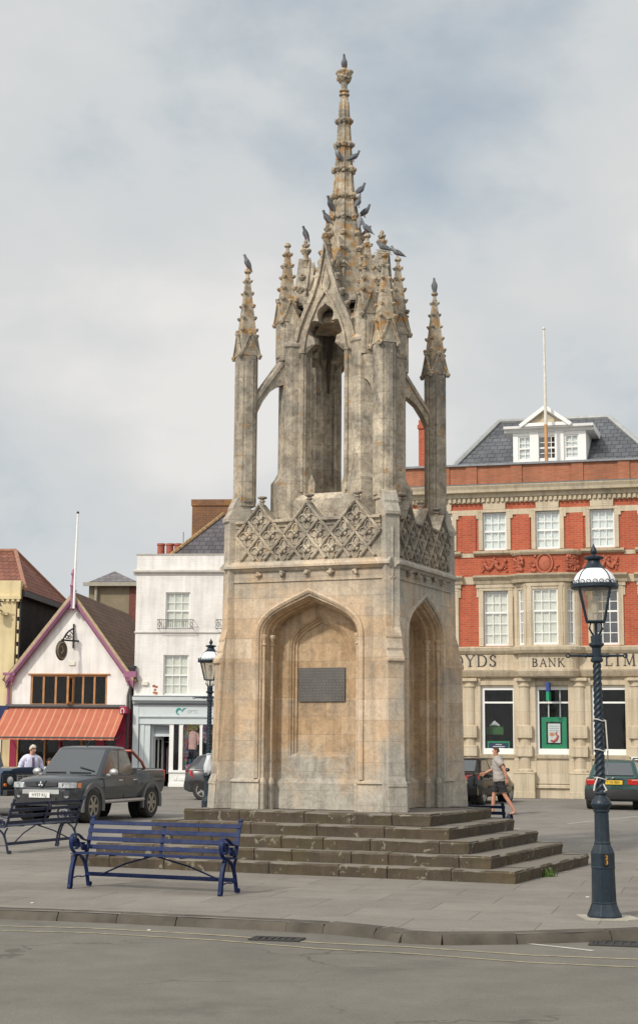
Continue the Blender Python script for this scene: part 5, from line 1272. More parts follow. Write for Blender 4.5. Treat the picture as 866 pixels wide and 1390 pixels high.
hh = sz(281, 1018, .3) - sz(281, 1048, .3); mb = MB()
for dx, w_, h0, h1 in ((-.14, .1, .1, .8), (.12, .13, .2, 1.0)): mb.loft([[Vector((dx + cos(a) * w_ * k, sin(a) * .06, hh * h)) for a in [q * pi / 5 for q in range(10)]] for k, h in ((1.1, h0), (.9, (h0 + h1) / 2), (1.2, h1 - .08), (.5, h1))])
obj('tops', mb, cloth('turquoise', (.02, .45, .46)), tq, smooth=60); mb = MB(); mb.lathe([(.01, hh), (.012, hh + .3)], 6); obj('hanger', mb, black_i, tq)
for k, (dx, c, l) in enumerate(((.20, (.10, .03, .05), 'dark red coat'), (.33, (.35, .35, .38), 'pale grey coat'), (.45, (.16, .05, .08), 'plum coat'), (.56, (.06, .05, .06), 'black coat'))):
    g = sthing('hanging_coat', l + ' hanging on the rail inside the white shop doorway', 'clothing', dxl + dx + .22, .5, 1.2, 'coats inside the shop doorway')
    mb = MB(); mb.loft([[Vector((cos(a) * .06 * q, sin(a) * .2 * q, z)) for a in [j * pi / 5 for j in range(10)]] for z, q in ((0, 1.1), (.6, .95), (1.0, 1.1), (1.12, .4), (1.2, .12))]); obj('coat', mb, cloth('coat%d' % k, c), g, smooth=60)
    mb = MB(); mb.tube([(0, 0, 1.2), (0, 0, 1.3)], .012, 5); obj('hook', mb, black_i, g)
rl = sthing('clothes_rail', 'metal clothes rail inside the white shop doorway', 'rail', dxl + .62, 0, 1.2)
mb = MB(); mb.tube([(-.5, 0, 0.02), (-.5, 0, 1.8), (.3, 0, 1.8), (.3, 0, .02)], .018, 6, up=(0, 1, 0)); obj('rail', mb, M('steel', (.5, .5, .5), .3, .05, 5, metal=1), rl)

# ---- gabled pub front, white with plum bargeboards
gh = sthing('gabled_house', 'white gabled house with plum bargeboards, brown tiled roof and striped awning', 'building', 0)
render_w = brickmat('white_render', (.84, .805, .765), (.84, .805, .765), (.84, .805, .765), 90, 90, .001, stain=.18, stain_col=(.5, .45, .38)); plum = M('plum_paint', (.30, .115, .20), .5, .12, 4); plum_d = M('plum_shadow_board', (.20, .07, .13), .5, .12, 4)
tile_y = tilemat('brown_tiles_side', (.155, .085, .055), (.10, .062, .042), 'y', .26, .19, (.22, .15, .06), .35)
verge = M('verge_tiles', (.42, .33, .20), .85, .25, 6)
gl, gr = su(17, 930), su(176.5, 930); gz = sz(17, 915); ga = (su(101.5, 808), sz(101.5, 809)); gd = 12.0
wins = (su(42, 936), su(146, 936), sz(95, 957.5), sz(95, 916))
mb = MB(); wall_grid(mb, gl, gr, sz(95, 962), gz, [wins], 0, .12)
mb.face([(gl, 0, gz), (gr, 0, gz), (ga[0], 0, ga[1])])
for x in (gl, gr): mb.face([(x, 0, 0), (x, gd, 0), (x, gd, gz), (x, 0, gz)])
obj('wall', mb, render_w, gh)
mb = MB()
for x, e in ((gl, -1), (gr, 1)):
    d = Vector((ga[0] - x, 0, ga[1] - gz)).normalized(); lo = Vector((x, 0, gz)) - d * .42
    n = Vector((-d.z, 0, d.x)) * (1 if e < 0 else -1)
    if n.z < 0: n = -n
    K = 1
    a = [lo + Vector((0, -.28, .0)), Vector((ga[0], -.28, ga[1])), Vector((ga[0], gd, ga[1])), lo + Vector((0, gd, 0))]
    b = [p + n * .13 for p in a]; b[1] = Vector((ga[0], -.28, ga[1] + .17)); b[2] = Vector((ga[0], gd, ga[1] + .17))
    mb.loft([a, b])
rf = obj('roof', mb, tile_y, gh)
for x in (gl, gr):
    d = (Vector((ga[0], 0, ga[1])) - Vector((x, 0, gz))).normalized(); lo = Vector((x, 0, gz)) - d * .35; hi = Vector((ga[0], 0, ga[1]))
    dn = Vector((0, 0, -1))
    for nm, y0, o0, o1, m in (('bargeboard', -.30, .02, .215, plum), ('bargeboard_trim', -.34, .02, .11, plum), ('bargeboard_shadow', -.22, .235, .33, plum_d), ('verge_tiles', -.33, -.16, .015, verge)):
        mb = MB(); mb.loft([[p + dn * o + Vector((0, y, 0)) for o, y in ((o0, y0), (o1, y0), (o1, y0 + (.05 if m is not verge else .36)), (o0, y0 + (.05 if m is not verge else .36)))] for p in (lo, hi)]); obj(nm, mb, m, gh)
    mb = MB(); e = -1 if x == gl else 1; xe = x + e * .02
    mb.box(xe - .22, xe + .28, -.34, .05, gz - .12, gz + .12) if e > 0 else mb.box(xe - .3, xe + .2, -.34, .05, gz - .06, gz + .05)
    mb.lathe([(.02, -.42), (.06, -.38), (.04, -.33), (.10, -.25), (.15, -.1), (.17, 0)], 10, (xe - e * .05, -.17, gz - .05)); obj('eaves_bracket', mb, plum, gh, smooth=40)
mb = MB(); mb.lathe([(.05, -.62), (.10, -.55), (.07, -.42), (.1, -.2), (.1, .35), (.14, .4), (.08, .5), (.06, .8), (.11, .9), (.03, 1.1)], 8, (ga[0], -.30, ga[1])); obj('gable_finial', mb, plum, gh, smooth=40)
fpg = sthing('flagpole', 'tall white flagpole on the apex of the white gabled house', 'flagpole', su(101, 820, -.42), sz(101, 826, -.42), -.44)
h_ = sz(101, 697, -.42) - sz(101, 826, -.42); mb = MB(); mb.tube([(0, 0, 0), (.02, 0, h_ * .5), (.05, 0, h_)], [.055, .05, .035], 8); obj('pole', mb, white_p, fpg, smooth=60)
mb = MB(); mb.ball((.05, 0, h_ + .03), .06); mb.box(-.06, .06, .03, .15, .1, .18); mb.box(-.06, .06, .03, .15, .7, .78); obj('fittings', mb, iron, fpg)
mb = MB(); x = gl - .12; mb.tube([(x, -.1, gz - .1), (x, -.1, sz(20, 958))], .06, 8); obj('drainpipe', mb, plum, gh, smooth=50)
# varnished casement window
oak = M('varnished_wood', (.42, .20, .075), .45, .25, 5)
a, b, c, d = wins; mb = MB(); mb.box(a, b, .02, .1, c, c + .07); mb.box(a, b, .02, .1, d - .07, d); mb.box(a - .12, b + .1, -.06, .03, d, d + .05)
n = 6; xs = [su(p, 936) for p in (44, 59.5, 76, 92)] ; xs2 = [su(p, 936) for p in (100, 113, 128.5, 144)]
for x in [a + .04] + xs[1:] + xs2[:-1] + [b - .04]: mb.box(x - .04, x + .04, .021, .099, c + .07, d - .07)
cw = obj('casement_window', mb, oak, gh)
for s, x in ((-1, xs[3]), (1, xs2[0])):     # two open leaves
    Mx = Matrix.Translation((x, .0, 0)) @ Matrix.Rotation(radians(-90 - s * 12), 4, 'Z'); mb = MB(); w_ = .5
    for q in ((0, .06, c + .07, d - .07), (w_ - .06, w_, c + .07, d - .07), (.06, w_ - .06, c + .07, c + .14), (.06, w_ - .06, d - .14, d - .07)): mb.box(q[0], q[1], -.02, .02, q[2], q[3], Mx)
    lf = obj('open_casement', mb, oak, cw); mb = MB(); mb.box(.05, w_ - .05, -.003, .003, c + .12, d - .12, Mx); obj('pane', mb, pane_g, lf)
mb = MB()
for x0, x1 in zip([a + .04] + xs[1:3], xs[1:]): mb.box(x0, x1, .055, .06, c + .07, d - .07)
for x0, x1 in zip(xs2, xs2[1:]): mb.box(x0, x1, .055, .06, c + .07, d - .07)
obj('panes', mb, dark_g, cw)
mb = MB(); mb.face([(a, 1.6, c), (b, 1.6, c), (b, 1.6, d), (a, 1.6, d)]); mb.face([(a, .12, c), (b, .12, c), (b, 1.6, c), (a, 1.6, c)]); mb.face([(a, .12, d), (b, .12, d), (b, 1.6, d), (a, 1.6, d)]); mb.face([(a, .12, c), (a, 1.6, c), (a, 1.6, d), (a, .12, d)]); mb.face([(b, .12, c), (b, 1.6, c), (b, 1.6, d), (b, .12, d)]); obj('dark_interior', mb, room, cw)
mb = MB(); mb.box(su(94, 900), su(102.5, 900), -.05, .01, sz(98, 903), sz(98, 898)); obj('small_plaque', mb, M('cream_plastic', (.6, .5, .3)), gh)
# wrought-iron bracket with an oval sign
sg = sthing('hanging_sign', 'dark oval pub sign on a scrolled wrought-iron bracket in the white gable', 'sign', su(100.5, 870), sz(100.5, 870), 0)
fz = lambda y: sz(100.5, y) - sz(100.5, 870); fx = lambda p: su(p, 870) - su(100.5, 870)
mb = MB(); mb.tube([(0, -.06, fz(880)), (0, -.06, fz(847))], .035, 6); mb.bar([(fx(108), -.06, fz(870.5)), (fx(91), -.9, fz(870.5))], .05, .07)
mb.tube([(0, -.07, fz(853)), (fx(97), -.35, fz(857)), (fx(94.5), -.6, fz(862)), (fx(92.5), -.8, fz(869))], .035, 6)
for cx_, cz_, r in ((97.5, 862, .14), (95, 866, .10), (98.5, 866.5, .09)): mb.tube([(fx(cx_) + r * cos(k * .7) * (1 - k * .07), -.45, fz(cz_) + r * sin(k * .7) * (1 - k * .07)) for k in range(11)], .022, 5, up=(0, 1, 0))
mb.tube([(fx(91), -.85, fz(870)), (fx(91), -.85, fz(873))], .02, 5); obj('bracket', mb, black_i, sg, smooth=40)
mb = MB(); zc_ = fz(884.5); mb.lathe([(.02, -.05), (.30, -.045), (.33, 0), (.30, .045), (.02, .05)], 24, M=Matrix.Translation((fx(91), -.85, zc_)) @ Matrix.Rotation(radians(58), 4, 'Z') @ Matrix.Scale(1.27, 4, (0, 0, 1)) @ Matrix.Rotation(pi / 2, 4, 'X')); obj('oval_board', mb, M('sign_dark', (.07, .06, .045), .5, .4, 7), sg, smooth=40)
mb = MB(); RM = Matrix.Translation((fx(91), -.85, zc_)) @ Matrix.Rotation(radians(58), 4, 'Z'); mb.tube([RM @ Vector((.26 * cos(k * pi / 12), -.055, .33 * sin(k * pi / 12))) for k in range(24)], .018, 5, up=(0, 1, 0), closed=True); mb.tube([RM @ Vector(q) for q in ((-.08, -.05, -.15), (.05, -.05, 0), (-.04, -.05, .17))], .03, 5, up=(0, 1, 0)); obj('gilt_detail', mb, M('dull_gilt', (.28, .22, .12), .5), sg)
# awning
def awnmat():
    m, t, p = newmat('striped_canvas'); co = ocoord(t); s = t.nodes.new('ShaderNodeSeparateXYZ'); t.links.new(co, s.inputs[0])
    f = math_(t, 'FRACT', math_(t, 'DIVIDE', s.outputs[0], .335)); st = ramp(t, f, [(.0, 0.0), (.80, 0.0), (.84, 1.0), (.95, 1.0), (.99, 0.0)])
    f2 = ramp(t, math_(t, 'FRACT', math_(t, 'DIVIDE', s.outputs[0], .112)), [(.75, 1.0), (.8, .86), (.95, .86), (1.0, 1.0)])
    red = ramp(t, noise(t, co, 1.5, 5), [(.3, (.39, .115, .07)), (.7, (.47, .145, .09))]); red = mixc(t, 1.0, red, f2, 'MULTIPLY')
    c = mixc(t, st, red, (.52, .27, .14)); t.links.new(c, p.inputs['Base Color']); p.inputs['Roughness'].default_value = .85; MATS['striped_canvas'] = m; return m
canvas = awnmat(); az1 = sz(90, 961); aw_l, aw_r = su(5, 970, -.15), su(172, 970, -.15); PJ = 2.3; az0 = sz(70, 1001, -PJ)
bl_, br_ = su(-12, 1002, -PJ), su(155.5, 1002, -PJ)
aw_l = bl_ ; aw_r = br_
mb = MB(); n = 26; K = 6; rows = []
for k in range(K + 1):
    f = k / K; rows.append([Vector((aw_l + (aw_r - aw_l) * j / n, -.15 - (PJ - .15) * f, az1 + (az0 - az1) * f - .05 * sin(pi * f) + .004 * sin(j * 2.1))) for j in range(n + 1)])
mb.grid(rows); up = [[p + Vector((0, .0, -.012)) for p in r] for r in rows]; mb.grid(up)
# scalloped valance
rows2 = [[Vector((p.x, p.y - .004, p.z)) for p in rows[-1]], [Vector((p.x, p.y - .01, p.z - .09 - .012 * abs(sin(j * 1.57)))) for j, p in enumerate(rows[-1])]]
mb.grid(rows2); aw = obj('awning', mb, canvas, gh, smooth=40)
mb = MB(); mb.tube([(aw_l, -.2, az1 + .06), (aw_r, -.2, az1 + .06)], .08, 8); mb.tube([(aw_l, -PJ, az0), (aw_r, -PJ, az0)], .03, 8)
for x in (aw_l + .1, aw_r - .1): mb.tube([(x, -.15, az1 - 1.0), (x, -PJ * .55, az0 - .03), (x, -PJ, az0 - .02)], .025, 6, up=(1, 0, 0))
obj('awning_frame', mb, M('dark_pipe', (.05, .05, .05)), aw)
# shopfront under the awning: crimson posts, dark glass
crim = M('crimson_paint', (.30, .012, .05), .4, .12, 3)
zh = sz(90, 962) ; mb = MB(); xs = [gl + .05, su(30, 1030), su(80, 1030), su(133, 1030), gr - .3]
for x, w_ in ((gl + .02, .28), (su(80, 1030), .10), (su(131, 1030), .34), (gr - .5, .55)): mb.box(x, x + w_, -.12, .2, 0, zh)
mb.box(gl, gr, -.15, .2, zh - .3, zh + .02); mb.box(gl, gr, -.1, .2, 0, .55); obj('shopfront', mb, crim, gh, bevel=.01)
mb = MB(); pass
for x in (gl + .3, su(60, 1030), su(110, 1030)):
    mb = MB(); mb.box(x, x + .07, -.1, .1, .5, zh - .3); obj('window_post', mb, oak, gh)
mb = MB(); mb.box(gl + .1, gr - .1, .03, .036, .5, zh - .3); obj('shop_pane', mb, dark_g, gh)
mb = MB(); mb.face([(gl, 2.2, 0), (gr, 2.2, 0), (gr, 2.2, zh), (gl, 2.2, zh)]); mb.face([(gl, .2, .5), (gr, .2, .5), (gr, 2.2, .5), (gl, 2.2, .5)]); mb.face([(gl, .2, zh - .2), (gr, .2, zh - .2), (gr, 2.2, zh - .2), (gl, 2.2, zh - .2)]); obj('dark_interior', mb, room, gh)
mb = MB(); x = gr - .12; mb.box(x - .16, x + .14, -.62, -.02, sz(169, 969), zh + .1); obj('end_console', mb, crim, gh, bevel=.03)
mb = MB(); mb.tube([(x - .03 + .07 * cos(q), -.63, zh - .1 + .12 * sin(q)) for q in [radians(-40 + 34 * k) for k in range(9)]], .02, 5, up=(0, 1, 0)); obj('console_scroll', mb, M('white_letter', (.75, .7, .68), .5), gh)
# ---- yellow building at the left edge
yb = sthing('yellow_building', 'pale yellow parapeted building with slate-hung side and brown tiled roof', 'building', 0)
yel = brickmat('yellow_render', (.68, .56, .33), (.68, .56, .33), (.68, .56, .33), 90, 90, .001, stain=.2, stain_col=(.45, .36, .2)); yr = su(27, 850); yl = su(-90, 850); yz = sz(13, 788)
mb = MB(); mb.box(yl, yr, 0, .4, sz(13, 812), yz); obj('parapet', mb, yel, yb, bevel=.02)
mb = MB(); mb.box(yl, su(21, 850), .03, 7.6, 0, sz(13, 812)); obj('wall', mb, yel, yb)
mb = MB(); z = sz(13, 812)
mb.box(yl, yr + .03, -.1, .03, z - .04, z + .1)
for k in range(26): mb.box(yr - .14 - .22 * k, yr - .02 - .22 * k, -.08, .03, z - .14, z - .041)
obj('dentil_cornice', mb, yel, yb)
tarred = brickmat('tarred_brick', (.035, .033, .032), (.05, .047, .045), (.02, .02, .02), .3, .12, .01, 'y', stain=.5, stain_col=(.09, .075, .06)); zt2 = sz(27, 805)
mb = MB(); mb.box(su(21, 850) + .01, yr - .1, .4, 7.5, 0, zt2 + .3); obj('side_wall', mb, tarred, yb)
mb = MB()
for k in range(5): z = zt2 - .65 - .52 * k; mb.box(yr - .12, yr - .04, .05, .35, z - .34, z)
obj('quoins', mb, yel, yb)
tl_y = tilemat('russet_tiles_side', (.26, .105, .07), (.19, .075, .052), 'y', .27, .2, (.15, .10, .06), .35); tl_x = tilemat('russet_tiles', (.26, .105, .07), (.19, .075, .052), 'x', .27, .2, (.15, .10, .06), .35)
ez = zt2 + .15; e0 = Vector((yr + .15, .2, ez)); e1 = Vector((yr + .15, 8.6, ez)); q = S.uz(22, 749, 4.3); t0 = Vector((q[0], 4.3, q[1])); q2 = S.uz(-40, 725, 4.3); t1 = Vector((q[0] - 10, 4.3, q[1])); f0 = Vector((yl - 5, .2, ez)); f1 = Vector((yl - 5, 8.6, ez))
mb = MB(); mb.face([e0, e1, t0]); mb.mi = 1; mb.face([f0, e0, t0, t1]); mb.face([e1, f1, t1, t0]); rf = obj('roof', mb, [tl_y, tl_x], yb)
mb = MB(); mb.tube([e0 + Vector((0, 0, .03)), t0 + Vector((0, 0, .05))], .09, 6); mb.tube([t0 + Vector((0, 0, .05)), t1 + Vector((0, 0, .05))], .1, 6); mb.tube([e1, t0 + Vector((0, 0, .03))], .09, 6); obj('ridge_tiles', mb, M('ridge_clay', (.30, .15, .10), .85, .25, 5), rf, smooth=50)
mb = MB(); mb.box(yr - .05, yr + .2, .2, 8.6, ez - .28, ez - .04); obj('gutter_board', mb, black_i, yb)
mb = MB(); x = yr - .02; mb.tube([(x, .15, ez - .3), (x, .1, sz(27, 910))], .055, 8); obj('drainpipe', mb, black_i, yb, smooth=50)
mb = MB(); mb.box(yl, su(14, 970), -.3, .1, sz(5, 985), sz(5, 958)); obj('navy_fascia', mb, navy, yb)
mb = MB(); mb.box(yl, su(1.5, 1020), -.04, .04, 0, sz(5, 985)); obj('shop_door_panel', mb, white_p, yb)
bk = sthing('iron_lantern_bracket', 'black wrought-iron bracket lamp high on the yellow building wall', 'lamp', su(3, 826), sz(3, 826), 0)
mb = MB(); mb.tube([(0, 0, -.1), (0, -.5, -.1), (.0, -.5, .3)], .03, 6); mb.tube([(-.3, -.5, .26), (.18, -.5, .26)], .03, 6); mb.tube([(.12 * cos(k), -.5, .05 + .12 * sin(k)) for k in range(6)], .03, 5, up=(0, 1, 0)); obj('bracket', mb, black_i, bk)
mb = MB(); mb.lathe([(.05, -.15), (.15, -.1), (.17, .05), (.06, .2)], 8, (-.12, -.5, -.05)); obj('lamp', mb, black_i, bk)
mb = MB(); mb.box(.02, .32, -.22, .0, -.28, -.18); obj('shelf', mb, yel, bk)
# ---- rendered tower block with hipped slate roof behind the gable
tb = sthing('rendered_block', 'drab rendered upper block with small hipped slate roof behind the gabled house', 'building', 0, 0, 14)
dep = 14; x0, x1 = su(121, 810, dep), su(190, 810, dep); z1 = sz(150, 793, dep); mb = MB(); mb.box(x0, x1, 0, 6, 3, z1); obj('wall', mb, M('drab_render', (.23, .19, .125), .9, .2, 2), tb)
mb = MB(); xa, xb = su(117, 795, dep), su(194, 795, dep); ap = (su(156, 778, dep + 3), sz(156, 778, dep + 3)); base = [Vector((xa, -.3, z1)), Vector((xb, -.3, z1)), Vector((xb, 6.3, z1)), Vector((xa, 6.3, z1))]; top_ = Vector((ap[0], 3, ap[1] + .1))
for i in range(4): mb.face([base[i], base[(i + 1) % 4], top_])
obj('roof', mb, tilemat('pale_slate', (.19, .175, .18), (.14, .13, .14), 'x', .3, .2), tb)
mb = MB(); mb.box(xa - .05, xb, -.42, -.3, z1 - .12, z1 + .06); mb.tube([(x0 + .4, -.15, z1 - .1), (x0 + .4, -.1, 5)], .08, 6); obj('gutter', mb, M('pale_pipe', (.33, .3, .24), .7), tb)
mb = MB(); mb.box(su(176, 810, dep), x1 + .05, -.04, 0, 3, z1 - .15); obj('brick_edge', mb, M('dark_red_edge', (.16, .05, .04), .8, .2), tb)
# ================================================================== street furniture
blue = M('bench_blue_paint', (.005, .016, .072), .5, .25, 7, .002, spec=.2, chips=.6); blue_d = M('bench_dark_blue_paint', (.006, .014, .05), .5, .25, 7, .002, chips=.6)
lamp_b = M('lamp_blue_paint', (.008, .019, .030), .42, .25, 4, .003, spec=.4, chips=.5)
def spiral(cy, cz, r0, r1, a0, turns, n):
    return [(cy + (r0 + (r1 - r0) * k / n) * cos(a0 + turns * 2 * pi * k / n), cz + (r0 + (r1 - r0) * k / n) * sin(a0 + turns * 2 * pi * k / n)) for k in range(n + 1)]
def smoothpath(pts, n=6):
    P = [Vector(p) for p in pts]; out = []
    for i in range(len(P) - 1):
        p0 = P[max(i - 1, 0)]; p1 = P[i]; p2 = P[i + 1]; p3 = P[min(i + 2, len(P) - 1)]
        for k in range(n):
            t = k / n; out.append(.5 * ((2 * p1) + (p2 - p0) * t + (2 * p0 - 5 * p1 + 4 * p2 - p3) * t * t + (3 * p1 - p0 - 3 * p2 + p3) * t ** 3))
    out.append(P[-1]); return out
def bench(label, loc, rz, m, grp):
    r = thing('park_bench', label, 'bench', loc, rz, grp); HL = 1.09
    def strap(mb, x, pts, w_=.045, t=.012): mb.bar([(x, y, z) for y, z in pts], t, w_, up=(1, 0, 0)) if False else mb.sweep([(x, y, z) for y, z in pts], [(-t/2, -w_/2), (t/2, -w_/2), (t/2, w_/2), (-t/2, w_/2)], up=(1, 0, 0))
    for s in (-1, 1):
        x = s * (HL - .03)
        # front leg: a long narrow loop of strap
        mb = MB(); loop = smoothpath([(-.275, .05), (-.285, .015), (-.255, 0.006), (-.235, .03), (-.225, .12), (-.195, .26), (-.15, .37), (-.11, .42), (-.14, .44), (-.20, .36), (-.25, .22), (-.268, .12), (-.275, .05)], 4)
        strap(mb, x, [(p.x, p.y) for p in loop]); strap(mb, x, spiral(-.245, .05, .028, .006, -pi / 2, 1.3, 14), .04, .008)
        strap(mb, x, spiral(-.172, .355, .03, .006, 0, 1.4, 14), .04, .008); obj('leg', mb, m, r, smooth=35)
        mb = MB(); strap(mb, x, [(p.x, p.y) for p in smoothpath([(-.12, .425), (-.04, .40), (.06, .33), (.12, .22), (.155, .10), (.17, .04), (.185, .008)], 5)], .05); strap(mb, x, spiral(.205, .036, .030, .008, -pi * .75, 1.3, 14), .045, .01); strap(mb, x, [(p.x, p.y) for p in smoothpath([(.155, .42), (.115, .36), (.10, .3), (.12, .22)], 5)], .04)
        obj('leg', mb, m, r, smooth=35)
        mb = MB(); strap(mb, x, [(p.x, p.y) for p in smoothpath([(-.225, .13), (-.05, .145), (.0, .13), (.145, .14)], 4)], .03, .01); obj('leg_tie', mb, m, r, smooth=35)
        # back post with a small rolled head, and the arm scroll
        mb = MB(); strap(mb, x, [(p.x, p.y) for p in smoothpath([(-.12, .425), (.02, .425), (.10, .43), (.145, .50), (.18, .62), (.225, .76), (.262, .86)], 5)], .05, .016); mb.tube([(x - .025, .268, .868), (x + .025, .268, .868)], .022, 8); obj('back_post', mb, m, r, smooth=35)
        mb = MB(); strap(mb, x, [(p.x, p.y) for p in smoothpath([(-.14, .43), (-.225, .48), (-.265, .57), (-.235, .655), (-.15, .675), (-.06, .645), (.02, .60), (.12, .575), (.165, .575)], 6)], .05, .012)
        strap(mb, x, spiral(-.155, .56, .075, .012, -pi / 2, 1.8, 26), .045, .010); strap(mb, x, [(p.x, p.y) for p in smoothpath([(-.11, .50), (-.03, .56), (.05, .52), (.11, .44)], 5)], .04, .01); strap(mb, x, spiral(.055, .50, .055, .012, pi / 2, 1.6, 22), .04, .009)
        obj('armrest', mb, m, r, smooth=35)
    mb = MB()
    for y, z in ((-.225, .436), (-.155, .443), (-.085, .441), (-.015, .437), (.055, .435)): mb.box(-HL + .02, HL - .02, y - .027, y + .027, z - .006, z + .006)
    for x in (-.5, 0, .5): mb.box(x - .02, x + .02, -.24, .09, .417, .4285)
    obj('seat', mb, m, r, bevel=.003)
    mb = MB()
    for z, h in ((.50, .055), (.60, .055), (.70, .055), (.80, .05)):
        f = (z - .43) / .43; y = .145 + .115 * f - .022
        mb.box(-HL + .0, HL - .0, -.006, .006, -h / 2, h / 2, Matrix.Translation((0, y, z)) @ Matrix.Rotation(radians(-16), 4, 'X'))
    mb.box(-.022, .022, -.008, .004, -.20, .20, Matrix.Translation((0, .205, .63)) @ Matrix.Rotation(radians(-16), 4, 'X'))
    obj('backrest', mb, m, r, bevel=.003)
    mb = MB(); mb.box(-HL + .03, HL - .03, .128, .14, .135, .185); obj('stretcher', mb, m, r, bevel=.003)
    for s in (-1, 1):
        mb = MB(); mb.tube([(0, .0, .425), (s * .45, .06, .31), (s * (HL - .25), .13, .16)], .011, 6); obj('brace', mb, m, r, smooth=50)
    return r
bm_ = (G(117, 1203) + G(327, 1213)) / 2; bench('bright blue iron bench facing the road, in front of the cross steps', (bm_ + Vector((-.404, -.914, 0)) * .2) + Vector((0, 0, .004)), radians(-23.8), blue, 'scrolled iron benches round the cross')
bm_ = G(13, 1160) + Vector((.406, .914, 0)) * 1.06; bench('dark blue iron bench seen from behind, in front of the grey pickup truck', (bm_ + Vector((-.914, .406, 0)) * .2) + Vector((0, 0, .004)), radians(-114), blue_d, 'scrolled iron benches round the cross')
bm_ = l2c(.85, 2.45, 0); bench('blue iron bench half hidden behind the right end of the cross steps', (bm_ + CV * .2), -TH + pi, blue_d, 'scrolled iron benches round the cross')

milk = M('opal_glass', (.82, .83, .84), .25, .04, 4, coat=.5)
lglass = glassmat('lantern_glass', (.80, .74, .64), .06, .12, .42)
plate_k = M('plate_black', (.012, .012, .012), .5, .1); num_y = M('number_yellow', (.75, .36, .03), .5, .05)
def lamp(label, base, zt, tilt, number, rz, bar_rz, cracked=False):
    """cast-iron lamp post; zt = height of the finial tip"""
    r = thing('street_lamp', label, 'street lamp', base, 0, 'blue cast-iron lamp posts'); r.rotation_euler = (0, tilt, rz); k = zt / 4.0
    Z = lambda v: v * k
    oct_ = lambda mb, prof, n=8, a0=pi / 8: mb.lathe([(a, Z(b)) for a, b in prof], n, a0=a0)
    mb = MB(); oct_(mb, [(.19, 0), (.19, .03), (.165, .08), (.142, .14), (.138, .15), (.142, .16), (.135, .17), (.127, .51), (.132, .52), (.132, .535), (.127, .54), (.130, .545), (.130, .675), (.122, .695), (.095, .755), (.090, .765), (.092, .785), (.084, .795), (.078, 1.10), (.09, 1.11), (.09, 1.13)]); obj('base', mb, lamp_b, r, bevel=.004)
    mb = MB(); oct_(mb, [(.08, 1.12), (.085, 1.14), (.10, 1.155), (.112, 1.18), (.112, 1.20), (.098, 1.23), (.07, 1.26), (.06, 1.28), (.068, 1.29), (.068, 1.305), (.055, 1.32)], 20, 0)
    for q in range(16): a = q * pi / 8; mb.ball((.104 * cos(a), .104 * sin(a), Z(1.19)), .014, 5, 4)
    obj('collar', mb, lamp_b, r, smooth=40)
    # barley-twist column
    mb = MB(); secs = []; n = 100; m_ = 24
    for i in range(n + 1):
        z = 1.31 + (2.735 - 1.31) * i / n; rr = .052 - .010 * i / n; tw = 2 * pi * 5.5 * i / n
        secs.append([Vector(((rr + .0065 * cos(4 * (a - tw) ) ) * cos(a), (rr + .0065 * cos(4 * (a - tw))) * sin(a), Z(z))) for a in [2 * pi * j / m_ for j in range(m_)]])
    mb.loft(secs); obj('twisted_column', mb, lamp_b, r, smooth=60)
    mb = MB(); oct_(mb, [(.05, 2.70), (.07, 2.715), (.07, 2.735), (.05, 2.76), (.052, 2.86), (.085, 2.885), (.085, 2.91), (.06, 2.915), (.062, 2.99), (.03, 3.0)]); obj('column_head', mb, lamp_b, r, bevel=.003)
    B = Matrix.Rotation(bar_rz, 4, 'Z')
    mb = MB(); mb.tube([B @ Vector((x, 0, Z(2.775))) for x in (-.30, -.12, 0, .12, .30)], [.012, .016, .022, .016, .012], 8)
    for s in (-1, 1): mb.tube([B @ Vector((s * .32 + .022 * cos(q), 0, Z(2.775) + .022 * sin(q))) for q in [j * pi / 5 for j in range(10)]], .008, 5, up=(0, 1, 0), closed=True)
    for s in (-.12, .12): mb.ball(B @ Vector((s, 0, Z(2.775))), .024, 8, 5)
    obj('ladder_bar', mb, lamp_b, r, smooth=50)
    # frog and stays
    mb = MB(); mb.tube([(0, 0, Z(2.98)), (0, 0, Z(3.15))], .018, 8)
    for q in range(4):
        a = q * pi / 2 + .6; mb.tube([(.04 * cos(a), .04 * sin(a), Z(2.99)), (.10 * cos(a), .10 * sin(a), Z(3.07)), (.075 * cos(a), .075 * sin(a), Z(3.145))], .010, 6)
    obj('lantern_bracket', mb, lamp_b, r, smooth=50)
    # lantern: four tapering panes with leaded corners
    a0 = .62; rt, rb, zt_, zb = .172 * sqrt(2), .095 * sqrt(2), 3.53, 3.145
    cor = lambda rr, z: [Vector((rr * cos(a0 + q * pi / 2), rr * sin(a0 + q * pi / 2), Z(z))) for q in range(4)]
    mb = MB()
    for p, q in zip(cor(rb, zb), cor(rt, zt_)): mb.tube([p, q], .0145, 6)
    b = cor(rb, zb)
    for i in range(4): mb.tube([b[i], b[(i + 1) % 4]], .014, 6)
    obj('lantern_frame', mb, lamp_b, r, smooth=50)
    mb = MB(); b, t_ = cor(rb * .985, zb), cor(rt * .985, zt_)
    for i in range(4): mb.face([b[i], b[(i + 1) % 4], t_[(i + 1) % 4], t_[i]])
    mb.face(list(reversed(b))); obj('lantern_panes', mb, lglass, r)
    mb = MB(); mb.lathe([(.02, Z(3.15)), (.02, Z(3.23)), (.035, Z(3.24)), (.045, Z(3.35)), (.02, Z(3.45))], 10); obj('burner', mb, M('burner_white', (.7, .68, .6), .4), r, smooth=40)
    mb = MB(); mb.lathe([(.25, Z(3.505)), (.265, Z(3.52)), (.265, Z(3.55)), (.24, Z(3.56)), (.235, Z(3.52)), (.05, Z(3.51))], 24)
    nq = 22
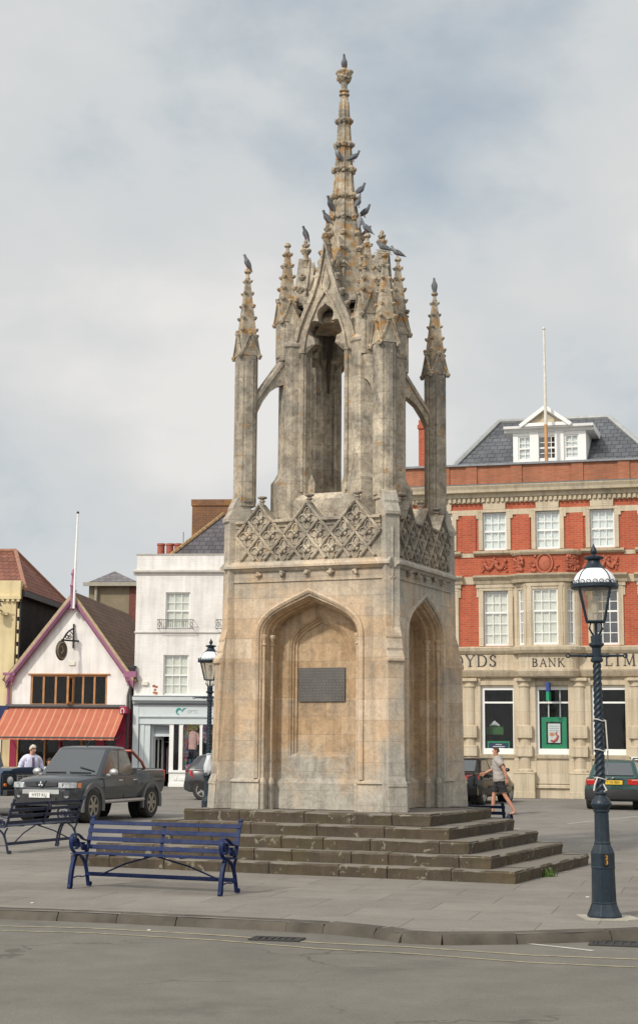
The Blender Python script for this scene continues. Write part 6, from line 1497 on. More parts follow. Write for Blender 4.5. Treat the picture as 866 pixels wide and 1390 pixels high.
    for q in range(nq):
        a = 2 * pi * q / nq; ring = [Vector((((.252)) * cos(a + .10 * cos(w)), (.252) * sin(a + .10 * cos(w)), Z(3.572) + .020 * sin(w))) for w in [j * pi / 4 for j in range(8)]]
        mb.tube(ring, .005, 4, closed=True)
    obj('gallery', mb, lamp_b, r, smooth=40)
    dome = [(.238, 3.55), (.235, 3.59), (.220, 3.63), (.19, 3.675), (.15, 3.71), (.11, 3.732)]
    mb = MB(); mb.lathe([(a, Z(z)) for a, z in dome] + [(.05, Z(3.732)), (.05, Z(3.56))], 28); dm = obj('dome', mb, milk, r, smooth=50)
    mb = MB()
    for q in (0, 1, 2, 3): a = a0 + q * pi / 2; mb.tube([((rr + .004) * cos(a), (rr + .004) * sin(a), Z(z)) for rr, z in dome], .006, 5)
    obj('dome_rib', mb, lamp_b, dm, smooth=50)
    mb = MB(); mb.lathe([(.12, Z(3.722)), (.125, Z(3.732)), (.10, Z(3.752)), (.075, Z(3.79)), (.066, Z(3.825)), (.10, Z(3.83)), (.105, Z(3.855)), (.085, Z(3.862)), (.05, Z(3.87)), (.018, Z(3.875)), (.018, Z(3.888)), (.034, Z(3.90)), (.038, Z(3.925)), (.026, Z(3.955)), (.010, Z(3.985)), (.004, Z(4.005))], 16)
    for q in range(14): a = q * pi / 7; mb.ball((.10 * cos(a), .10 * sin(a), Z(3.848)), .012, 5, 4)
    obj('chimney_cap', mb, lamp_b, r, smooth=45)
    # number plate
    P = Matrix.Rotation(-rz, 4, 'Z') @ Matrix.Rotation(pi / 8 * 0, 4, 'Z')
    mb = MB(); mb.box(-.034, .034, -.136, -.122, Z(.548), Z(.668), Matrix.Rotation(radians(8), 4, 'Z')); pl = obj('number_plate', mb, plate_k, r)
    Mx = Matrix.Rotation(radians(8), 4, 'Z') @ Matrix.Translation((0, -.1375, Z(.608))) @ Matrix.Rotation(pi / 2, 4, 'X')
    for q, ch in enumerate(number):
        off = (len(number) - 1) / 2 - q; text_mesh(ch, .042, 'numeral', num_y, pl, Matrix.Rotation(radians(8), 4, 'Z') @ Matrix.Translation((0, -.1375, Z(.608 + off * .052))) @ Matrix.Rotation(pi / 2, 4, 'X'))
    return r
b1 = G(820, 1246, .004)
zt1 = AtY(806, 739, b1.y).z
tilt1 = 0.0
def ptop(b, zt, tl): 
    return None
lampN = lamp('tall blue lamp post numbered 2 and 3 on the paving at right, nearest the road', (b1.x, b1.y, .004), zt1, radians(-.55), '23', 0, radians(4))
b2 = Vector((AtY(282.5, 1060, 33.3).x, 33.3, 0)); zt2 = AtY(284, 867, 33.3).z
lampF = lamp('smaller-looking blue lamp post behind the left corner of the cross, by the dress shop', b2, zt2, radians(.2), '1', 0, radians(3))
# wires and a pale cable tied to the near post
wire = M('pale_cable', (.55, .53, .48), .6, .1)
mb = MB(); k = zt1 / 4
for z in (1.46, 1.76, 2.08): mb.tube([(.066 * cos(q), .066 * sin(q), k * z + .012 * sin(q * 2)) for q in [j * pi / 6 for j in range(12)]], .006, 5, closed=True)
mb.tube([(.075, -.03, k * 1.50), (.085, -.03, k * 1.75), (.07, -.03, k * 2.08)], .008, 5); mb.tube([(-.04, -.055, k * 1.47), (-.075, -.07, k * 1.39), (-.085, -.07, k * 1.33)], .009, 5); mb.tube([(.02, -.06, k * 1.40), (.05, -.08, k * 1.335), (.02, -.09, k * 1.32)], .009, 5)
obj('tied_cable', mb, wire, lampN, smooth=60)
mb = MB(); mb.prism([(-.24, -.26), (.20, -.30), (.36, -.20), (.30, .24), (-.26, .26)], 0.0, .012, 'z'); o = obj('mortar_patch', mb, M('pale_mortar', (.36, .33, .27), .9, .2, 5), None); o.location = (b1.x, b1.y, .003); struct(o)
# white bag hung on the far lamp
bag = thing('white_bag', 'crumpled white plastic bag tied round the far lamp post', 'bag', (b2.x + .02, b2.y - .1, 1.30), 0)
mb = MB(); mb.loft([[Vector((cos(a) * rx * (1 + RND.uniform(-.3, .3)), sin(a) * rx * .7 * (1 + RND.uniform(-.3, .3)) , z + RND.uniform(-.03, .03))) for a in [j * pi / 7 for j in range(14)]] for z, rx in ((-.10, .04), (-.06, .08), (0, .10), (.10, .085), (.18, .06), (.26, .05))]); obj('sack', mb, M('white_plastic', (.55, .57, .59), .4, .12, 9, .01), bag, smooth=60)
mb = MB(); mb.tube([(.06 * cos(q), .1 + .06 * sin(q), .29) for q in [j * pi / 4 for j in range(8)]], .012, 5, closed=True); obj('tie', mb, M('white_plastic', (.7, .7, .7)), bag)
# grass tuft at the foot of the steps
gm = M('grass_blade', (.10, .17, .03), .7, .35, 20)
gt = G(736, 1190, .004); tf = thing('grass_tuft', 'bright green grass tuft growing at the foot of the right-hand steps', 'grass tuft', gt, 0)
for nm, n, sp, L in (('blades', 120, .17, .15),):
    mb = MB()
    for j in range(n):
        a = RND.uniform(0, 2 * pi); r_ = sp * sqrt(RND.random()); x, y = r_ * cos(a) * 1.2, r_ * sin(a) * .5; b = RND.uniform(0, 2 * pi); l = L * RND.uniform(.4, 1.1); w_ = .007
        d = Vector((cos(b), sin(b), 0)); s_ = Vector((-d.y, d.x, 0)) * w_; p = Vector((x, y, 0)); q = p + d * l * .25 + Vector((0, 0, l * .6)); t_ = p + d * l * .6 + Vector((0, 0, l * .85))
        mb.face([p - s_, p + s_, q + s_ * .7, q - s_ * .7]); mb.face([q - s_ * .7, q + s_ * .7, t_])
    obj(nm, mb, gm, tf)
# litter and leaves on the paving and in the gutter
lit = M('paper_scrap', (.6, .58, .54), .8, .1)
for lab, px, py, z in (('white paper scrap on the paving left of the front bench', 44, 1226, .004), ('white scrap on paving behind the lamp base', 797, 1218, .004), ('pale scrap in the gutter below the front bench', 203, 1263, -KH), ('small white litter in the gutter near the lamp', 838, 1272, -KH)):
    p = G(px, py, z); mb = MB(); mb.loft([[Vector((RND.uniform(.8, 1.2) * .022 * cos(a), RND.uniform(.8, 1.2) * .016 * sin(a), h)) for a in [j * pi / 3 for j in range(6)]] for h in (.001, .008)]); o = tag(obj('paper_scrap', mb, lit, loc=p + Vector((0, 0, .001))), lab, 'litter')
# ================================================================== vehicles
def paintmat(name, col, flake=.0, rough=.28, dirt=.2, dirt_col=(.16, .14, .11)):
    m, t, p = newmat(name); co = ocoord(t); s = t.nodes.new('ShaderNodeSeparateXYZ'); t.links.new(co, s.inputs[0])
    mr = N(t, 'MapRange'); t.links.new(s.outputs[2], mr.inputs['Value'])
    for k, v in (('From Min', .2), ('From Max', .95), ('To Min', 1.0), ('To Max', .12)): mr.inputs[k].default_value = v
    d = math_(t, 'MULTIPLY', math_(t, 'MULTIPLY', mr.outputs[0], ramp(t, noise(t, co, 5, 7, .7), [(.3, .35), (.7, 1.0)])), dirt)
    t.links.new(mixc(t, d, col, dirt_col), p.inputs['Base Color']); p.inputs['Metallic'].default_value = flake
    t.links.new(ramp(t, d, [(0.0, rough), (.5, .75)]), p.inputs['Roughness']); p.inputs['Coat Weight'].default_value = .6; p.inputs['Coat Roughness'].default_value = .05
    MATS[name] = m; return m
car_g = M('car_window_glass', (.014, .020, .025), .04, .2, 2, spec=1.0, coat=1.0); tyre_m = M('tyre_rubber', (.028, .026, .024), .85, .3, 9); trim_m = M('black_trim', (.022, .022, .023), .6, .2, 9); silver = M('alloy_silver', (.45, .44, .42), .35, .12, 6, metal=.7); bronze = M('dusty_alloy', (.30, .26, .20), .5, .2, 6, metal=.2)
lamp_c = M('clear_lamp', (.36, .38, .39), .12, .45, 14, coat=.8); lamp_r = M('red_lamp', (.42, .015, .012), .2, .15, 9, coat=.7); lamp_o = M('orange_lamp', (.75, .20, .03), .2, .1, 9, coat=.7); chrome = M('chrome', (.65, .65, .64), .12, .05, 5, metal=1); plate_w = M('plate_white', (.70, .70, .66), .4, .05); plate_y = M('plate_yellow', (.72, .46, .03), .4, .05)
void = M('arch_void', (.008, .008, .008), .9, .1)
def section(x, zb, zs, hb, hs, crown, zmid=None, bul=.03):
    zm = zmid if zmid else zb + (zs - zb) * .55; hm = max(hb, hs) + bul
    half = [(0, zb), (hb * .88, zb), (hb, zb + .07), (hm - .01, zm - .12), (hm, zm), (hs + .012, zs - .11), (hs - .015, zs - .035), (hs - .08, zs), (hs * .5, zs + crown * .8), (0, zs + crown)]
    return [Vector((x, y, z)) for y, z in half] + [Vector((x, -y, z)) for y, z in reversed(half[1:-1])]
def carve(o, cuts):
    """cut wheel wells out of a body mesh"""
    for M4, r, w_ in cuts:
        mb = MB(); mb.lathe([(r, -w_), (r, w_)], 28, M=M4); c = obj('cutter', mb, void)
        md = o.modifiers.new('b', 'BOOLEAN'); md.operation = 'DIFFERENCE'; md.object = c; md.solver = 'EXACT'
        bpy.context.view_layer.update()
        me = bpy.data.meshes.new_from_object(o.evaluated_get(bpy.context.evaluated_depsgraph_get())); old = o.data
        o.modifiers.remove(md); o.data = me; bpy.data.meshes.remove(old); bpy.data.objects.remove(c)
    o.data.shade_smooth(); o.data.set_sharp_from_angle(angle=radians(32))
def wheel(parent, x, y, r, w_, rim_m, spokes=6, name='wheel'):
    s = 1 if y > 0 else -1; A = Matrix.Translation((x, y, r)) @ Matrix.Rotation(-pi / 2 * s, 4, 'X')   # local +z -> outward
    mb = MB(); rr = r * .64
    mb.lathe([(rr, -w_ / 2), (r * .93, -w_ / 2), (r, -w_ * .36), (r, w_ * .36), (r * .93, w_ / 2), (rr * 1.05, w_ / 2), (rr, w_ * .42)], 32, M=A); t_ = obj('tyre', mb, tyre_m, parent, smooth=35)
    mb = MB(); mb.lathe([(rr * 1.02, w_ * .30), (rr * 1.02, w_ * .47), (rr * .92, w_ * .47), (rr * .86, w_ * .2), (rr * .86, w_ * .1)], 32, M=A)
    for k in range(spokes):
        a = 2 * pi * k / spokes; R = A @ Matrix.Rotation(a, 4, 'Z'); mb.loft([[R @ Vector((x_, s_ * h, z_)) for s_, z_ in ((-1, w_ * .22), (1, w_ * .22), (.8, w_ * .46 - x_ * .04), (-.8, w_ * .46 - x_ * .04))] for x_, h in ((rr * .1, rr * .17), (rr * .95, rr * .19))])
    mb.lathe([(.0001, w_ * .44), (rr * .2, w_ * .44), (rr * .24, w_ * .2)], 14, M=A); obj('rim', mb, rim_m, t_, smooth=35)
    mb = MB(); mb.lathe([(.0001, w_ * .1), (rr * .9, w_ * .1)], 20, M=A); obj('hub_back', mb, void, t_)
    return t_
def cabin(parent, paint, bot, top, zb, zt, name='cabin', n=5):
    """greenhouse: bot/top = (rear x, front x, half width)"""
    secs = []
    def ring(x0, x1, h, z, r):
        pts = []
        for cx_, cy_, a in ((x1 - r, h - r, 0), (x0 + r, h - r, 90), (x0 + r, -h + r, 180), (x1 - r, -h + r, 270)):
            for k in range(4): q = radians(a + 30 * k); pts.append(Vector((cx_ + r * cos(q), cy_ + r * sin(q), z)))
        return pts
    secs.append(ring(*bot, zb, .1))
    secs.append(ring(top[0] + (bot[0] - top[0]) * .06, top[1] + (bot[1] - top[1]) * .06, top[2] + .012, zt - .055, .12)); secs.append(ring(top[0] + .04, top[1] - .05, top[2] - .04, zt - .018, .14)); secs.append(ring(top[0] + .22, top[1] - .25, top[2] - .22, zt, .14))
    mb = MB(); mb.loft(secs); return obj(name, mb, paint, parent, smooth=40)
def glaze(parent, c, ins, th=.008, mat=None, name='window'):
    """pane laid just proud of the quad c = (bottom a, bottom b, top b, top a)"""
    c = [Vector(p) for p in c]; B = lambda u, v: c[0].lerp(c[1], u).lerp(c[3].lerp(c[2], u), v)
    u0, u1, v0, v1 = ins; q = [B(u0, v0), B(u1, v0), B(u1, v1), B(u0, v1)]
    n = (q[1] - q[0]).cross(q[3] - q[0]).normalized(); ctr = sum(c, Vector()) / 4
    if n.dot(Vector((ctr.x * .2, ctr.y, .2))) < 0 and abs(n.y) > .5: n = -n
    if abs(n.x) > .5 and n.x * ctr.x < 0: n = -n
    mb = MB(); mb.loft([[p - n * .01 for p in q], [p + n * th for p in q]]); return obj(name, mb, mat or car_g, parent, bevel=.003)
def plate(parent, txt, M4, m, w_=.52, h=.112):
    mb = MB(); mb.box(-w_ / 2, w_ / 2, -.008, 0, -h / 2, h / 2, M4); p = obj('number_plate', mb, m, parent)
    if txt: text_mesh(txt, .068, 'plate_lettering', plate_k, p, M4 @ Matrix.Translation((0, -.011, 0)) @ Matrix.Rotation(pi / 2, 4, 'X')); return p
FRONT = lambda x, z, tilt=0: Matrix.Translation((x, 0, z)) @ Matrix.Rotation(pi / 2, 4, 'Z') @ Matrix.Rotation(radians(tilt), 4, 'X')
REAR = lambda x, z, tilt=0: Matrix.Translation((x, 0, z)) @ Matrix.Rotation(-pi / 2, 4, 'Z') @ Matrix.Rotation(radians(tilt), 4, 'X')
WX = lambda x, y, r: Matrix.Translation((x, y, r)) @ Matrix.Rotation(pi / 2, 4, 'X')
# ---- grey double-cab pickup
hd = Vector((-.343, -.939, 0)).normalized(); lf = Vector((-hd.y, hd.x, 0))
org = (G(125, 1117) + G(200, 1110)) / 2 - lf * .80
pk = thing('pickup_truck', 'dusty dark grey double-cab pickup truck parked facing the road', 'pickup truck', (org.x, org.y, 0), atan2(hd.y, hd.x))
grey_c = paintmat('gunmetal_paint', (.030, .037, .044), .3, .3, .5, (.115, .105, .09)); flare = paintmat('flare_paint', (.10, .105, .11), .2, .45, .5, (.13, .12, .10))
st = [(-2.28, .62, 1.10, .76, .80, .0), (-2.24, .55, 1.16, .80, .83, .0), (-1.5, .50, 1.17, .82, .85, .0), (-.84, .46, 1.16, .82, .855, .0), (-.80, .46, 1.07, .82, .855, .0), (.3, .44, 1.05, .83, .86, .01), (1.0, .44, 1.035, .82, .85, .03), (1.5, .45, 1.03, .82, .83, .045), (1.95, .48, .99, .80, .78, .05), (2.18, .52, .94, .76, .72, .045), (2.30, .58, .89, .66, .62, .03), (2.335, .62, .84, .55, .52, .02)]
mb = MB(); mb.loft([section(*s) for s in st]); body_ = obj('body', mb, grey_c, pk); R_ = .375
carve(body_, [(WX(x, y, R_), .46, .30) for x in (1.5, -1.5) for y in (.75, -.75)])
cb = ((-.78, 1.12, .80), (-.45, .38, .66)); cabin(pk, grey_c, *cb, 1.02, 1.715)
bz, tz = 1.03, 1.675
(b0, b1_, bh), (t0_, t1_, th_) = cb
glaze(pk, [(b1_, -bh, bz), (b1_, bh, bz), (t1_ + .02, th_, tz), (t1_ + .02, -th_, tz)], (.05, .95, .05, .93), name='windscreen')
glaze(pk, [(b0, -bh, bz), (b0, bh, bz), (t0_, th_, tz), (t0_, -th_, tz)], (.1, .9, .12, .9), name='rear_window')
for s in (-1, 1):
    q = [(b0, s * bh, bz), (b1_, s * bh, bz), (t1_, s * th_, tz), (t0_, s * th_, tz)]
    glaze(pk, q, (.05, .47, .08, .90)); glaze(pk, q, (.52, .93, .08, .90))
    # doors: panels standing a hair proud, with handles
    for x0, x1 in ((.02, 1.0), (-.72, -.03)):
        mb = MB(); mb.loft([[Vector((x0, s * (y + .006), z)), Vector((x1, s * (y + .006), z)), Vector((x1, s * (y - .03), z)), Vector((x0, s * (y - .03), z))] for y, z in ((.845, .52), (.872, .68), (.885, .80), (.872, .95), (.853, 1.005))]); d = obj('door', mb, grey_c, pk, bevel=.006)
        mb = MB(); mb.tube([(x0 + .06, s * .875, .93), (x0 + .10, s * .905, .93), (x0 + .22, s * .905, .93), (x0 + .26, s * .875, .93)], .016, 6); obj('handle', mb, chrome, d, smooth=50)
    for x in (1.5, -1.5):
        mb = MB(); arcp = [Vector((x + .475 * cos(a), s * .862, R_ + .475 * sin(a))) for a in [radians(-14 + 208 * k / 18) for k in range(19)]]; mb.sweep(arcp, [(-.05, -.035), (.05, -.02), (.05, .02), (-.05, .035)], up=(0, s, 0)); obj('wheel_arch', mb, flare, pk, smooth=40)
        wheel(pk, x, s * .76, R_, .25, bronze, 6)
        mb = MB(); mb.lathe([(.44, -.10), (.44, .10), (.42, .10), (.42, -.10)], 24, M=WX(x, s * .55, R_ + .02)); mb.lathe([(.44, -.02), (.001, -.02)], 24, M=WX(x, s * .45, R_ + .02)); obj('wheel_well', mb, void, pk)
    mb = MB(); mb.tube([(1.02, s * .88, .46), (-1.02, s * .88, .46)], .045, 8); mb.box(-1.0, 1.0, s * .74, s * .90, .44, .47); obj('side_step', mb, silver, pk, smooth=40)
    mb = MB(); mb.ball((.80, s * 1.0, 1.12), (.07, .12, .09), 12, 8); mb.box(.78, .84, s * .84, s * .95, 1.05, 1.09); obj('mirror', mb, silver, pk, smooth=50)
    def lampstrip(cont, z0, z1):
        m_ = MB(); n_ = len(cont)
        m_.loft([[Vector((x - .05, s * (y - .03), z0)), Vector((x + .035, s * (y + .022), z0 + .005)), Vector((x + .03, s * (y + .018), z1 - .005)), Vector((x - .06, s * (y - .04), z1))] for x, y in cont]); return m_
    hl = obj('headlight', lampstrip([(2.15, .785), (2.22, .74), (2.29, .675), (2.335, .58), (2.345, .47), (2.345, .42)], .785, .915), lamp_c, pk, smooth=40, bevel=.006)
    mb = MB(); A = Matrix.Translation((2.355, s * .58, .85)) @ Matrix.Rotation(radians(s * 20), 4, 'Z') @ Matrix.Rotation(pi / 2, 4, 'Y'); mb.lathe([(.052, -.02), (.05, .02), (.03, .012), (.001, .006)], 16, M=A); obj('reflector', mb, chrome, hl, smooth=40)
    obj('indicator', lampstrip([(1.99, .815), (2.05, .81), (2.13, .79)], .79, .905), lamp_o, hl, smooth=40)
    mb = MB(); A = Matrix.Translation((2.27, s * .60, .63)) @ Matrix.Rotation(radians(s * 16), 4, 'Z') @ Matrix.Rotation(pi / 2, 4, 'Y'); mb.lathe([(.10, -.05), (.10, .03), (.075, .035), (.07, -.0), (.001, -.0)], 20, M=A); fg = obj('fog_lamp', mb, trim_m, pk, smooth=40); mb = MB(); mb.lathe([(.066, -.01), (.06, .03), (.001, .045)], 18, M=A); obj('lens', mb, lamp_c, fg, smooth=60)
    mb = MB(); mb.box(-2.30, -2.20, s * .70, s * .845, .86, 1.14); obj('tail_light', mb, lamp_r, pk, bevel=.01)
# bumper, grille, emblem, plate
mb = MB(); mb.loft([[Vector((x, y, z)) for x, z in ((xf_ - .16, .42), (xf_ - .02, .44), (xf_ + .03, .55), (xf_ + .02, .74), (xf_ - .16, .76))] for y, xf_ in ((-.84, 2.06), (-.72, 2.22), (-.4, 2.35), (0, 2.39), (.4, 2.35), (.72, 2.22), (.84, 2.06))]); obj('bumper', mb, grey_c, pk, smooth=40)
mb = MB(); mb.box(2.355, 2.41, -.40, .40, .48, .585); mb.box(2.37, 2.405, -.3, .3, .40, .46); obj('air_intake', mb, trim_m, pk)
mb = MB(); mb.loft([[Vector((x, y, z)) for x, z in ((xf_ - .05, .66), (xf_ + .01, .66), (xf_ + .005, .755), (xf_ - .05, .755))] for y, xf_ in ((-.46, 2.37), (0, 2.41), (.46, 2.37))]); obj('bumper_strip', mb, silver, pk)
for s in (-1, 1):
    mb = MB(); mb.loft([[Vector((2.33 - .0 + dx, s * y, z)) for y, z in ((.07, .81), (.40, .83), (.43, .92), (.14, .93))] for dx in (-.06, .035)]); gr_ = obj('grille', mb, trim_m, pk, bevel=.008)
    mb = MB()
    for k in range(4): mb.box(2.363, 2.372, s * .12, s * .40, .835 + .024 * k, .842 + .024 * k)
    obj('grille_bars', mb, M('grille_grey', (.10, .10, .11), .4), gr_)
mb = MB(); mb.loft([[Vector((2.31 + dx, y, z)) for y, z in ((-.05, .80), (.05, .80), (.13, .95), (-.13, .95))] for dx in (0, .06)]); nose = obj('grille_centre', mb, grey_c, pk, bevel=.01)
for a in (90, 210, 330):
    A = Matrix.Translation((2.385, 0, .875)) @ Matrix.Rotation(radians(-6), 4, 'Y') @ Matrix.Rotation(pi / 2, 4, 'Z') @ Matrix.Rotation(pi / 2, 4, 'X') @ Matrix.Rotation(radians(a), 4, 'Z')
    mb = MB(); mb.prism([(0, 0), (.035, .020), (.07, 0), (.035, -.020)], -.01, .004, 'z', A); obj('emblem', mb, chrome, nose)
plate(pk, 'HY57 KLJ', FRONT(2.425, .635), plate_w)
mb = MB(); mb.tube([(.93, .2, 1.24), (1.02, .62, 1.15), ], .012, 5); mb.tube([(1.06, -.1, 1.12), (1.06, -.62, 1.11)], .012, 5); mb.tube([(1.06, .55, 1.11), (1.06, .0, 1.12)], .012, 5); obj('wiper', mb, trim_m, pk)
mb = MB(); mb.tube([(.25, 0, 1.71), (.10, 0, 1.87)], .008, 5); mb.ball((.25, 0, 1.715), .02, 6, 4); obj('aerial', mb, trim_m, pk)
mb = MB()
for s in (-1, 1): mb.tube([(-.86, s * .62, 1.60), (-1.25, s * .70, 1.34), (-1.42, s * .72, 1.15)], .035, 8)
mb.tube([(-.86, .62, 1.60), (-.86, -.62, 1.60)], .035, 8); obj('sports_bar', mb, M('red_bar', (.35, .10, .07), .35, .1, 4, metal=.3), pk, smooth=50)
mb = MB(); mb.box(-2.2, -.86, -.70, .70, 1.15, 1.18); obj('bed_cover', mb, trim_m, pk)
mb = MB(); mb.box(-.06, .06, -.004, .004, -.05, .05, Matrix.Translation((1.045, .60, 1.10)) @ Matrix.Rotation(radians(-48), 4, 'Y') @ Matrix.Rotation(pi / 2, 4, 'Z')); obj('tax_disc', mb, plate_w, pk)
# ---- ordinary cars
def car(name, label, cat, org, rz, paint, kind, plate_txt, rim_m=silver, spokes=5, L=(2.12, 2.10), wb=2.66):
    c = thing(name, label, cat, (org.x, org.y, 0), rz); r = .31; a = wb / 2; xr, xf2 = -L[0], L[1]
    if kind == 'saloon': dk, roof, cbn = (.96, .92), 1.40, ((-1.52, 1.02, .70), (-.88, .28, .54))
    elif kind == 'estate': dk, roof, cbn = (.93, .90), 1.40, ((-2.08, 1.0, .71), (-1.78, .25, .56))
    else: dk, roof, cbn = (.93, .90), 1.42, ((-1.86, 1.05, .70), (-1.45, .35, .56))
    zr, zf_ = dk
    st = [(xr, .42, zr - .22, .66, .66, .0), (xr + .04, .30, zr - .06, .76, .74, .01), (xr + .16, .25, zr, .80, .78, .02), (-a, .22, zr, .83, .80, .02), (-.2, .21, zf_ + .01, .84, .815, .02), (.9, .21, zf_, .84, .80, .03), (a, .22, zf_ - .04, .83, .76, .04), (xf2 - .3, .24, zf_ - .14, .79, .70, .04), (xf2 - .06, .28, zf_ - .24, .70, .62, .03), (xf2, .36, zf_ - .32, .60, .54, .02)]
    mb = MB(); mb.loft([section(*s) for s in st]); o = obj('body', mb, paint, c); carve(o, [(WX(x, y, r), .365, .28) for x in (a, -a) for y in (.74, -.74)])
    cabin(c, paint, *cbn, zr - .04, roof); bz, tz = zr - .005, roof - .04; (b0, b1, bh), (t0, t1, th) = cbn
    glaze(c, [(b1, -bh, bz), (b1, bh, bz), (t1 + .02, th, tz), (t1 + .02, -th, tz)], (.06, .94, .06, .93), name='windscreen'); glaze(c, [(b0, -bh, bz), (b0, bh, bz), (t0 - .015, th, tz), (t0 - .015, -th, tz)], (.09, .91, .10, .90), name='rear_window')
    for s in (-1, 1):
        q = [(b0, s * bh, bz), (b1, s * bh, bz), (t1, s * th, tz), (t0, s * th, tz)]
        for u0, u1 in ((.05, .22), (.25, .53), (.56, .92)) if kind == 'estate' else ((.10, .47), (.51, .92)): glaze(c, q, (u0, u1, .08, .90))
        for x in (a, -a):
            wheel(c, x, s * .74, r, .20, rim_m, spokes)
            mb = MB(); mb.lathe([(.355, -.10), (.355, .08), (.34, .08), (.34, -.10)], 22, M=WX(x, s * .58, r + .01)); mb.lathe([(.35, 0), (.001, 0)], 22, M=WX(x, s * .50, r + .01)); obj('wheel_well', mb, void, c)
        mb = MB()
        if kind == 'estate': mb.loft([[Vector((xr - dx, s * y, z)) for y, z in ((.42, .72), (.75, .70), (.76, .86), (.42, .87))] for dx in (-.12, .022)])
        elif kind == 'saloon': mb.loft([[Vector((x - .0, s * (y + e), z)) for x, y, z in ((xr + .0, .40, .70), (xr + .02, .70, .68), (xr + .26, .80, .74), (xr + .30, .80, .90), (xr + .04, .70, .90), (xr - .0, .42, .86))] for e in (-.03, .028)])
        else: mb.loft([[Vector((x, s * (y + e), z)) for x, y, z in ((xr + .0, .56, .62), (xr + .06, .72, .60), (xr + .30, .80, .66), (xr + .26, .80, .92), (xr + .05, .70, .95), (xr + .0, .58, .90))] for e in (-.03, .03)])
        tl = obj('tail_light', mb, lamp_r, c, bevel=.008)
        if kind == 'estate': mb = MB(); mb.box(xr - .028, xr - .02, s * .52, s * .735, .825, .862); obj('indicator', mb, M('pale_pink_lamp', (.55, .22, .16), .3), tl)
        mb = MB(); mb.box(xf2 - .16, xf2 - .10, s * .40, s * .64, .52, .64); obj('headlight', mb, lamp_c, c, bevel=.01)
        mb = MB(); mb.ball((.72, s * .92, zf_ + .10), (.06, .09, .06), 10, 6); mb.box(.70, .75, s * .78, s * .88, zf_ + .06, zf_ + .09); obj('mirror', mb, paint, c, smooth=50)
        mb = MB(); mb.box(-.05, .08, s * .835, s * .86, .78, .81); mb.box(-.95, -.82, s * .835, s * .86, .79, .82); obj('handle', mb, trim_m, c, bevel=.004)
        mb = MB(); mb.box(-1.0, 1.0, s * .852, s * .878, .50, .56); obj('rub_strip', mb, trim_m, c, bevel=.006)
    mb = MB(); mb.loft([[Vector((x, y, z)) for x, z in ((xb + .12, .28), (xb - .01, .31), (xb - .045, .42), (xb - .03, .58), (xb + .12, .60))] for y, xb in ((-.82, xr + .12), (-.70, xr + .02), (0, xr - .015), (.70, xr + .02), (.82, xr + .12))]); obj('bumper', mb, trim_m if kind != 'saloon' else paint, c, smooth=40)
    plate(c, plate_txt, REAR(xr - .03, .775 if kind == 'estate' else .70), plate_y)
    if kind == 'estate':
        mb = MB(); mb.box(xr - .035, xr - .01, -.32, .32, .865, .885); obj('chrome_strip', mb, chrome, c); mb = MB(); mb.lathe([(.03, 0), (.03, .012), (.001, .014)], 14, M=REAR(xr - .0, .90) @ Matrix.Rotation(pi / 2, 4, 'X')); obj('emblem', mb, chrome, c)
        mb = MB()
        for s in (-1, 1): mb.tube([(-1.5, s * .50, 1.40), (-1.4, s * .50, 1.44), (.0, s * .50, 1.44), (.1, s * .50, 1.40)], .018, 6)
        obj('roof_rail', mb, trim_m, c)
        mb = MB(); mb.tube([(xr + .22, -.05, 1.02), (xr + .23, .40, 1.04)], .01, 5); obj('wiper', mb, trim_m, c)
    return c
bn = F.n
g0 = G(831, 1100); ecol = paintmat('green_metallic', (.010, .050, .044), .2, .22, .15)
car('estate_car', 'dark green estate car with yellow rear plate, parked facing the bank at right', 'car', g0 + bn * 2.15 + Vector((.05, 0, 0)), atan2(bn.y, bn.x) - .01, ecol, 'estate', 'Y130 BEA')
kb = paintmat('black_paint', (.006, .0065, .007), .0, .12, .03); _kp = kb.node_tree.nodes['Principled BSDF']; _kp.inputs['Coat Weight'].default_value = .15; _kp.inputs['Specular IOR Level'].default_value = .25; hb_ = Vector((.40, .917, 0)).normalized(); rgt = Vector((hb_.y, -hb_.x, 0))
w0 = G(656, 1092.5); car('saloon_car', 'glossy black saloon parked beyond the cross, behind the walking man', 'car', w0 - rgt * .80 + hb_ * 1.36, atan2(hb_.y, hb_.x), kb, 'saloon', '', spokes=7, wb=2.72)
hk = Vector((.99, -.12, 0)).normalized(); rgt = Vector((hk.y, -hk.x, 0)); w0 = G(273, 1086)
car('hatchback', 'dark hatchback half hidden behind the far lamp post and the cross', 'car', w0 - rgt * .78 + hk * 1.30, atan2(hk.y, hk.x), paintmat('charcoal_paint', (.010, .010, .011), .0, .2, .15), 'hatch', '', wb=2.5, L=(1.86, 2.0))
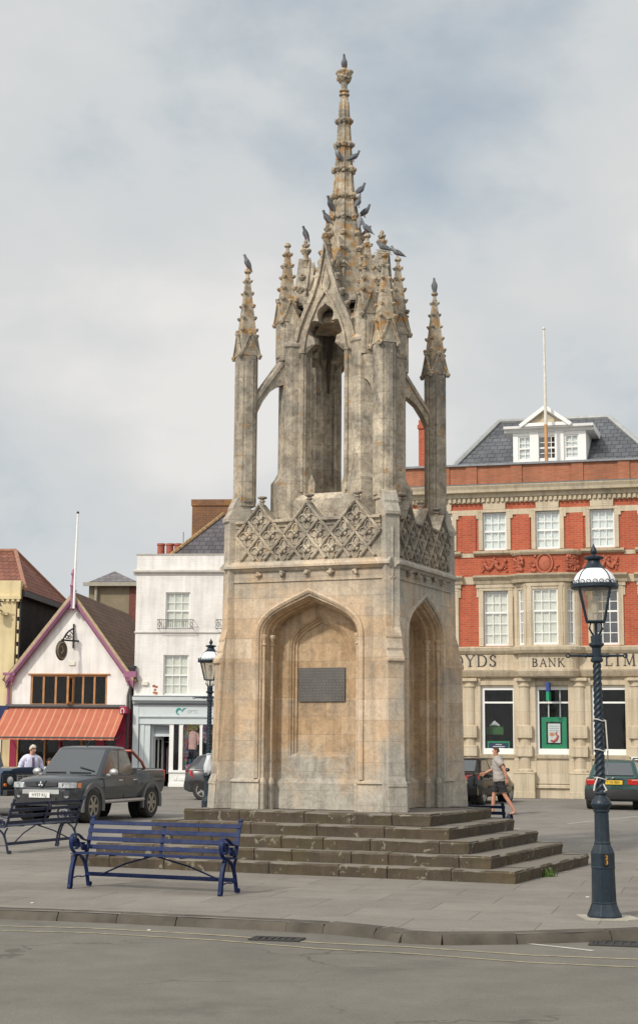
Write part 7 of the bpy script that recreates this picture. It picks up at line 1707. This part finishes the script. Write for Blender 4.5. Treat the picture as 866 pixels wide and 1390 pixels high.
# ---- boxy navy off-roader, only its front in view
ho = Vector((.82, -.57, 0)).normalized(); lo_ = Vector((-ho.y, ho.x, 0)); hp = AtY(13, 1064, 40.3)
org = Vector((hp.x, hp.y, 0)) - ho * 1.86 + lo_ * .60
ov = thing('off_roader', 'navy boxy off-road vehicle at the left edge, nose beside the grey pickup', 'off-road vehicle', org, atan2(ho.y, ho.x))
nv = paintmat('navy_paint', (.014, .035, .075), .15, .28, .4)
mb = MB(); mb.box(.30, 1.86, -.56, .56, .62, 1.06); mb.loft([[Vector((x, y, z)) for y, z in ((-.56, 1.05), (-.60, 1.10), (-.50, 1.155), (-.2, 1.185), (.2, 1.185), (.50, 1.155), (.60, 1.10), (.56, 1.05))] for x in (.25, 1.2, 1.80, 1.88)]); obj('bonnet', mb, nv, ov, bevel=.02)
for s in (-1, 1):
    mb = MB(); mb.loft([[Vector((x, s * y, z)) for y, z in ((.52, .5), (.87, .5), (.89, .82), (.87, 1.04), (.80, 1.10), (.52, 1.10))] for x in (.30, 1.2, 1.80, 1.86)]); w_ = obj('wing', mb, nv, ov); carve(w_, [(WX(1.22, s * .8, .40), .50, .40)])
    wheel(ov, 1.22, s * .74, .40, .22, trim_m, 6)
    mb = MB(); mb.sweep([Vector((1.22 + .50 * cos(q), s * .90, .40 + .50 * sin(q))) for q in [radians(180 * k / 14) for k in range(15)]], [(-.05, -.03), (.05, -.02), (.05, .02), (-.05, .03)], up=(0, s, 0)); obj('wheel_arch', mb, trim_m, ov, smooth=40)
    mb = MB(); mb.box(1.855, 1.885, s * .44, s * .84, .68, 1.02); pn = obj('lamp_panel', mb, trim_m, ov, bevel=.01)
    mb = MB(); A = Matrix.Translation((1.885, s * .60, .86)) @ Matrix.Rotation(pi / 2, 4, 'Y'); mb.lathe([(.10, -.02), (.10, .02), (.09, .025), (.06, .05), (.001, .06)], 22, M=A); obj('headlight', mb, lamp_c, pn, smooth=60)
    mb = MB(); A = Matrix.Translation((1.885, s * .77, .76)) @ Matrix.Rotation(pi / 2, 4, 'Y'); mb.lathe([(.045, -.02), (.04, .03), (.001, .035)], 14, M=A); obj('indicator', mb, lamp_o, pn, smooth=60)
mb = MB(); mb.box(1.85, 1.90, -.42, .42, .66, 1.04); gr_ = obj('grille', mb, trim_m, ov, bevel=.01)
mb = MB()
for k in range(7): mb.box(1.90, 1.915, -.39, .39, .70 + .046 * k, .718 + .046 * k)
for k in range(5): mb.box(1.90, 1.912, -.37 + .18 * k, -.35 + .18 * k, .69, 1.0)
obj('grille_bars', mb, M('grille_silver', (.40, .41, .42), .4, .1, metal=.4), gr_)
mb = MB(); mb.box(1.90, 2.06, -.86, .86, .50, .64); obj('bumper', mb, trim_m, ov, bevel=.02)
mb = MB(); mb.box(-2.0, .32, -.87, .87, .5, 1.12); obj('body', mb, nv, ov, bevel=.03)
cb2 = ((-2.0, .30, .82), (-1.95, .02, .74)); cabin(ov, nv, *cb2, 1.1, 1.97)
glaze(ov, [(.30, -.82, 1.12), (.30, .82, 1.12), (.04, .74, 1.93), (.04, -.74, 1.93)], (.06, .94, .08, .9), name='windscreen')
for s in (-1, 1):
    q = [(-2.0, s * .82, 1.12), (.30, s * .82, 1.12), (.02, s * .74, 1.93), (-1.95, s * .74, 1.93)]
    for u0, u1 in ((.05, .45), (.5, .92)): glaze(ov, q, (u0, u1, .1, .88))
    wheel(ov, -1.3, s * .74, .40, .22, trim_m, 6)
plate(ov, '', FRONT(2.075, .57), plate_w)
# ================================================================== people
def skinned(name, J, E_, mat, parent, root, sub=2, smooth=True):
    """one continuous surface grown over a skeleton: J = {joint: (x, y, z, r)}"""
    names = list(J); me = bpy.data.meshes.new(name); me.from_pydata([J[n][:3] for n in names], [(names.index(a), names.index(b)) for a, b in E_], [])
    o = bpy.data.objects.new(name, me); COL.objects.link(o); md = o.modifiers.new('skin', 'SKIN')
    if not me.skin_vertices: me.skin_vertices.new()
    for i, n in enumerate(names):
        r = J[n][3]; r = r if isinstance(r, tuple) else (r, r); me.skin_vertices[0].data[i].radius = r; me.skin_vertices[0].data[i].use_root = (n == root)
    md.use_smooth_shade = True; sd = o.modifiers.new('sub', 'SUBSURF'); sd.levels = sub; sd.render_levels = sub
    bpy.context.view_layer.update()
    m2 = bpy.data.meshes.new_from_object(o.evaluated_get(bpy.context.evaluated_depsgraph_get())); o.modifiers.clear(); o.data = m2; bpy.data.meshes.remove(me)
    m2.materials.clear(); m2.materials.append(mat); m2.shade_smooth(); o.parent = parent; m2.name = name; return o
def hand(parent, wrist, direction, palm_n, mat, curl=.5, thumb=1):
    d = Vector(direction).normalized(); n = Vector(palm_n).normalized(); s = d.cross(n).normalized(); n = s.cross(d).normalized(); w_ = Vector(wrist); mb = MB()
    mb.loft([[w_ + d * t + s * a * hw + n * b * th for a, b in ((-1, -1), (-.4, -1.2), (.4, -1.2), (1, -1), (1, 1), (.4, 1.1), (-.4, 1.1), (-1, 1))] for t, hw, th in ((-.01, .025, .018), (.03, .036, .016), (.07, .042, .013), (.095, .040, .011))])
    for k, (o, l) in enumerate(((-.031, .070), (-.010, .080), (.011, .075), (.031, .058))):
        p0 = w_ + d * .085 + s * o; p1 = p0 + d * l * .45 + n * l * .12 * curl; p2 = p1 + d * l * .33 * (1 - .4 * curl) + n * l * .30 * curl; p3 = p2 + d * l * .22 * (1 - .9 * curl) + n * l * .25 * curl; mb.tube([p0, p1, p2, p3], [.0095, .009, .008, .006], 6)
    t0 = w_ + d * .025 + s * thumb * .03; mb.tube([t0, t0 + d * .03 + s * thumb * .022 + n * .01, t0 + d * .06 + s * thumb * .022 + n * .022], [.012, .011, .008], 6)
    return obj('hand', mb, mat, parent, smooth=60)
def head_details(parent, c, fwd, skin, hairm, hair='short'):
    f = Vector(fwd).normalized(); up = Vector((0, 0, 1)); s = up.cross(f).normalized(); up = f.cross(s); c = Vector(c); B = Matrix((f, s, up)).transposed().to_4x4(); B.translation = c
    mb = MB(); mb.loft([[B @ Vector(p) for p in ((.083, -.010, .035), (.083, .010, .035), (.075, .012, .02), (.075, -.012, .02))], [B @ Vector(p) for p in ((.112, -.013, -.012), (.112, .013, -.012), (.085, .018, -.020), (.085, -.018, -.020))]]); obj('nose', mb, skin, parent, smooth=70)
    dark = M('eye_dark', (.03, .022, .018), .3, .1)
    for e in (-1, 1): mb = MB(); mb.ball(B @ Vector((.086, e * .030, .022)), (.008, .011, .007), 8, 5); obj('eye', mb, dark, parent, smooth=80); mb = MB(); mb.ball(B @ Vector((-.005, e * .078, .0)), (.022, .010, .032), 8, 5); obj('ear', mb, skin, parent, smooth=80)
    mb = MB(); mb.tube([B @ Vector(p) for p in ((.080, -.024, -.050), (.090, 0, -.050), (.080, .024, -.050))], .006, 5); obj('mouth', mb, M('lip', (.32, .13, .10), .5, .1), parent, smooth=70)
    mb = MB(); rows = []                                     # cap of hair
    for i in range(7):
        ph = i / 6; row = []
        for j in range(18):
            a = 2 * pi * j / 18; lo_ = (-.02 if cos(a) < .35 else .06) if hair == 'short' else (-.055 if cos(a) < .25 else .055)
            zt_ = .118; z = lo_ + (zt_ - lo_) * sin(ph * pi / 2); rr = sqrt(max(0.0, 1 - (max(z, 0) / .121) ** 2)); k = 1 + RND.uniform(-.035, .035)
            row.append(B @ Vector((.098 * rr * cos(a) * k - .006, .086 * rr * sin(a) * k, z)))
        rows.append(row)
    vr = mb.grid(rows, True); obj('hair', mb, hairm, parent, smooth=70)
skin1 = M('skin_tanned', (.46, .22, .14), .55, .08, 14); skin2 = M('skin_pink', (.56, .30, .22), .55, .08, 14)
def torso_head(J, E_, hx=.08, hz=1.63, lean=.0, neck=1.49, tr=1.0):
    J.update(pelvis=(0, 0, .95, (.15 * tr, .11 * tr)), waist=(.01 + lean * .3, 0, 1.08, (.145 * tr, .105 * tr)), chest=(.03 + lean * .6, 0, 1.28, (.165 * tr, .115 * tr)), upper=(.03 + lean * .8, 0, 1.40, (.12, .09)), neck=(.045 + lean, 0, neck, .056), jaw=(hx - .005 + lean, 0, hz - .075, (.062, .066)), skull=(hx - .012 + lean, 0, hz + .005, (.078, .092)), crown=(hx - .02 + lean, 0, hz + .068, (.060, .070)))
    E_ += [('pelvis', 'waist'), ('waist', 'chest'), ('chest', 'upper'), ('upper', 'neck'), ('neck', 'jaw'), ('jaw', 'skull'), ('skull', 'crown')]
def limb(J, E_, n, root, pts):
    prev = root
    for k, p in enumerate(pts): J['%s%d' % (n, k)] = p; E_.append((prev, '%s%d' % (n, k))); prev = '%s%d' % (n, k)
def garment(name, body, J, E_, bones, off, mat, keep=None, flare=None, thick=.008):
    """cloth that follows the body: the part of its surface nearest the given bones, lifted off the skin"""
    bm = bmesh.new(); bm.from_mesh(body.data); bm.normal_update(); segs = [(a, b, Vector(J[a][:3]), Vector(J[b][:3])) for a, b in E_]
    R = lambda n: (max(J[n][3]) if isinstance(J[n][3], tuple) else J[n][3])
    def nearest(p):
        best = None
        for a, b, A, B in segs:
            d = B - A; t = max(0, min(1, (p - A).dot(d) / d.length_squared)); q = A + d * t; r = R(a) * (1 - t) + R(b) * t; v = (p - q).length / r
            if best is None or v < best[0]: best = (v, (a, b))
        return best[1]
    ok = {v: (nearest(v.co) in bones and (keep is None or keep(v.co))) for v in bm.verts}
    bmesh.ops.delete(bm, geom=[f for f in bm.faces if not all(ok[v] for v in f.verts)], context='FACES')
    bmesh.ops.delete(bm, geom=[v for v in bm.verts if not v.link_faces], context='VERTS')
    for v in bm.verts:
        o_ = off * (flare(v.co) if flare else 1.0); v.co += v.normal * (o_ + .004 * sin(v.co.z * 55 + v.co.y * 40) * (off / .02))
    me = bpy.data.meshes.new(name); bm.to_mesh(me); bm.free(); me.materials.append(mat); me.shade_smooth()
    o = bpy.data.objects.new(name, me); COL.objects.link(o); o.parent = body.parent; sd = o.modifiers.new('solid', 'SOLIDIFY'); sd.thickness = thick; sd.offset = 1; return o
def bset(E_, *pre):
    return {e for e in E_ if any(e[1] == p or (p.endswith('*') and e[1].startswith(p[:-1])) for p in pre)}
# ---- the man walking past the bank
mp = G(690, 1105.5); wm = thing('person', 'man in grey polo shirt and black shorts striding left past the bank', 'person', (mp.x - .22, mp.y, 0), radians(180 - 12))
J, E_ = {}, []; torso_head(J, E_, lean=.03, tr=1.15)
limb(J, E_, 'la', 'upper', [(.03, .175, 1.40, .062), (-.06, .225, 1.29, .052), (-.15, .25, 1.15, .043), (-.20, .245, .93, .030)])
limb(J, E_, 'ra', 'upper', [(.05, -.175, 1.40, .062), (.12, -.22, 1.28, .050), (.21, -.24, 1.16, .042), (.42, -.20, 1.06, .030)])
limb(J, E_, 'll', 'pelvis', [(-.02, .095, .86, .098), (-.08, .10, .68, .080), (-.14, .10, .49, .056), (-.24, .10, .34, .056), (-.37, .10, .12, .036), (-.40, .10, .075, .036)])
limb(J, E_, 'rl', 'pelvis', [(.03, -.095, .86, .098), (.11, -.10, .68, .080), (.17, -.10, .50, .056), (.19, -.10, .34, .056), (.20, -.10, .11, .036), (.21, -.10, .06, .038)])
limb(J, E_, 'lf', 'll5', [(-.33, .105, .035, .034), (-.25, .11, .018, .024)]); limb(J, E_, 'rf', 'rl5', [(.30, -.105, .035, .033), (.37, -.11, .024, .024)])
body_ = skinned('body', J, E_, skin1, wm, 'pelvis', 3)
SH = bset(E_, 'waist', 'chest', 'upper', 'la0', 'la1', 'ra0', 'ra1') | bset(E_, 'neck', 'll0', 'rl0'); 
garment('polo_shirt', body_, J, E_, SH | bset(E_, 'la2', 'ra2', 'll1', 'rl1'), .03, M('grey_polo', (.33, .295, .27), .9, .14, 9, .006), lambda p: p.z > .85 and (p.z < 1.475 or abs(p.y) > .07) and not (p.y > .215 and (p - Vector(J['la1'][:3])).dot(Vector((-.09, .02, -.14))) > .004) and not (p.y < -.215 and (p - Vector(J['ra1'][:3])).dot(Vector((.09, -.02, -.12))) > .004), lambda p: 1.0 + max(0, min(1, (1.15 - p.z) * 4)) * .7)
garment('shorts', body_, J, E_, bset(E_, 'waist', 'll0', 'll1', 'll2', 'rl0', 'rl1', 'rl2'), .022, M('black_shorts', (.018, .018, .02), .85, .2, 9, .006), lambda p: .58 < p.z < .98, lambda p: .8 + (.9 - p.z) * 1.6)
hand(wm, (-.20, .245, .92), (-.05, -.05, -1), (.3, -1, 0), skin1, .6, 1); hand(wm, (.42, -.20, 1.06), (.9, .15, -.3), (0, 1, -.3), skin1, .5, -1)
head_details(wm, (.10, 0, 1.635), (1, .12, -.06), skin1, M('brown_hair', (.055, .03, .018), .8, .3, 30), 'short')
for x, z, y in ((-.33, .012, .105), (.29, .012, -.105)):
    mb = MB(); mb.loft([[Vector((x - .11, y - .03, z - .012)), Vector((x + .10, y - .04, z - .012)), Vector((x + .12, y, z - .012)), Vector((x + .10, y + .04, z - .012)), Vector((x - .11, y + .03, z - .012))], [Vector((x - .11, y - .03, z + .010)), Vector((x + .10, y - .04, z + .010)), Vector((x + .12, y, z + .010)), Vector((x + .10, y + .04, z + .010)), Vector((x - .11, y + .03, z + .010))]]); mb.tube([(x + .02, y - .045, z), (x + .03, y, z + .05), (x + .02, y + .045, z)], .010, 5); obj('sandal', mb, M('sandal_brown', (.10, .055, .03), .7), wm)
# ---- the man in shirt and tie beyond the pickup
lp = AtY(41, 1090, 41.2); lm = thing('person', 'white-haired man in pale lilac shirt and tie standing between the off-roader and the pickup', 'person', (lp.x, lp.y, 0), radians(-62))
J, E_ = {}, []; torso_head(J, E_, hx=.10, hz=1.625, tr=1.12)
limb(J, E_, 'la', 'upper', [(.02, .175, 1.395, .058), (.00, .245, 1.27, .048), (.02, .275, 1.12, .041), (.16, .25, .92, .030)])
limb(J, E_, 'ra', 'upper', [(.02, -.175, 1.395, .058), (-.02, -.245, 1.27, .048), (-.03, -.28, 1.12, .041), (.03, -.28, .90, .030)])
limb(J, E_, 'll', 'pelvis', [(0, .10, .86, .105), (.02, .11, .66, .085), (.02, .115, .48, .062), (-.01, .12, .28, .052), (-.02, .12, .08, .04)]); limb(J, E_, 'rl', 'pelvis', [(0, -.10, .86, .105), (.03, -.11, .66, .085), (.04, -.115, .48, .062), (.02, -.12, .28, .052), (.01, -.12, .08, .04)])
limb(J, E_, 'lf', 'll4', [(.08, .13, .045, .04), (.16, .14, .035, .03)]); limb(J, E_, 'rf', 'rl4', [(.11, -.13, .045, .04), (.19, -.14, .035, .03)])
body_ = skinned('body', J, E_, skin2, lm, 'pelvis', 3)
garment('shirt', body_, J, E_, bset(E_, 'waist', 'chest', 'upper', 'neck', 'la*', 'ra*', 'll0', 'rl0', 'll1', 'rl1'), .018, M('lilac_shirt', (.58, .57, .70), .85, .06, 8, .006), lambda p: .95 < p.z and (p.z < 1.475 or abs(p.y) > .07))
garment('trousers', body_, J, E_, bset(E_, 'waist', 'll*', 'rl*', 'lf*', 'rf*'), .022, M('black_trousers', (.02, .02, .024), .85, .2, 8, .005), lambda p: .09 < p.z < 1.0 and abs(p.y) < .24)
mb = MB(); mb.bar([(.125, 0, 1.445), (.155, 0, 1.39), (.182, 0, 1.28), (.178, 0, 1.14), (.172, 0, 1.05)], .065, .012, up=(1, 0, 0)); obj('tie', mb, M('purple_tie', (.10, .075, .14), .7, .3, 40), lm, bevel=.004)
mb = MB(); mb.tube([(.19 * cos(q) , .19 * sin(q) * 1.08, 1.0) for q in [j * pi / 10 for j in range(20)]], .014, 5, closed=True); obj('belt', mb, trim_m, lm)
hand(lm, (.155, .27, .93), (.25, -.05, -1), (0, -1, 0), skin2, .5, 1); hand(lm, (.03, -.30, .90), (.1, .03, -1), (0, 1, 0), skin2, .5, -1)
head_details(lm, (.115, 0, 1.62), (1, .35, -.35), skin2, M('white_hair', (.48, .44, .37), .85, .2, 30), 'short')
# ---- seated customer and his chair beyond the bonnet
sp_ = AtY(66, 1080, 47.5); sm = thing('person', 'seated man in pale shirt and dark waistcoat outside the cafe, seen over the pickup bonnet', 'person', (sp_.x, sp_.y, 0), radians(-70))
J, E_ = {}, []; dz = -.47
J.update(pelvis=(-.05, 0, .54, (.15, .13)), waist=(-.05, 0, .68, (.14, .11)), chest=(-.02, 0, .88, (.16, .115)), upper=(0, 0, 1.0, (.12, .09)), neck=(.03, 0, 1.08, .055), jaw=(.07, 0, 1.145, (.06, .065)), skull=(.06, 0, 1.225, (.078, .092)), crown=(.05, 0, 1.29, (.058, .068)))
E_ += [('pelvis', 'waist'), ('waist', 'chest'), ('chest', 'upper'), ('upper', 'neck'), ('neck', 'jaw'), ('jaw', 'skull'), ('skull', 'crown')]
for n, s in (('l', 1), ('r', -1)):
    limb(J, E_, n + 'a', 'upper', [(0, s * .18, 1.0, .062), (.05, s * .25, .87, .052), (.10, s * .26, .74, .044), (.32, s * .18, .72, .03)]); limb(J, E_, n + 'l', 'pelvis', [(.06, s * .10, .53, .10), (.25, s * .12, .53, .085), (.43, s * .12, .52, .062), (.44, s * .12, .30, .052), (.42, s * .12, .08, .04), (.55, s * .13, .04, .032)])
body_ = skinned('body', J, E_, skin1, sm, 'pelvis', 3)
garment('shirt', body_, J, E_, bset(E_, 'waist', 'chest', 'upper', 'neck', 'la*', 'ra*'), .02, M('pale_shirt', (.48, .52, .56), .85, .08, 8, .006), lambda p: .56 < p.z < 1.07 and p.x < .30)
garment('trousers', body_, J, E_, bset(E_, 'll*', 'rl*', 'waist'), .022, M('black_trousers', (.02, .02, .024)), lambda p: .09 < p.z < .66)
for s in (1, -1): hand(sm, (.33, s * .18, .72), (1, -s * .2, 0), (0, 0, -1), skin1, .4, -s)
head_details(sm, (.072, 0, 1.22), (1, .1, -.1), skin1, M('dark_hair', (.03, .02, .016), .85, .2, 30), 'short')
ch = thing('cafe_chair', 'dark metal cafe chair under the seated man', 'chair', (sp_.x, sp_.y, 0), radians(-70))
mb = MB(); mb.box(-.24, .20, -.22, .22, .40, .43); obj('seat', mb, trim_m, ch, bevel=.01); mb = MB(); mb.bar([(-.20, -.2, .45), (-.26, -.2, .80), (-.27, 0, .86), (-.26, .2, .80), (-.20, .2, .45)], .03, .03, up=(1, 0, 0)); mb.box(-.265, -.245, -.19, .19, .64, .76); obj('backrest', mb, trim_m, ch)
for x in (-.21, .17):
    for y in (-.19, .19): mb = MB(); mb.tube([(x, y, .40), (x * 1.15, y * 1.1, 0)], .014, 6); obj('leg', mb, trim_m, ch)

# ================================================================== pigeons
feath = M('pigeon_grey', (.115, .12, .135), .7, .35, 24); feath_d = M('pigeon_dark', (.05, .052, .06), .7, .35, 24); feath_p = M('pigeon_pale', (.21, .215, .225), .7, .3, 24); wing_m = M('pigeon_wing', (.10, .105, .115), .7, .5, 30); beak = M('pigeon_beak', (.08, .07, .065), .6); pink = M('pigeon_leg', (.30, .09, .08), .6)
def pigeon(label, pos, rz, pitch=42, m=None, head=0, k=.74):
    """standing pigeon; local +x is the way it faces; pitch = how upright it stands"""
    r = thing('pigeon', label, 'pigeon', pos, rz, 'pigeons perched on the cross'); m = m or feath
    R = Matrix.Translation((0, 0, .115 * k)) @ Matrix.Rotation(radians(-pitch), 4, 'Y') @ Matrix.Scale(k, 4)
    st = [(-.215, .012, .006, -.012), (-.16, .026, .010, -.010), (-.12, .036, .022, -.004), (-.07, .054, .048, 0), (-.01, .068, .064, 0), (.05, .066, .066, .002), (.095, .050, .054, .010), (.125, .036, .038, .022)]
    # neck and head continue the same surface, turned upright again
    mb = MB(); secs = [[R @ Vector((x, hy * cos(a), dz + hz * sin(a))) for a in [j * pi / 6 for j in range(12)]] for x, hy, hz, dz in st]
    base = Vector((.125, 0, .022)); b = R @ base; hd_ = radians(head)
    for t, (dx, dz, rr) in enumerate(((.014, .026, .031), (.020, .052, .029), (.026, .072, .028), (.034, .088, .024), (.042, .096, .012))):
        c = b + Vector((dx, 0, dz)) * k; A = Matrix.Rotation(radians(28 if t < 3 else 8), 4, 'Y') @ Matrix.Rotation(0, 4, 'Z'); secs.append([c + (Matrix.Rotation(radians(-62 if t < 4 else -50), 4, 'Y') @ Vector((0, rr * cos(a) * .92, rr * sin(a)))) * k for a in [j * pi / 6 for j in range(12)]])
    mb.loft(secs); obj('body', mb, m, r, smooth=60)
    mb = MB(); c = b + Vector((.052, 0, .078)) * k; mb.lathe([(.008 * k, 0), (.002, .024 * k)], 6, M=Matrix.Translation(c) @ Matrix.Rotation(radians(105), 4, 'Y')); obj('beak', mb, beak, r, smooth=60)
    for s in (-1, 1):
        mb = MB(); mb.loft([[R @ Vector((x, s * (y + e), z)) for x, y, z in ((.07, .055, .02), (.03, .066, -.022), (-.06, .054, -.034), (-.19, .018, -.014), (-.14, .030, .012), (-.03, .056, .036), (.05, .055, .038))] for e in (-.006, .007)]); obj('wing', mb, wing_m, r, smooth=50)
        mb = MB(); mb.tube([R @ Vector((-.005, s * .026, -.055)), (.0, s * .022, .0)], .006 * k, 5)
        for a in (-.5, 0, .5): mb.tube([(0, s * .022, .004), (.03 * cos(a) * k, s * .022 + .03 * sin(a) * k, .004)], .004 * k, 4)
        obj('leg', mb, pink, r)
    return r
def on_spire(px, py):
    """a point on the near side of the spire under the pixel"""
    d = ray(px, py); ax = Vector((CX, CY)); t = (CY - 0) / d.y; p = ORG + d * t; z = p.z; rr = rad(z) + .07; dx = p.x - CX
    dx = max(-rr, min(rr, dx)); return Vector((CX + (p.x - CX), CY - sqrt(max(0, rr * rr - dx * dx)) * .9, z))
Rr = lambda deg: radians(deg)
W = lambda u, v, z: l2c(u, v, z)
pigeon('grey pigeon standing on the topmost finial of the spire', W(0, 0, 13.09), Rr(-100), 66)
pigeon('small grey pigeon upright on the left side of the spire, highest on that side', on_spire(459.5, 221), Rr(200), 50, feath_p, k=.68)
pigeon('grey pigeon on the third crocket ring, right of the spire centre', on_spire(479, 223), Rr(-10), 20, k=.7)
pigeon('grey pigeon facing right at mid height on the right edge of the spire', on_spire(488, 265), Rr(15), 38)
pigeon('black pigeon hunched on the left edge of the spire at mid height', on_spire(449, 290), Rr(200), 60, feath_d)
pigeon('dark pigeon with its tail to the right on top of the front gable finial', W(0, -.68, 10.16), Rr(165), 48, feath_d)
pigeon('dark pigeon clinging to the right of the spire above two paler ones', on_spire(485, 286), Rr(60), 40, wing_m)
pigeon('grey pigeon below the dark one on the right side of the spire', on_spire(494, 295), Rr(-20), 30)
pigeon('pale pigeon low on the right side of the spire, back turned', on_spire(487, 313), Rr(80), 55, feath_p)
pigeon('small grey pigeon lowest on the spire, tucked behind the front lantern pinnacle', on_spire(496, 322), Rr(0), 35, k=.65)
pigeon('grey pigeon on the front lantern pinnacle, head to the left', W(.70, -.70, 9.90), Rr(170), 40)
pigeon('grey pigeon looking down from the messy top of the tall front corner pinnacle', W(PR, -PR, 9.39), Rr(175), 18)
pigeon('pale grey pigeon on the rear right lantern pinnacle, tail to the right', W(.70, .70, 9.90), Rr(185), 22, feath_p)
pigeon('black pigeon upright on the finial of the left side gable', W(-.68, 0, 10.17), Rr(160), 62, feath_d)
pigeon('grey pigeon on the far left corner pinnacle', W(-PR, -PR, 9.39), Rr(190), 58)
pigeon('dark grey pigeon with back turned on the far right corner pinnacle', W(PR, PR, 9.39), Rr(95), 66, wing_m)
nt = thing('nest_twigs', 'whitish twigs and droppings on the top of the tall front corner pinnacle', 'nest', W(PR, -PR, 9.36)); mb = MB()
for k in range(14): a = RND.uniform(0, 6.28); b = RND.uniform(0, 6.28); mb.tube([(.07 * cos(a), .07 * sin(a), RND.uniform(0, .05)), (.15 * cos(b) - .03, .15 * sin(b), RND.uniform(.0, .08))], .006, 4)
obj('twigs', mb, M('pale_twig', (.45, .42, .36), .8, .3, 20), nt)
